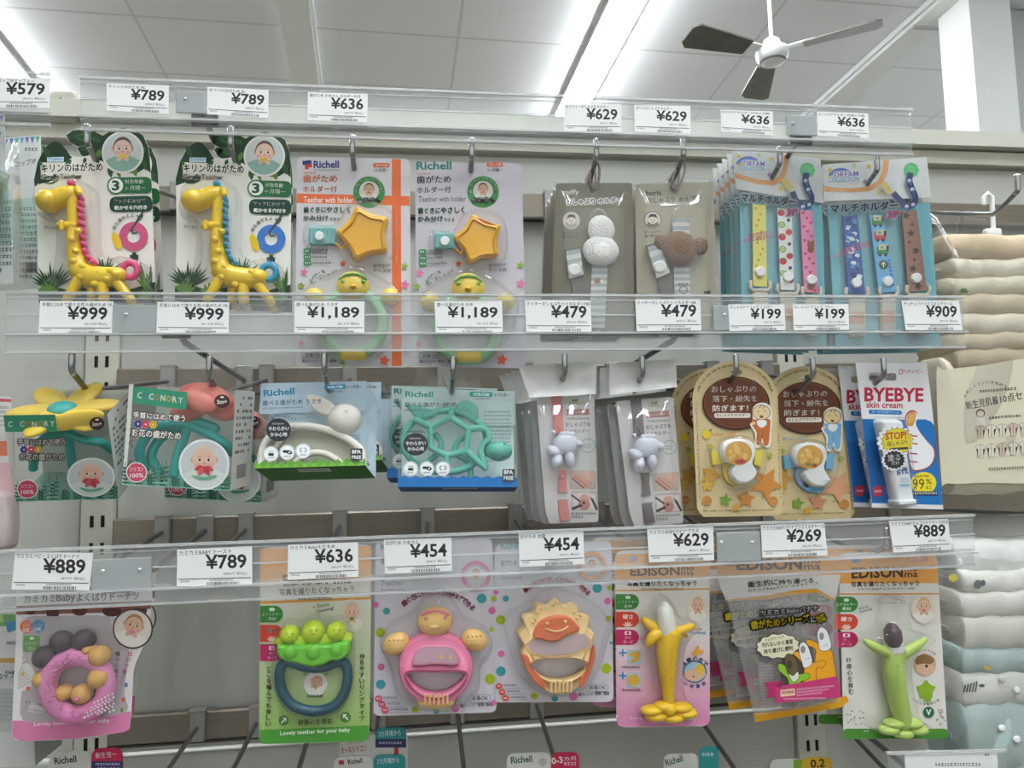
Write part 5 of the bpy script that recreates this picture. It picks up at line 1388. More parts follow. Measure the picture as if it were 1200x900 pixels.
m.text('BYEBYE', (148, 272), (460, 274), 74, '#c0283f', .03, 2); m.text('skin cream', (158, 306), (350, 308), 34, '#c0283f', .02, 2)
m.flat(rnd([(170, 315), (346, 320), (347, 342), (172, 338)], 10), '#2d7fc0'); m.text('爪・ゆび先用クリーム', (188, 334), (330, 337), 14, '#dfeaf2', .015)
red = '#b4283c'
th = [(362, 375), (372, 335), (398, 318), (425, 328), (428, 350), (418, 385), (440, 430), (480, 480), (515, 520), (522, 560), (505, 605), (470, 630), (420, 640), (395, 625), (380, 560), (372, 470), (378, 420)]
m.flat(sp(th, 4), red); c_ = (440, 500)
m.flat(sp([(c_[0]+(x-c_[0])*.93, c_[1]+(y-c_[1])*.955) for x, y in th], 4), '#f0eef0')
m.flat(sp([(372, 392), (378, 345), (400, 327), (418, 334), (420, 352), (410, 388), (396, 404)], 4), '#d9923a'); m.flat(sp([(378, 385), (384, 350), (400, 336), (412, 344), (405, 378)], 4), '#e2ad60')
for y in (452, 492, 545, 588): m.line([(385, y), (428, y+4)], 7, red)
m.dot(460, 702, 68, '#f1dc2f', 58, 30); m.text('99', (402, 735), (464, 735), 56, '#33302a', .0, 2); m.text('%', (472, 708), (504, 708), 28, '#33302a', .01, 2); m.text('以上', (472, 735), (503, 735), 20, '#33302a', .01); m.text('食品成分原料', (412, 674), (490, 672), 14, '#33302a', .01)
m.rect(398, 746, 536, 768, '#2c3038'); m.greek(404, 750, 530, 12, '#dfe2e6')
m.dot(220, 745, 25, '#c22f3f', 30); m.text('日本製', (203, 752), (238, 752), 13, '#f4e2e4', .015)
m.build('card', cr)
b = MB(fr); tm = M('#e9eaec', .3, 0, .3)
b.puff(rnd([(212, 362), (345, 366), (408, 812), (308, 822)], 34, 7), .0006, .013, 20, tm, .009, 4)
b.puff(rnd([(300, 792), (408, 782), (410, 816), (308, 824)], 14), .0006, .017, 10, tm, .008, 4); tb = b.build('tube', cr)
b = MB(fr, .0132); b.text('BYE', (322, 662), (382, 650), 30, '#3a4f9a', .03, 2); b.greek(338, 675, 380, 10, '#7d9ac0'); b.greek(340, 690, 385, 9, '#7d9ac0'); b.rect(336, 706, 388, 722, '#9cc4dc', 4); b.text('指', (352, 640), (372, 632), 20, '#33302a', .01); b.build('print', tb)
b = MB(fr, .0136)
def burst(x, y, R, r, n, c): b.flat([(x+(R if i % 2 else r)*math.cos(math.pi*i/n), y+(R if i % 2 else r)*.86*math.sin(math.pi*i/n)) for i in range(2*n)], c)
burst(312, 480, 102, 88, 18, '#f2f0ee'); burst(322, 482, 90, 74, 18, '#28262a'); burst(322, 482, 86, 71, 18, '#efd828')
b.text('STOP!', (260, 476), (372, 468), 40, '#c22f2f', .03, 2); b.text('指しゃぶり', (270, 510), (376, 498), 26, '#33302a', .02, 2); b.line([(282, 524), (378, 518)], 12, '#33302a')
burst(305, 580, 70, 60, 16, '#f2f0ee'); burst(306, 580, 58, 50, 16, '#28262a'); b.text('塗る', (272, 588), (340, 582), 36, '#f2f0ee', .02, 2); b.text('だけ', (292, 608), (334, 604), 17, '#f2f0ee', .015)
b.build('sticker', cr)
b = MB(fr); b.puff(rnd([(200, 352), (356, 354), (424, 822), (296, 834)], 20), .0004, .0185, 14, BLIST(), .008, 4, False); b.build('blister', cr)
copy_tree(cr, Vector((-.0065, .0215, -.0005)), 'skin cream card in the middle of the three')
copy_tree(cr, Vector((-.0130, .043, -.001)), 'skin cream card at the back of the three')
for tip, lab in (((84, 436), 'chrome peg hook above the yellow flower box'), ((245, 441), 'chrome peg hook above the coral flower box'), ((380, 437), 'chrome peg hook above the rabbit teether box'), ((531, 440), 'chrome peg hook above the turtle teether box'), ((662, 437), 'chrome peg hook through the pink strap bag header'), ((753, 439), 'chrome peg hook through the grey strap bag header'), ((863, 437), 'chrome peg hook through the yellow dummy clip card'), ((953, 440), 'chrome peg hook through the blue dummy clip card'), ((1036, 440), 'chrome peg hook through the skin cream card')):
    hook(tip, 2, lab, group='chrome peg hooks')
# ================================================================== bottom row of hooks
def pills(m, x, y, s, w=1.0):
    """the three coloured feature tabs printed on the edge of the chew-toy cards"""
    for k, (c, a, b) in enumerate((('#3f8a3a', 'エラストマー', '素材'), ('#d8472f', '硬さ', ''), ('#c22a62', 'ハイ', 'ポーズ'))):
        yy = y+k*s*1.06; W_ = 110*w
        m.flat([(x, yy)]+circ(x+W_-s*.46, yy+s*.46, s*.46, None, 10, -90, 90)+[(x, yy+s*.92)], c)
        cx = x+W_*.52
        if k == 0: m.dot(cx, yy+s*.2, s*.16, '#e9f2e4', s*.10); m.text(a, (x+10, yy+s*.56), (x+W_-8, yy+s*.55), s*.17, '#eef4ea', .02); m.text(b, (cx-20, yy+s*.82), (cx+20, yy+s*.82), s*.20, '#eef4ea', .02)
        elif k == 1:
            m.text(a, (cx-26, yy+s*.44), (cx+26, yy+s*.44), s*.28, '#f6e8e2', .03)
            for j in range(5): m.flat(leaf(cx, yy+s*.9, -150+30*j, s*.36, 5, 4), '#f2c9b8')
        else: m.rect(cx-16, yy+s*.10, cx+16, yy+s*.32, '#f4dfe8', 4); m.dot(cx, yy+s*.21, 7, c); m.text(a, (cx-16, yy+s*.58), (cx+16, yy+s*.58), s*.2, '#f4dfe8', .02); m.text(b, (cx-24, yy+s*.84), (cx+24, yy+s*.84), s*.2, '#f4dfe8', .02)
def edison(m, p0, p1, h, c='#4a3f36'):
    f = lambda t: (p0[0]+(p1[0]-p0[0])*t, p0[1]+(p1[1]-p0[1])*t)
    m.text('EDISON', f(0), f(.78), h, c, .035, 2)
    a, b = f(.80), f(1); m.text('mo', (a[0], a[1]-h*.52), (b[0], b[1]-h*.52), h*.42, c, .02, 2); m.text('ma', a, b, h*.42, c, .02, 2)

# --- donut teether pouch
def donut():
    fr = Frame((0, 680, 4.5), (380, 450), .030)
    o = thing('donut_teether_pouch', fr, 'pouch with a pink donut ring teether and round brown beads, front one', 'teether', 'donut teether pouches')
    out = sp([(86, -20), (86, 30)], 1, False)+[(800, -30), (802, 100)]+sp([(790, 200), (772, 300), (735, 395), (705, 470), (700, 560), (692, 690), (682, 785)], 3, False)+sp([(655, 800), (400, 836), (110, 848), (72, 832), (62, 800)], 3, False)+[(66, 700), (84, 300)]
    m = MB(fr); m.slab(out, -.0006, 0, '#e6e2e0')
    m.flat([(86, 135), (801, 108), (796, 150), (600, 170), (86, 182)], '#8a5a4a')
    for x, w, L in ((160, 50, 20), (278, 58, 80), (420, 70, 25), (590, 90, 30), (730, 80, 24)): m.flat(sp([(x-w/2, 150), (x+w/2, 150), (x+w*.45, 160+L*.7), (x, 162+L), (x-w*.45, 160+L*.7)], 4), '#5a3030')
    m.text('カミカミ', (126, 118), (292, 114), 40, '#5d4436', .02, 2); m.text('Baby', (298, 122), (398, 118), 50, '#5d4436', .02, 2); m.text('よくばりドーナツ', (404, 114), (735, 104), 46, '#5d4436', .02, 2)
    m.flat([(86, -16), (799, -26), (800, 6), (86, 14)], '#b98a62')
    m.flat([(66, 740), (300, 742), (500, 728), (690, 690), (682, 786), (655, 800), (400, 836), (110, 848), (72, 832), (63, 800)], '#dd82ad')
    m.text('Lovely teether for your baby', (180, 776), (580, 756), 30, '#f4e6ee', .015, 2)
    # the grey see-through window
    m.flat(sp([(120, 300), (140, 196), (300, 190), (580, 190), (600, 260), (640, 350), (680, 370), (668, 470), (655, 600), (668, 690), (500, 728), (300, 742), (120, 738), (112, 600), (118, 450)], 3), '#b8adb0')
    m.flat(sp([(580, 200), (600, 196), (650, 210), (640, 330), (600, 290)], 3), '#c9bfc2')
    for k in range(8): m.line([(112, 470+22*k-60), (112+9*min(k, 5)+12, 440+24*k-50)], 8, '#dcd8d6')
    m.flat(sp([(90, 470), (150, 440), (185, 500), (150, 570), (90, 580)], 4), '#e2dedb')
    for k in range(6): m.line([(96, 500+14*k), (120+9*k, 450+16*k)], 6, '#b9b2ae')
    m.dot(148, 572, 12, '#d8603a'); m.flat([(138, 690), (165, 640), (240, 680), (225, 705)], '#d8cfd2')
    for x, y, c in ((665, 552, '#3f7fb8'), (642, 685, '#5d9a3a'), (120, 495, '#d8b23a'), (650, 630, '#d8603a')): m.rect(x-8, y-11, x+8, y+11, c)
    m.dot(138, 245, 33, '#d8683a', 36); m.text('OK', (118, 276), (158, 274), 24, '#f6ece4', .02); m.text('レンジ', (122, 246), (156, 245), 15, '#f6ece4', .01); m.dot(203, 242, 35, '#3f86b8', 36); m.text('OK', (176, 272), (222, 270), 26, '#eaf2f6', .02); m.text('煮沸薬液', (180, 240), (226, 239), 15, '#eaf2f6', .01)
    m.rect(124, 292, 210, 378, '#5a9a34', 4); m.dot(168, 306, 12, '#e9f2e0', 9); m.text('シリコン', (130, 344), (204, 343), 19, '#e9f2e0', .02); m.text('素材', (146, 370), (190, 370), 19, '#e9f2e0', .02)
    m.photo(700, 256, 98, '#e6ddd2', '#f0ece6', '#b98a5c', '#e6bd9f', '#e28ab0', rim='#55403c', tilt=.25)
    m.vtext('噛み心地いろいろ', (622, 372), (600, 615), 24, '#4a3f3c', .02); m.vtext('自分で握って', (690, 372), (632, 560), 24, '#b8608a', .02)
    m.text('わたしのかお', (132, 650), (244, 672), 17, '#5a4d4a', .01); m.text('ビーみたい', (140, 686), (228, 702), 17, '#5a4d4a', .01)
    m.build('pouch', o)
    b = MB(fr); ch = M('#4a3a3e', .5); tn = M('#e2ad5a', .45)
    z = .009
    for x, y, r in ((325, 322, 62), (445, 316, 62), (235, 404, 64)): b.ball(x, y, r, r*.95, z, .009, ch)
    db = b.build('chocolate_bead', o)
    b = MB(fr)
    for x, y, r, zz in ((525, 398, 59, .0135), (521, 516, 58, .0135), (434, 598, 56, z), (342, 590, 46, z), (228, 520, 52, z), (470, 362, 34, z)): b.ball(x, y, r, r*.95, zz, .009, tn)
    b.build('biscuit_bead', o)
    b = MB(fr); pk = M('#e88cc0', .45, 0, 0, .4, .1); cx, cy, R = 408, 556, 152
    b.tube([(cx+R*1.02*math.cos(t*.19635), cy+R*math.sin(t*.19635), .010) for t in range(32)], 50, pk, 14, True)
    rg = random.Random(6)
    for k in range(46):
        a = rg.uniform(1.2, 5.2); rr_ = R+rg.uniform(-22, 22); x, y = cx+rr_*math.cos(a), cy+rr_*math.sin(a); t = rg.uniform(0, 3.1)
        b.tube([(x-9*math.cos(t), y-9*math.sin(t), .0198), (x+9*math.cos(t), y+9*math.sin(t), .0198)], 5, pk, 6)
    b.ball(402, 626, 15, 13, .0185, .003, M('#f07a9a', .4))
    b.build('donut_ring', o)
    f = MB(fr, .0225)
    for i in range(9):
        for j in range(6):
            x, y = 440+19*i+6*(j % 2), 706-9*i+17*j-34
            if i+j > 2 and y < 724-4*i: f.dot(x, y, 6, '#f3eef0', n=8)
    f.sheet([(120, 190), (600, 190), (660, 700), (118, 738)], .0225, .0012, FILM(), 18, 18, 11, .001, .0004)
    f.build('window', o)
    return o
dn = donut()
copy_tree(dn, Vector((-.0085, .034, .003)), 'donut teether pouch hanging behind the front donut pouch')

def card_blob(fr, name, o, pts, h, bev, bh):
    b = MB(fr); b.puff(sp(pts, 4), .0004, h, bev, BLIST(), bh, 4, False); return b.build('blister', o)

# --- pea pod teether card
fr = Frame((295, 680, 4.5), (330, 400), .030)
o = thing('pea_pod_teether_card', fr, 'green card with a pea pod teether on a dark teal ring', 'teether', 'chew toy cards')
m = MB(fr); m.slab(rnd([(46, -172), (632, -190), (620, 850), (38, 866)], 44), -.0006, 0, '#e3ddd0')
g = qd([(43, 130), (626, 98), (621, 775), (39, 790)])
m.grad([g(0, 0), g(1, 0), g(1, 1), g(0, 1)], '#e2dcd0', '#9cbf6a', 16)
m.flat([(46, -165), (630, -182), (630, 0), (45, 26)], '#eaa552'); m.flat([(45, 112), (627, 88), (627, 100), (45, 126)], '#e0a04a')
edison(m, (165, 30), (525, 16), 60)
m.text('写真を撮りたくなっちゃう', (146, 82), (540, 62), 36, '#4a4038', .025, 2); m.greek(246, 90, 430, 14, '#5a5048')
m.photo(528, 186, 66, '#dcd3c4', '#e8e2d8', '#d8b89c', '#e6bfa2', '#5a9a2f', 86)
m.text('Enjoy', (350, 150), (412, 138), 22, '#4a7a3a', .01, 2); m.text('Chewing!', (342, 178), (436, 158), 22, '#3a6a5a', .01, 2)
m.flat(star(328, 142, 9, 4), '#c98a5a')
pills(m, 44, 134, 96, 1.1)
m.vtext('どこを噛んでも楽しい', (92, 450), (88, 775), 28, '#3c3c34', .02); m.vtext('持ちやすいリングタイプ', (582, 385), (580, 745), 28, '#3c3c34', .02)
m.text('好奇心を育む', (244, 768), (426, 756), 32, '#3f5a34', .02, 2)
for x, y, s_ in ((168, 740, 1), (496, 722, -1)):
    m.dot(x, y, 27, '#4f8a3f'); m.line([(x-s_*12, y+13), (x+s_*10, y-10)], 7, '#f2f4ea'); m.line([(x-s_*4, y-13), (x+s_*13, y-13), (x+s_*13, y+4)], 6, '#f2f4ea')
m.flat(rnd([(40, 792), (620, 766), (620, 848), (39, 864)], 40), '#4f9a3a'); m.flat([(40, 790), (620, 766), (620, 790), (40, 815)], '#4f9a3a')
m.text('Lovely teether for your baby', (150, 824), (520, 804), 28, '#eef4e4', .02, 2)
m.photo(336, 548, 58, '#e9e0d6', '#ede6de', '#c9936a', '#e0ab8a', '#6fae3a', rim='#f2efe6', tilt=.5); m.arc('かみかみ感える', 336, 548, 78, 215, 325, 16, '#4a4038', .015); m.greek(292, 604, 380, 14, '#4a4038')
m.build('card', o)
b = MB(fr); lm = M('#c6dc2e', .35, 0, .2, .4, .1); pod = M('#6fc832', .38, 0, .2, .4, .1); tl = M('#1d5260', .35, 0, .2)
ring = sp3([(330, 462, .008), (270, 452, .008), (200, 430, .008), (155, 450, .008), (146, 520, .008), (168, 600, .008), (225, 665, .008), (330, 690, .008), (432, 664, .008), (490, 590, .008), (506, 510, .008), (494, 440, .008), (450, 430, .008), (390, 455, .008), (330, 462, .008)], 4)[:-1]
b.tube(ring, 27, tl, 14, True); rg_ = b.build('ring', o)
b = MB(fr)
for x, y, rx, ry in ((200, 285, 54, 50), (325, 272, 62, 62), (447, 268, 54, 52)): b.ball(x, y, rx, ry, .010, .0105, lm)
b.puff(sp([(150, 300), (500, 280), (505, 340), (330, 360), (150, 345)], 4), .002, .013, 12, lm)
for x, y in ((200, 285), (325, 268), (447, 266)):
    for sx in (-16, 16): b.ball(x+sx, y-4, 4, 6, .020, .001, M('#8fa81e', .4), 0, 8, 6)
    b.tube([(x-10, y+12, .0200), (x, y+17, .0206), (x+10, y+12, .0200)], 2.5, M('#8fa81e', .4), 6)
b.build('peas', o)
b = MB(fr); b.puff(sp([(134, 350), (160, 330), (260, 332), (325, 322), (400, 328), (490, 312), (520, 330), (515, 385), (470, 420), (420, 425), (380, 445), (325, 455), (270, 445), (230, 435), (170, 420), (138, 390)], 4), .003, .019, 20, pod, .008, 5)
for x, y in ((205, 378), (325, 380), (445, 366)): b.ball(x, y, 44, 40, .0165, .005, pod)
b.build('pod', o)
card_blob(fr, 'b', o, [(130, 300), (180, 215), (250, 220), (325, 190), (400, 210), (470, 198), (520, 260), (540, 380), (530, 560), (470, 680), (330, 720), (190, 680), (120, 560), (112, 400)], .0245, 14, .009)
PEA = o
# --- turtle and sun teether cards
def ringcard(crop, sun, label, corners, Y):
    fr = Frame(crop, (325, 550) if not sun else (330, 530), Y)
    o = thing('ring_teether_card', fr, label, 'teether', 'ring teether cards')
    m = MB(fr); base = '#cfcad2'; m.slab(rnd(corners, 34), -.0006, 0, base)
    pk = '#cf5f8c' if not sun else '#d8664a'
    if not sun:
        dots = [(550, 292, 24, '#3f9aa0'), (600, 350, 18, '#d86aa8'), (94, 352, 17, '#3f9aa0'), (64, 455, 23, '#a8b81e'), (42, 322, 15, '#d86aa8'), (598, 440, 12, '#a8b81e'), (590, 678, 26, '#a8b81e'), (68, 620, 17, '#d86aa8'), (66, 704, 23, '#3f9aa0'), (424, 818, 20, '#d86aa8'), (332, 830, 15, '#3f9aa0'), (232, 822, 18, '#a8b81e'), (606, 792, 14, '#d86aa8'), (78, 558, .1, base), (608, 292, 14, '#a8b81e')]
        m.text('Richell', (66, 62), (170, 58), 30, '#4a9a94', .03, 2); m.text('歯がため', (66, 130), (180, 126), 34, '#6a666c', .02, 2); m.text('Teether', (66, 232), (176, 228), 28, '#77737a', .01, 2); m.greek(68, 246, 180, 14, '#8a868c'); m.greek(80, 186, 245, 8, '#6a666c', -.02)
        R, cx, cy, a0, a1 = 240, 330, 500, 228, 320; ph = (522, 182, 56)
    else:
        dots = [(562, 222, 25, '#3f9aa0'), (616, 290, 18, '#d86aa8'), (80, 276, 17, '#3f9aa0'), (52, 388, 25, '#a8b81e'), (28, 244, 13, '#d86aa8'), (626, 220, 13, '#a8b81e'), (622, 382, 16, '#a8b81e'), (610, 645, 27, '#a8b81e'), (56, 568, 18, '#d86aa8'), (54, 660, 26, '#3f9aa0'), (436, 792, 22, '#d86aa8'), (338, 802, 18, '#3f9aa0'), (230, 790, 18, '#a8b81e'), (635, 510, 8, '#3f9aa0')]
        m.text('Richell', (52, 18), (165, 14), 34, '#4a9a94', .03, 2); m.text('歯がため', (52, 106), (140, 104), 34, '#77737a', .02, 2); m.greek(52, 126, 165, 20, '#8a868c'); m.greek(52, 162, 168, 14, '#8a868c')
        R, cx, cy, a0, a1 = 245, 340, 420, 228, 318; ph = (534, 105, 60)
    for x, y, r, c in dots: m.dot(x, y, r, c)
    m.arc('歯ぐきにやさしくかみ分けできる', cx, cy, R, a0, a1, 30, pk, .03)
    m.photo(ph[0], ph[1], ph[2]*.72, '#e2d6cc', '#cfcfd2', '#6a5648', '#d8ab90', None); m.ring(ph[0], ph[1], ph[2]*1.28, ph[2]*.95, pk if not sun else '#e2a06a'); m.arc('かめさん' if not sun else 'たいよう', ph[0], ph[1], ph[2]*1.1, 145, 35, 20, '#f2e6ea', .02, None, True)
    for k in range(3):
        x, y = (56+16*k, 772+28*k) if not sun else (44+17*k, 738+32*k)
        m.dot(x, y, 18, '#d8503a' if sun else '#cf4f6a', 16); m.greek(x-10, y-6, x+11, 10, '#f4e6e2'); m.greek(x+24, y-10, x+90+20*(k == 2), 11, '#66636a'); m.line([(x+14, y+12), (x+120, y+10)], 1.5, '#66636a')
    x0, y0, x1, y1 = (488, 752, 592, 790) if not sun else (502, 728, 618, 766)
    m.flat(rr(x0, y0, x1, y1, 16), '#6a676d'); m.flat(rr(x0+2, y0+2, x1-2, y1-2, 15), base); m.text('消毒OK', (x0+12, y1-8), (x1-10, y1-9), 24, '#4b484d', .02, 2)
    m.text('電子レンジ・煮沸・薬液', (x0-38, y1+26), (x1+8, y1+18), 18, '#4b484d', .02)
    m.build('card', o)
    cream = M('#f2c376' if not sun else '#f6cf92', .4, 0, .15, .4, .1); b = MB(fr)
    if not sun:
        pm = M('#ef7fa6', .38, 0, .15, .4, .1)
        outer = [(330+a, 620+c) for a, c in [(178*math.cos(math.radians(t)), 178*math.sin(math.radians(t))*(1.02 if t < 180 else .93)) for t in range(0, 360, 9)]]
        inner = []
        for t in range(0, 360, 9):
            c, sn = math.cos(math.radians(t)), math.sin(math.radians(t))
            c = math.copysign(abs(c)**.75, c)
            inner.append((331+138*c*(1-.30*max(sn, 0)), 664+(84*sn if sn > 0 else 26*sn)-8*math.cos(math.radians(2*t))*(sn < 0)))
        b.puffband(outer, inner, .003, .017, 14, pm); to = b.build('turtle_ring', o)
        b = MB(fr); win = sp([(215, 602), (225, 560), (260, 522), (330, 516), (405, 522), (438, 560), (446, 590), (420, 612), (330, 606), (240, 614)], 4)
        b.puff(win, .0165, .019, 6, M('#e690ae', .4)); wi = [(330+(x-330)*.88, 566+(y-566)*.8) for x, y in win]; b.h = .0191; b.flat(wi, '#d4a9b8')
        b.h = .0193; b.dot(358, 572, 9, '#f4c66a'); b.dot(402, 574, 9, '#f4c66a'); b.build('rattle_window', to)
        b = MB(fr); b.ball(327, 400, 84, 70, .012, .011, cream)
        b.tube([(262, 372, .0185), (290, 356, .0215), (327, 350, .0225), (365, 356, .0215), (392, 372, .0185)], 5, pm); b.ball(282, 388, 8, 7, .0195, .003, pm); b.ball(374, 382, 8, 7, .0195, .003, pm); b.ball(327, 424, 30, 15, .0195, .0045, cream); b.build('head', to)
        for x, y, r_ in ((140, 508, 24), (516, 490, -22)):
            b = MB(fr); b.ball(x, y, 66, 50, .010, .009, cream, -r_)
            for i in range(4):
                for j in range(3): b.ball(x-30+20*i, y-18+18*j, 6, 6, .0178-.0008*abs(i-1.5), .0016, cream, 0, 8, 6)
            b.build('flipper', to)
        b = MB(fr); b.tube([(268, 776, .010), (330, 788, .010), (400, 776, .010)], 32, cream, 14)
        for k in range(6): b.tube([(280+21*k, 752, .0165), (280+21*k, 800, .0165)], 6, cream, 8)
        b.build('grip', to)
        card_blob(fr, 'b', o, [(62, 510), (110, 420), (210, 370), (270, 300), (340, 282), (420, 310), (470, 390), (560, 430), (602, 500), (585, 570), (545, 620), (530, 740), (420, 815), (325, 826), (220, 806), (140, 740), (110, 610)], .0255, 16, .010)
    else:
        om = M('#ea7a4e', .4, 0, .15, .4, .1)
        pts = []
        for k in range(9):
            a = math.radians(152+k*29.5); a2 = math.radians(152+(k+.5)*29.5)
            pts += [(345+205*math.cos(a), 470+190*math.sin(a)*1.0)] if k else [(345+205*math.cos(a), 470+190*math.sin(a))]
            if k < 8: pts += [(345+172*math.cos(a2), 470+158*math.sin(a2))]
        lower = [(530, 560), (505, 640), (460, 740), (400, 770), (345, 775), (290, 762), (230, 690), (190, 610), (165, 570)]
        outer = sp(pts+lower, 3); n = len(outer)
        # inner opening with as many points, read off by angle
        inn = []
        for x, y in outer:
            a = math.atan2(y-640, x-360)
            c, s_ = math.cos(a), math.sin(a)
            inn.append((360+152*math.copysign(abs(c)**.8, c)*(1-.34*max(s_, 0)), 634+(74 if s_ > 0 else 44)*s_))
        b.puffband(outer, inn, .003, .016, 9, cream); to = b.build('sun_ring', o)
        b = MB(fr); b.puff(sp([(225, 485), (235, 430), (275, 385), (340, 366), (410, 372), (455, 410), (470, 440), (420, 460), (385, 478), (350, 500), (300, 502), (265, 490)], 4), .0155, .0195, 10, om)
        b.ball(298, 408, 9, 9, .0195, .002, cream); b.ball(392, 398, 9, 9, .0195, .002, cream); b.tube(sp3([(292, 434, .0198), (320, 446, .0200), (350, 450, .0200), (385, 440, .0200), (408, 424, .0198)]), 5, cream, 8); b.build('face', to)
        b = MB(fr); b.band(circ(358, 522, 178, 66, 36, rot=-4), circ(358, 522, 166, 54, 36, rot=-4), M('#e8b980', .4), .0163); b.flat(sp([(200, 520), (235, 488), (275, 498), (310, 508), (355, 506), (395, 482), (430, 470), (490, 462), (516, 490), (505, 530), (420, 565), (300, 575), (225, 560)], 4), M('#cdb3b2', .25), .0164); b.build('rattle_window', to)
        b = MB(fr)
        b.puff(sp([(165, 570), (200, 585), (215, 640), (262, 690), (295, 752), (270, 748), (220, 700), (180, 630)], 4), .0155, .0185, 7, om); b.puff(sp([(545, 520), (552, 580), (530, 660), (490, 735), (468, 742), (480, 690), (515, 640), (528, 560)], 4), .0155, .0185, 7, om); b.build('side_grip', to)
        b = MB(fr)
        for k in range(6): b.tube([(322+21*k, 712, .0160), (318+21*k, 768, .0160)], 7, cream, 8)
        for x, y in ((250, 350), (235, 385), (270, 330), (222, 400), (440, 350), (455, 380), (475, 365), (330, 310), (350, 300)): b.ball(x, y, 8, 8, .0160, .002, cream, 0, 8, 6)
        b.build('grip', to)
        card_blob(fr, 'b', o, [(72, 400), (110, 350), (190, 310), (270, 250), (345, 222), (430, 250), (500, 270), (590, 340), (638, 420), (610, 500), (585, 600), (520, 720), (430, 775), (340, 790), (250, 770), (160, 690), (110, 580), (85, 480)], .0245, 16, .010)
    return o
ringcard((430, 630, 4.091), False, 'lavender dotted card with a pink turtle ring teether', [(42, 18), (602, 6), (622, 838), (32, 856)], .030)
ringcard((575, 640, 4.5), True, 'lavender dotted card with a smiling orange sun teether', [(22, -6), (636, -28), (648, 822), (16, 824)], .030)

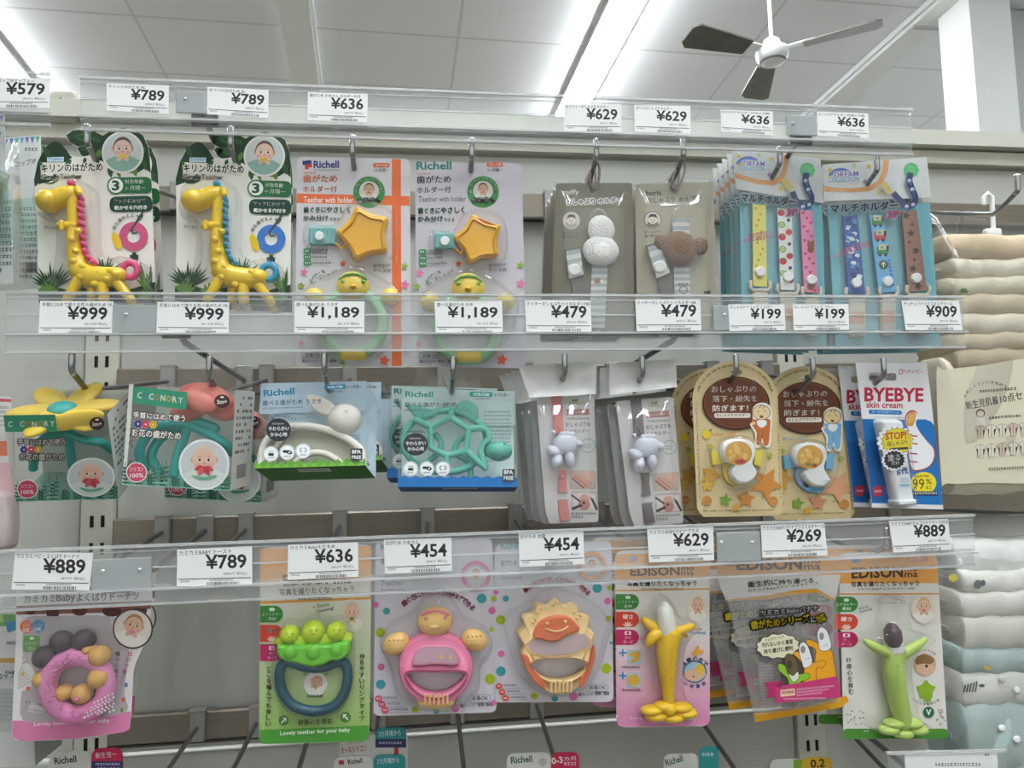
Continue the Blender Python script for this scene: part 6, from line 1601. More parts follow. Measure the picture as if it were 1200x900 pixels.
# --- banana teether cards
def bananacard(crop, green, label, corners, Y):
    fr = Frame(crop, (300, 480), Y)
    o = thing('banana_teether_card', fr, label, 'teether', 'chew toy cards')
    g = qd(corners); m = MB(fr); m.slab(rnd(corners, 46), -.0006, 0, '#e3ded6')
    def band_(t0, t1, c): m.flat([g(.004, t0), g(.996, t0), g(.996, t1), g(.004, t1)], c)
    if green:
        band_(.02, .165, '#eaa552'); band_(.218, .226, '#dfa04a'); edison(m, (148, 150), (452, 142), 52); m.text('写真を撮りたくなっちゃう', (146, 188), (458, 182), 26, '#4a4038', .03, 2); m.text('カミカミBabyチョコバナナケース付', (176, 205), (436, 202), 14, '#4a4038', .02)
        m.rect(410, 42, 496, 72, '#e08a5a', 6); m.text('3ヶ月〜', (420, 68), (486, 66), 22, '#f4e6d8', .02); m.dot(168, 62, 20, '#7f8fb8', 16); m.dot(120, 64, 18, '#d8a07a', 14)
        m.flat(rnd([g(0, .945), g(1, .945), g(.999, .999), g(.001, .999)], 18), '#4f8f34'); m.text('Lovely', (204, 856), (228, 854), 14, '#e9f2e0', .01)
        px, py = 480, 288; pills(m, corners[0][0]-22, 232, 76, 1.0)
        m.vtext('好奇心を育む', (134, 508), (148, 682), 25, '#3c4a3c', .02)
        m.text('Enjoy', (186, 296), (228, 282), 15, '#4a7a3a', .01); m.text('Chewing!', (184, 312), (246, 294), 15, '#3a6a5a', .01)
        m.dot(484, 543, 52, '#d2a88c'); m.flat(sp([(440, 520), (480, 495), (530, 520), (500, 545), (450, 545)], 3), '#8a6a44'); m.flat(sp([(448, 545), (500, 540), (530, 560), (500, 590), (455, 580)], 3), '#e2b79a'); m.dot(492, 550, 7, '#2d2622'); m.arc('にぎりやすい形', 484, 543, 66, 225, 320, 12, '#4a4038', .01)
        m.flat(rnd(star(490, 660, 52, 30, -90), 14), '#8fb030'); m.rect(482, 690, 512, 714, '#8fb030'); m.arc('いろんな噛み心地', 490, 630, 94, 130, 50, 13, '#4a4038', .01, None, True)
        m.dot(502, 762, 26, '#2f6a4a'); m.text('V', (490, 776), (514, 776), 28, '#eef4ea', .03)
        rg = random.Random(8)
        for k in range(26):
            x, y = rg.choice([rg.uniform(125, 210), rg.uniform(540, 575)]), rg.uniform(740, 820); a = rg.uniform(0, 3); m.line([(x, y), (x+10*math.cos(a), y+10*math.sin(a))], 4, ('#4a4038', '#a8763a', '#7a9a3a')[k % 3])
    else:
        m.grad([g(0, .45), g(1, .45), g(1, .93), g(0, .93)], '#e3ded6', '#d88fb4', 14); m.flat(rnd([g(.003, .92), g(.997, .92), g(.997, .997), g(.003, .997)], 44), '#d788b0')
        band_(.02, .165, '#eaa552'); band_(.222, .230, '#dfa04a'); edison(m, (122, 108), (442, 104), 46); m.text('写真を撮りたくなっちゃう', (106, 160), (456, 158), 30, '#4a4038', .03, 2); m.text('カミカミBabyバナナプラス', (176, 182), (388, 182), 16, '#4a4038', .02)
        m.rect(80, 10, 110, 36, '#d8a07a', 8); m.rect(124, 8, 152, 36, '#7f8fb8', 8)
        px, py = 462, 268; pills(m, corners[0][0]+4, 198, 84, 1.06)
        for y, k in ((485, 0), (600, 1)):
            m.rect(106, y-6, 176, y+66, '#a9bcc4', 3); m.line([(66, y+8), (104, y+8)], 8, '#3f86b8'); m.line([(85, y-11), (85, y+27)], 8, '#3f86b8')
            if k == 0: m.flat(sp([(110, y+20), (150, y), (172, y+10), (160, y+50), (120, y+55), (140, y+30)], 3), '#d8a83a')
            else: m.flat(rnd(star(140, y+30, 38, 24, -70), 10), '#d8ac34')
            m.greek(82, y+74, 176, 12, '#4a4038')
        m.dot(447, 588, 60, '#2f5a7a', 56); m.dot(447, 588, 54, '#9cc0d4', 50); m.flat(sp([(395, 590), (440, 575), (490, 590), (500, 610), (450, 635), (405, 625)], 3), '#d8ad92'); m.dot(440, 612, 5, '#8a5a48'); m.flat(sp([(450, 560), (480, 548), (498, 580), (475, 600), (455, 585)], 3), '#e2b43a')
        m.arc('4枚の皮で', 447, 588, 66, 205, 335, 26, '#2f5a7a', .035); m.arc('心地最高', 447, 588, 74, 140, 40, 20, '#2f5a7a', .03, None, True)
        m.flat(sp([(432, 500), (445, 480), (455, 460), (468, 455), (470, 478), (490, 480), (485, 500), (465, 495), (460, 510), (445, 505)], 3), '#dfa23a')
        m.text('Enjoy', (432, 384), (486, 382), 17, '#d8603a', .015); m.text('Chewing!', (418, 404), (504, 402), 19, '#3f86b8', .02)
        m.text('Lovely', (124, 832), (186, 834), 20, '#f2e2ea', .01); m.text('for your baby', (300, 836), (452, 836), 20, '#f2e2ea', .01)
    m.photo(px, py, 54 if not green else 60, '#e6d8c8', '#ece4da', '#d8b48c', '#e8bfa0', None, 70 if not green else 66)
    m.build('card', o)
    b = MB(fr)
    if green:
        sk = M('#bcd36a', .4, 0, .1, .4, .2); cx = 345
        b.tube(sp3([(345, 470, .010), (340, 560, .011), (352, 660, .011), (372, 750, .010), (384, 810, .009)]), [44, 44, 43, 43, 44, 45, 45, 44, 43, 42, 41, 40, 39, 38, 37, 36, 36][:17], sk, 16)
        bo = b.build('banana', o)
        for p in ([(340, 500, .010), (290, 480, .012), (235, 452, .013), (208, 432, .012)], [(365, 505, .010), (410, 480, .012), (460, 448, .013), (488, 425, .012)]):
            b = MB(fr); b.tube(sp3(p), [26, 25, 24, 23, 22, 21, 20, 19, 17, 15, 13, 11, 9][:len(sp3(p))], sk, 10); b.build('peel', bo)
        b = MB(fr); b.tube(sp3([(345, 480, .011), (340, 430, .011), (335, 390, .011), (334, 365, .011)]), [42, 42, 41, 40, 40, 39, 38, 36, 34, 32, 30, 28, 24][:13], M('#e3e0da', .4), 16); b.tube(sp3([(342, 445, .015), (338, 410, .015), (334, 372, .015)]), [30, 34, 36, 36, 36, 36, 35, 32, 26][:9], M('#5d4d52', .4), 14); b.build('fruit', bo)
        b = MB(fr)
        for k in range(5): a = math.radians(90+72*k); b.ball(384+62*math.cos(a)*1.1, 832+26*math.sin(a), 46, 20, .010, .009, sk)
        b.build('foot', bo)
        b = MB(fr, .0245); b.vtext('BANANA', (362, 540), (362, 690), 20, '#a3bd55', .02); b.build('embossing', bo)
        card_blob(fr, 'b', o, [(205, 415), (280, 390), (305, 330), (312, 260), (345, 235), (385, 260), (395, 340), (420, 390), (500, 408), (498, 440), (420, 495), (402, 560), (420, 700), (450, 790), (488, 815), (465, 850), (330, 858), (250, 845), (258, 805), (320, 780), (315, 640), (285, 500), (215, 455)], .0255, 10, .009)
        b = MB(fr); b.puff(rr(270, 228, 392, 262, 12), .0004, .012, 6, BLIST(), .004, 3, False); b.build('case', o)
    else:
        ye = M('#f2c21c', .38, 0, .2, .4, .12)
        b.tube(sp3([(322, 392, .011), (308, 470, .012), (308, 580, .012), (312, 680, .011), (318, 780, .010)]), [56, 56, 55, 53, 52, 50, 48, 46, 44, 40, 36, 33, 30, 28, 26, 26, 28][:17], ye, 16); bo = b.build('banana', o)
        for p, r in (([(300, 395, .010), (255, 400, .013), (222, 430, .014), (212, 455, .012)], 30), ([(285, 388, .008), (240, 362, .008), (205, 340, .007), (190, 322, .006)], 26), ([(340, 385, .012), (385, 378, .014), (425, 362, .013), (438, 355, .012)], 22), ([(360, 395, .008), (390, 400, .006), (408, 412, .005)], 14)):
            q = sp3(p); b = MB(fr); b.tube(q, [r*(1-.55*(i/len(q))**2) for i in range(len(q))], ye, 10); b.build('peel', bo)
        b = MB(fr); b.tube(sp3([(310, 390, .012), (302, 330, .012), (296, 280, .012), (292, 252, .012)]), [46, 46, 45, 45, 44, 43, 42, 41, 39, 36, 32, 28, 22][:13], M('#efeadf', .4, 0, .1, .4, .2), 16); b.build('fruit', bo)
        b = MB(fr)
        for k in range(6): a = math.radians(60*k+15); b.ball(316+84*math.cos(a)*1.05, 788+30*math.sin(a), 56, 24, .010, .009, ye)
        b.ball(316, 770, 40, 34, .010, .010, ye); b.build('foot', bo)
        b = MB(fr, .0255); b.vtext('BANANA', (332, 470), (330, 640), 22, '#d9a512', .02); b.build('embossing', bo)
        card_blob(fr, 'b', o, [(172, 330), (215, 290), (262, 240), (292, 205), (330, 240), (372, 320), (440, 330), (460, 370), (400, 430), (375, 560), (390, 700), (450, 770), (452, 812), (320, 832), (184, 820), (175, 770), (250, 700), (245, 560), (225, 480), (190, 450), (205, 400)], .0255, 10, .009)
    return o
ban = bananacard((710, 650, 4.2857), False, 'card with a yellow banana teether on a pink fading ground', [(46, -20), (520, -30), (522, 862), (54, 868)], .030)
copy_tree(ban, Vector((-.016, .030, .010)), 'pink banana teether card peeking out behind the yellow banana card')
gban = bananacard((960, 640, 3.913), True, 'card with a pale green banana teether and chocolate tip', [(90, 30), (538, 28), (590, 884), (112, 884)], .030)
copy_tree(gban, Vector((-.009, .030, .004)), 'banana teether card peeking out behind the green banana card')

# --- zip pouch of a banana case
fr = Frame((825, 650, 4.5), (420, 500), .026)
o = thing('banana_case_pouch', fr, 'clear zip pouch printed with cartoon bananas, front one', 'pouch', 'banana case pouches')
q = [(72, -8), (722, -20), (720, 770), (262, 880)]
m = MB(fr); gq = [(72, 0), (720, -12), (718, 128), (78, 140)]
m.slab([(70, -20), (722, -32), (722, 105), (72, 112)], -.0005, .0004, '#eaa552'); edison(m, (172, 84), (615, 80), 66)
m.slab([(72, 112), (722, 105), (716, 140), (690, 238), (590, 182), (480, 190), (330, 216), (115, 240), (80, 150)], -.0005, .0004, '#e6e2de')
m.flat([(115, 238), (330, 214), (480, 188), (590, 178), (690, 232), (684, 246), (590, 200), (480, 212), (330, 236), (122, 244)], '#e2a42a')
m.text('衛生的に', (230, 176), (392, 160), 34, '#4a403a', .03, 2); m.text('持ち運べる', (394, 160), (580, 148), 28, '#4a403a', .03, 2); m.text('カミカミBabyバナナ マルチケース', (232, 200), (604, 160), 18, '#4a403a', .02)
m.build('header', o)
m = MB(fr); m.slab([(262, 836), (400, 822), (560, 800), (700, 760), (752, 745), (764, 772), (720, 806), (560, 834), (400, 862), (272, 884)], .0005, .0014, '#e9a81f'); m.build('foot_band', o)
m = MB(fr); fm = clear('smoky_film', '#efeeee', .1, .06, .7, .17, '#e6e2e0', 2.5)
m.sheet([(115, 200), (700, 200), (720, 780), (268, 850)], .012, .0022, fm, 22, 26, 21, .004, .0006); m.build('front_film', o)
m = MB(fr); m.sheet([(112, 205), (700, 200), (722, 775), (262, 860)], -.004, .0010, fm, 14, 18, 22, 0, 0); m.build('back_film', o)
m = MB(fr, .0195)
m.text('カミカミBabyバナナ', (298, 328), (606, 300), 34, '#f2f0ec', .03, 2, out='#1d1a1a', ow=7)
m.text('歯がためシリーズ', (250, 396), (560, 356), 46, '#f2d92f', .035, 2, out='#1d1a1a', ow=10); m.text('に', (566, 360), (596, 354), 30, '#f2f0ec', .03, 2, out='#1d1a1a', ow=8); m.text('対応', (602, 366), (648, 346), 44, '#f2d92f', .03, 2, out='#1d1a1a', ow=8)
cl = [(390, 478)]; pts = [(390+(104+10*(k % 2))*math.cos(k*.2618), 482+(58+8*(k % 2))*math.sin(k*.2618)-6*math.cos(k*.2618)) for k in range(24)]
m.flat(sp([(390+(x-390)*1.05, 482+(y-482)*1.07) for x, y in pts], 2), '#2f2a26'); m.flat(sp(pts, 2), '#e6dfc0')
m.text('マルチケースで', (324, 462), (426, 440), 17, '#2f2a26', .01); m.text('汚れないから清潔', (304, 492), (470, 470), 26, '#2f2a26', .03, 2); m.text('持ち運びに便利', (316, 526), (470, 504), 26, '#2f2a26', .03, 2)
def ban_c(parts):
    for p, c in parts: m.flat(stroke(p+[p[0]], 5), '#2b2622'); m.flat(p, c)
og = '#eba41f'
ban_c([(sp([(590, 660), (586, 560), (590, 500), (550, 478), (540, 455), (556, 448), (600, 468), (628, 480), (668, 500), (684, 560), (690, 660)], 3), og), (sp([(606, 470), (598, 420), (610, 388), (630, 386), (650, 408), (664, 450), (668, 490), (640, 508), (612, 500)], 3), '#e9e8e6')])
ban_c([(sp([(528, 690), (530, 600), (510, 560), (478, 530), (474, 515), (500, 515), (530, 560), (580, 570), (630, 560), (642, 575), (620, 598), (590, 600), (588, 690)], 3), og), (sp([(516, 560), (502, 510), (506, 475), (525, 462), (545, 480), (560, 520), (570, 566), (550, 592), (526, 594)], 3), '#e9e8e6')])
ban_c([(sp([(456, 700), (440, 650), (400, 615), (390, 585), (402, 576), (430, 590), (460, 640), (500, 632), (545, 626), (560, 640), (540, 660), (510, 668), (500, 700)], 3), '#8fc22f'), (sp([(440, 620), (428, 570), (430, 535), (452, 524), (480, 545), (494, 590), (492, 628), (470, 650)], 3), '#6a5c3c'), (sp([(448, 630), (470, 640), (494, 618), (498, 650), (470, 670)], 3), '#e9e6d6')])
for x, y in ((620, 430), (522, 500)): m.dot(x, y, 13, '#8a8a88', 20); m.dot(x+14, y+50, 3, '#2b2622'); m.dot(x+28, y+46, 3, '#2b2622')
m.dot(450, 580, 14, '#4a3f2a', 24)
m.flat([(316, 676), (412, 664), (404, 700), (408, 745), (332, 755), (340, 715)], '#b02a62')
m.flat([(376, 698), (705, 640), (724, 752), (380, 782)], '#c83a74'); m.flat([(376, 698), (412, 664), (404, 700)], '#8a1f4c')
m.flat(rnd([(402, 714), (478, 704), (482, 742), (404, 750)], 6), '#f0c9a8'); m.text('対応商品', (410, 736), (474, 730), 16, '#b02a62', .03)
for k in range(3): m.greek(488, 706+15*k, 690-30*k, 10, '#eac2d4', -.10)
m.greek(420, 756, 640, 9, '#eac2d4', -.02)
m.build('print', o)
m = MB(fr, .002); m.slab([(282, 560), (400, 600), (410, 800), (310, 812)], .0002, .0008, '#d9cfca'); m.para(285, 575, 395, 800, 14, '#9a8f8c')
m.puff(sp([(330, 300), (420, 240), (470, 260), (560, 420), (580, 640), (520, 780), (400, 800), (370, 560)], 4), .0008, .009, 14, clear('case_plastic', '#f0eeec', .12, .06, .6, .12, '#eceae6', 2.5), .006)
m.build('case', o)
copy_tree(o, Vector((-.013, .030, .002)), 'clear banana case pouch hanging second behind the front one')
copy_tree(o, Vector((-.030, .060, .004)), 'clear banana case pouch hanging last behind the others')

for tip, lab in (((72, 672), 'peg hook holding the donut pouches'), ((210, 668), 'empty peg hook under the ¥789 tag'), ((363, 662), 'peg hook holding the pea pod teether card'), ((505, 656), 'peg hook holding the pink turtle card'), ((645, 652), 'peg hook holding the sun teether card'), ((776, 648), 'peg hook holding the yellow banana card'), ((905, 644), 'peg hook holding the banana case pouches'), ((1040, 640), 'peg hook holding the green banana card')):
    hook(tip, 3, lab, group='chrome peg hooks')
# ================================================================== the neighbours: clothes packs, cup packs, the row below
def clothespack(crop, label, group, layers, x0, x1, Y, band, bag, hang):
    fr = Frame(crop, (x0+120, layers[0][0]), Y)
    o = thing('baby_clothes_pack', fr, label, 'clothes pack', group)
    rg = random.Random(len(layers))
    for i, (ya, yb, col, sl, h1, deco) in enumerate(layers):
        b = MB(fr); mt = noisy('cotton_'+col.strip('#'), col, '#%02x%02x%02x' % tuple(min(255, int(col[k:k+2], 16)+9) for k in (1, 3, 5)), 90, .95, .35, 700)
        n, q = 26, 18
        L0, L1 = fr.L(x0+rg.uniform(-3, 7), (ya+yb)/2, 0), fr.L(x1, (ya+yb)/2+sl, 0)
        hz = (yb-ya)/2*fr.k*1.06; yf, yk = -h1, .045; hy, cy = (yk-yf)/2, (yk+yf)/2
        vs = []
        us = [0, .0008, .003, .007, .012, .018, .025]+[.03+.97*k/20 for k in range(21)]; n = len(us)-1
        for k in range(n+1):
            u = us[k]; c = L0.lerp(L1, u)
            e = min(1, u/.03); sc = max(.12, math.sqrt(max(1-(1-e)**2, 0)))
            w = (.0012*math.sin(u*9+i*2)+.0007*math.sin(u*27+i))
            for t in range(q):
                a = 2*math.pi*t/q; ca, sa = math.cos(a), math.sin(a)
                yy = cy+hy*math.copysign(abs(ca)**.45, ca)*(.3+.7*sc)
                zz = hz*math.copysign(abs(sa)**.7, sa)*sc
                vs.append((c.x, yy+.0012*math.sin(u*31+t+i), c.z+zz+w))
        b.add(vs, [(k*q+t, k*q+(t+1) % q, (k+1)*q+(t+1) % q, (k+1)*q+t) for k in range(n) for t in range(q)]+[tuple(range(q)), tuple(range(n*q, n*q+q))], mt, True)
        b.sm[-2:] = [False, False]
        h1 += .0004
        if deco == 'leaf':
            for a in (200, 250, 300, 340): b.flat(leaf(x0+72, (ya+yb)/2+10, a, 16, 5), '#7d9a62', h1+.0006)
            b.flat(stroke([(x0+72, (ya+yb)/2+18), (x0+72, (ya+yb)/2-4)], 2), '#7d9a62', h1+.0006)
        elif deco == 'zebra':
            cx, cy = x0+70, (ya+yb)/2+14
            for k in range(5): b.flat(stroke([(cx-18+9*k, cy+10), (cx-12+9*k, cy-12-3*k)], 4), '#3f4246', h1+.0006)
            b.flat(circ(cx+38, cy-10, 9, 5), '#3f4246', h1+.0006); b.flat(circ(cx+56, cy-64, 13, 6, rot=20), '#d8c23a', h1+.0006)
        elif deco == 'bird':
            b.flat(circ(x0+20, ya+24, 14, 12), '#d6c85a', h1+.0006); b.flat(circ(x0+96, ya+44, 12, 14), '#5a6066', h1+.0006); b.flat(circ(x0+112, ya+40, 8, 10), '#5a6066', h1+.0006)
        if deco == 'snap' or deco == 'zebra':
            for k in range(2): b.puff(circ(x0+172+46*k, (ya+yb)/2-16+34*k, 11), h1+.0002, h1+.0022, 4, M('#eef0ee', .4))
        b.build('garment', o)
    if band:
        ya, yb, col = band
        b = MB(fr); hb = layers[-1][4]+.0026
        xa = x0-6
        b.slab(sp([(xa, ya+14), (xa+24, ya+4), (xa+120, ya-8), (x1, ya-22), (x1, yb-26), (xa+130, yb+4), (xa+30, yb+6), (xa+14, yb-10)], 3), hb-.0006, hb, col)
        ink = '#5d5a52'
        b.text('新生児肌着', (xa+86, ya+118), (xa+178, ya+100), 25, '#4a4840', .02, 2); b.text('10点セット', (xa+184, ya+99), (xa+292, ya+78), 25, '#4a4840', .02, 2)
        b.arc('お肌にやさしい綿素材です', xa+150, ya+115, 78, 205, 320, 9, ink, .005); b.greek(xa+124, ya+60, xa+230, 8, ink, -.08); b.greek(xa+150, ya+136, xa+240, 8, ink, -.08)
        b.dot(xa+126, ya+126, 13, ink, 12); b.dot(xa+126, ya+128, 10, '#e9d3b8', 9); b.flat(sp([(xa+116, ya+142), (xa+136, ya+140), (xa+140, ya+160), (xa+114, ya+162)], 2), '#e6e2d4')
        for r in range(2):
            for k in range(6):
                x, y = xa+126+31*k, ya+176+r*54-2.2*k
                sh = [(x-5, y-14), (x+5, y-14), (x+14, y-8), (x+11, y), (x+7, y-3), (x+8, y+22), (x-8, y+22), (x-7, y-3), (x-11, y), (x-14, y-8)]
                b.flat(stroke(sh+[sh[0]], 1.6), ink); b.flat(sh, '#ddd6c4' if (k+r) % 3 else '#cdb9a6'); b.flat(stroke([(x, y-14), (x, y+20)], 1), ink)
        b.greek(xa+150, ya+282, xa+250, 8, ink, -.05)
        b.build('paper_band', o)
    b = MB(fr); b.sheet(bag, .013, .0050, FILM(), 22, 44, 13+len(layers), .012, -.02); b.build('bag', o)
    if hang:
        b = MB(fr); hw = M('#eceeec', .35); x, y = hang
        b.tube([(x-6, y+20, -.002), (x-8, y, -.002), (x+4, y-12, -.002), (x+16, y-2, -.002), (x+18, y+40, -.002), (x+20, y+92, -.002)], 6, hw, 10)
        b.puff(rr(x-4, y+88, x+42, y+112, 8), -.004, .002, 4, hw); b.build('hanger_hook', o)
    return o
T1, T2, C1 = '#c8b597', '#d2c2a6', '#e3d9c3'
clothespack((1080, 230, 2.4324), 'clear pack of beige folded baby underwear with a cream paper band', 'baby clothes packs',
            [(118, 190, T1, -6, .016, None), (186, 242, C1, -4, .018, None), (238, 292, '#dcd3ba', -4, .019, 'leaf'), (288, 346, T2, -8, .020, None), (342, 400, C1, -10, .021, None), (396, 446, T2, -10, .021, None), (442, 500, T1, -12, .021, None), (496, 822, C1, -22, .022, None)],
            48, 470, .075, (492, 812, '#ded6bd'), [(22, 48), (470, 95), (480, 850), (56, 838)], (184, 4))
clothespack((1090, 560, 2.645), 'clear pack of white and mint folded baby clothes', 'baby clothes packs',
            [(200, 292, '#e9e9e4', -6, .010, None), (286, 350, '#e6e5dc', -6, .018, 'bird'), (346, 424, '#e3e0d6', -6, .020, None), (420, 520, '#dfdcd0', -6, .021, None), (516, 594, '#b3c6c2', -8, .021, None), (590, 690, '#e3e3da', -10, .022, 'zebra'), (686, 900, '#b6c9c5', -10, .024, 'snap'), (896, 1010, '#b3c6c2', -10, .024, None)],
            52, 470, .075, None, [(40, 168), (470, 190), (480, 1030), (44, 1020)], None)
hook((1193, 224), 1, 'long chrome hook holding the beige baby underwear pack', yt=.004, group='chrome peg hooks')
hook((1228, 590), 3, 'grey hook below the beige baby underwear pack', group='chrome peg hooks')

# packs at the left edge
def cuppack(pts, Y, label, quad, seed):
    fr = Frame((0, 60, 2.647), (60, 500), Y)
    o = thing('cup_pack', fr, label, 'cup pack', 'cup packs at the left edge')
    m = MB(fr); g = qd(quad); m.slab(quad, -.0006, 0, '#dfe3e0')
    for k in range(9):
        a = .02+.11*k; m.flat([g(a, .012), g(a+.09, .012), g(a+.045, .055)], ('#3f7fb8', '#4fae86', '#7d72b8')[k % 3])
    m.text('コップ3P', g(.42, .22), g(.90, .20), 18, '#3c3f42', .015, 2); m.greek(*g(.45, .10), g(.92, .1)[0], 9, '#55585a')
    m.flat([g(.0, .45), g(1, .42), g(1, .75), g(0, .8)], '#a9cbbd'); m.para(*g(.55, .5), *g(.97, .95), 11, '#6a7472')
    m.build('card', o)
    b = MB(fr); cm_ = clear('mint_cup', '#cfe6de', .12, .08, .7, .25, '#a8d4c4', 2.5)
    for k in range(3):
        x, y = g(.30, .50); c = fr.L(x-4*k, y+18*k, .030)
        prof = [(.020, -.030), (.022, -.026), (.026, .022), (.028, .026)]
        vs = [(c.x+r*math.cos(2*math.pi*i/24), c.y+r*.8*math.sin(2*math.pi*i/24), c.z+z) for r, z in prof for i in range(24)]
        b.add(vs, [(j*24+i, j*24+(i+1) % 24, (j+1)*24+(i+1) % 24, (j+1)*24+i) for j in range(3) for i in range(24)], cm_, True)
    b.build('cup', o)
    b = MB(fr); b.sheet(pts, .030, .0055, FILM(), 16, 26, seed, .026, .0); b.build('bag', o)
    return o
cuppack([(-120, 262), (55, 285), (85, 740), (-130, 770)], .020, 'crinkled clear cup pack cut off at the left edge, front one', [(-140, 200), (12, 192), (42, 720), (-140, 740)], 31)
fr = Frame((0, 60, 2.647), (60, 500), .095)
o = thing('cup_pack', fr, 'white cup pack with a row of coloured flags, just beside the giraffe card', 'cup pack', 'cup packs at the left edge')
m = MB(fr); quad = [(-40, 272), (126, 260), (122, 735), (-30, 745)]; g = qd(quad); m.slab(quad, -.0006, 0, '#dfe2e0')
for k in range(10): a = .02+.098*k; m.flat([g(a, .008), g(a+.085, .008), g(a+.042, .052)], ('#3f7fb8', '#4fae86', '#58a0c8', '#7d72b8')[k % 4])
m.text('コップ3P', g(.54, .20), g(.93, .185), 19, '#3c3f42', .015, 2); m.greek(*g(.70, .075), g(.95, .07)[0], 10, '#4a4d50')
m.flat([g(.0, .42), g(1, .40), g(1, .72), g(0, .76)], '#b4d0c4'); m.para(*g(.60, .46), *g(.97, .95), 12, '#6a7472'); m.bars(*g(.66, .82), *g(.95, .9)); m.build('card', o)
b = MB(fr); b.sheet([(-42, 268), (130, 256), (128, 740), (-34, 750)], .004, .0014, FILM(), 12, 20, 8, .006, .0004); b.build('bag', o)

fr = Frame((0, 390, 2.903), (10, 450), .030)
o = thing('pink_cup_pack', fr, 'white and pink crinkled pack cut off at the left edge', 'pack')
m = MB(fr); quad = [(-150, 205), (38, 218), (52, 560), (-150, 560)]; m.slab(quad, -.0006, 0, '#e2dcda')
m.flat([(-150, 214), (38, 226), (38, 236), (-150, 226)], '#c8454a'); m.flat([(-150, 370), (22, 368), (26, 418), (-150, 424)], '#e8764a'); m.flat([(-150, 450), (47, 440), (52, 560), (-150, 560)], '#e6b9bc'); m.para(-60, 250, 30, 340, 6); m.build('card', o)
b = MB(fr); b.puff(sp([(-120, 560), (20, 540), (46, 600), (44, 690), (20, 740), (-120, 740)], 4), -.004, .012, 18, M('#dcc6c6', .6), .010); b.build('cloth', o)
b = MB(fr); b.sheet([(-155, 200), (48, 214), (60, 745), (-155, 752)], .012, .0045, FILM(), 14, 24, 17, .006, .0); b.build('bag', o)

fr = Frame((0, 630, 3.333), (60, 600), .060)
o = thing('cup_box', fr, 'pale grey cup box with green and blue print beside the donut pouch', 'box')
m = MB(fr); quad = [(-200, 282), (112, 268), (138, 892), (-200, 905)]
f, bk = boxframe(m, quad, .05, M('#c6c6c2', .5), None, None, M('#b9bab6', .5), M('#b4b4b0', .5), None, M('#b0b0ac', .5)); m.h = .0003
m.flat([(-200, 300), (60, 300), (62, 345), (-200, 350)], '#6f9a62'); m.flat([(20, 330), (66, 325), (66, 358), (30, 372)], '#4a86a8'); m.flat([(-60, 300), (10, 296), (14, 330), (-50, 338)], '#a8c07a')
m.text('コップ', (-8, 556), (58, 548), 26, '#3c3f42', .02, 2); m.greek(25, 405, 88, 12, '#55585a'); m.greek(20, 520, 60, 12, '#55585a'); m.flat([(-200, 474), (60, 470), (62, 488), (-200, 492)], '#c8a05a'); m.rect(-100, 590, 62, 760, '#b4b5b2', 6); m.para(-90, 605, 55, 740, 8, '#9a9b98')
m.build('carton', o)

# the row below: the tops of packages hanging under the bottom bar
def lowpack(parts, label, Y=.075):
    fr = Frame((0, 0, 1), (parts[0][0][0], parts[0][0][1]), Y)
    o = thing('hanging_package', fr, label, 'package', 'packages in the row below')
    for i, (p, col, prints) in enumerate(parts):
        x0, y0, x1, y1, r = p
        b = MB(fr); b.slab(rnd([(x0, y0), (x1, y0-(x1-x0)*.03), (x1, y1), (x0, y1)], r), -.0006+i*.0009, i*.0009, col)
        for t in prints:
            if t[0] == 't': b.text(t[1], t[2], t[3], t[4], t[5], .025, 2)
            elif t[0] == 'r': b.rect(*t[1], t[2])
            elif t[0] == 'd': b.dot(*t[1], t[2])
            elif t[0] == 'g': b.greek(*t[1], t[2])
        b.build('card', o)
W_ = '#d9d7d2'
lowpack([((56, 881, 112, 1010, 18), W_, [('t', 'Richell', (64, 896), (90, 893), 8, '#2f3a3a'), ('g', (66, 900, 92, 3), '#77777a')]), ((107, 877, 144, 1010, 12), '#c8284e', [('t', '新生児〜', (112, 889), (137, 887), 7, '#f4e4ea'), ('r', (107, 892, 144, 1005), '#33306a'), ('g', (112, 894, 140, 3), '#d8d6e6'), ('g', (114, 899, 140, 4), '#d8d6e6')])], 'package top with a red and navy tab below the donut pouch')
lowpack([((398, 862, 478, 1010, 6), '#cfcdc8', [('t', 'カトラリー', (406, 873), (426, 872), 5, '#a8604a'), ('t', 'オールシリコン', (400, 884), (430, 880), 8, '#c2502f'), ('g', (408, 886, 428, 3), '#a8604a'), ('r', (462, 876, 467, 884), '#c2372f')]), ((440, 853, 476, 876, 7), '#2f8f8f', [('t', '3カ月頃から', (444, 864), (470, 862), 7, '#e6f2f2'), ('r', (440, 866, 476, 876), '#2a2f5e'), ('g', (444, 869, 472, 3), '#d8d6e6')]), ((391, 887, 437, 1010, 10), W_, [('r', (397, 891, 403, 896), '#b8323a'), ('t', 'Richell', (408, 896), (425, 894), 6, '#33363a')]), ((438, 885, 475, 1010, 8), '#2f8f8f', [('t', '3カ月頃から', (442, 896), (468, 894), 7, '#e6f2f2')])], 'package tops with teal tabs beside the pea pod card')
lowpack([((594, 883, 645, 1010, 9), W_, [('t', 'Richell', (599, 895), (624, 893), 8, '#2c5a58'), ('d', (636, 893, 5), '#b9b7b2')]), ((646, 882, 679, 1010, 9), '#c22a4e', [('t', '0-3', (647, 896), (660, 894), 8, '#f4e4ea'), ('t', 'カ月', (661, 892), (675, 891), 5, '#f4e4ea'), ('g', (661, 893, 675, 4), '#f4e4ea')])], 'package top with a crimson tab below the sun card')
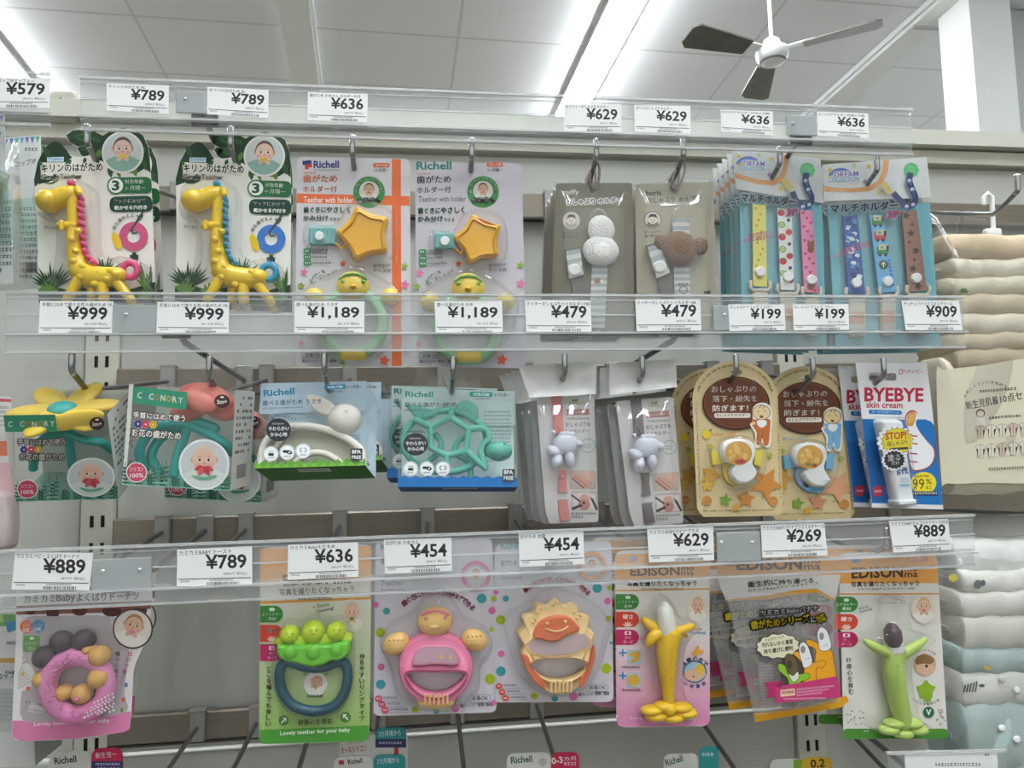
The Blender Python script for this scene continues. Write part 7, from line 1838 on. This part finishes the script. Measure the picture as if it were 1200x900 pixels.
lowpack([((778, 884, 818, 1010, 9), W_, [('t', 'Richell', (781, 898), (801, 892), 8, '#2c5a58')]), ((820, 875, 842, 1010, 6), '#2f8f8f', [('g', (823, 882, 838, 4), '#d9e6e6')])], 'package top with a small teal tab below the yellow banana card')
lowpack([((902, 890, 942, 1010, 10), '#dcdad4', [('r', (930, 890, 942, 1008), '#7fa83a')]), ((940, 888, 975, 1010, 9), '#dcb22f', [('t', '0.2', (950, 900), (967, 899), 10, '#33302a')])], 'package top with a yellow tab near the right upright')
fr = Frame((0, 0, 1), (1112, 900), -.002)
m = MB(fr); m.slab([(1060, 882), (1168, 880), (1172, 930), (1062, 933)], -.0003, 0, '#eeeeec'); m.greek(1096, 894, 1150, 4); m.greek(1154, 883, 1160, 3, '#3a393b'); m.greek(1096, 901, 1150, 4)
ob = m.build('price_tag'); ob.matrix_world = fr.M; tag(ob, 'white tag at the bottom edge below the mint clothes pack', 'price tag')
o = empty('price_rail', Matrix.Translation(fr.O)); tag(o, 'clear price rail end at the bottom right', 'price rail', 'clear price rails')
b = MB(fr)
b.slab([(1040, 884), (1180, 881), (1184, 938), (1044, 942)], -.0022, -.0008, ACRYL()); b.slab([(1040, 882), (1180, 879), (1180, 882), (1040, 885)], -.0022, .0012, ACEDGE()); b.build('channel', o)
b = MB(fr)
b.tube3([fr.L(1100, 930, -.003), fr.L(1100, 930, -.003)+Vector((0, .262, .03))], .003, STEEL()); b.build('support_arm', o)
for (x, y), lab in (((222.5, 823), 'grey peg hook rod below the donut pouch'), ((293, 819), 'grey peg hook rod just before the pea pod card'), ((362, 817), 'grey peg hook rod behind the pea pod card'), ((438, 815), 'grey peg hook rod between the pea pod and turtle cards'), ((530, 812), 'grey peg hook rod below the turtle card'), ((622, 808), 'grey peg hook rod below the sun card'), ((790, 803), 'grey peg hook rod below the yellow banana card'), ((930, 802), 'grey peg hook rod below the green banana card')):
    hook((470+(x-470)*1.385, 430+(y-430)*1.40), 4, lab, group='chrome peg hooks')
bpy.data.scenes.remove(TS)
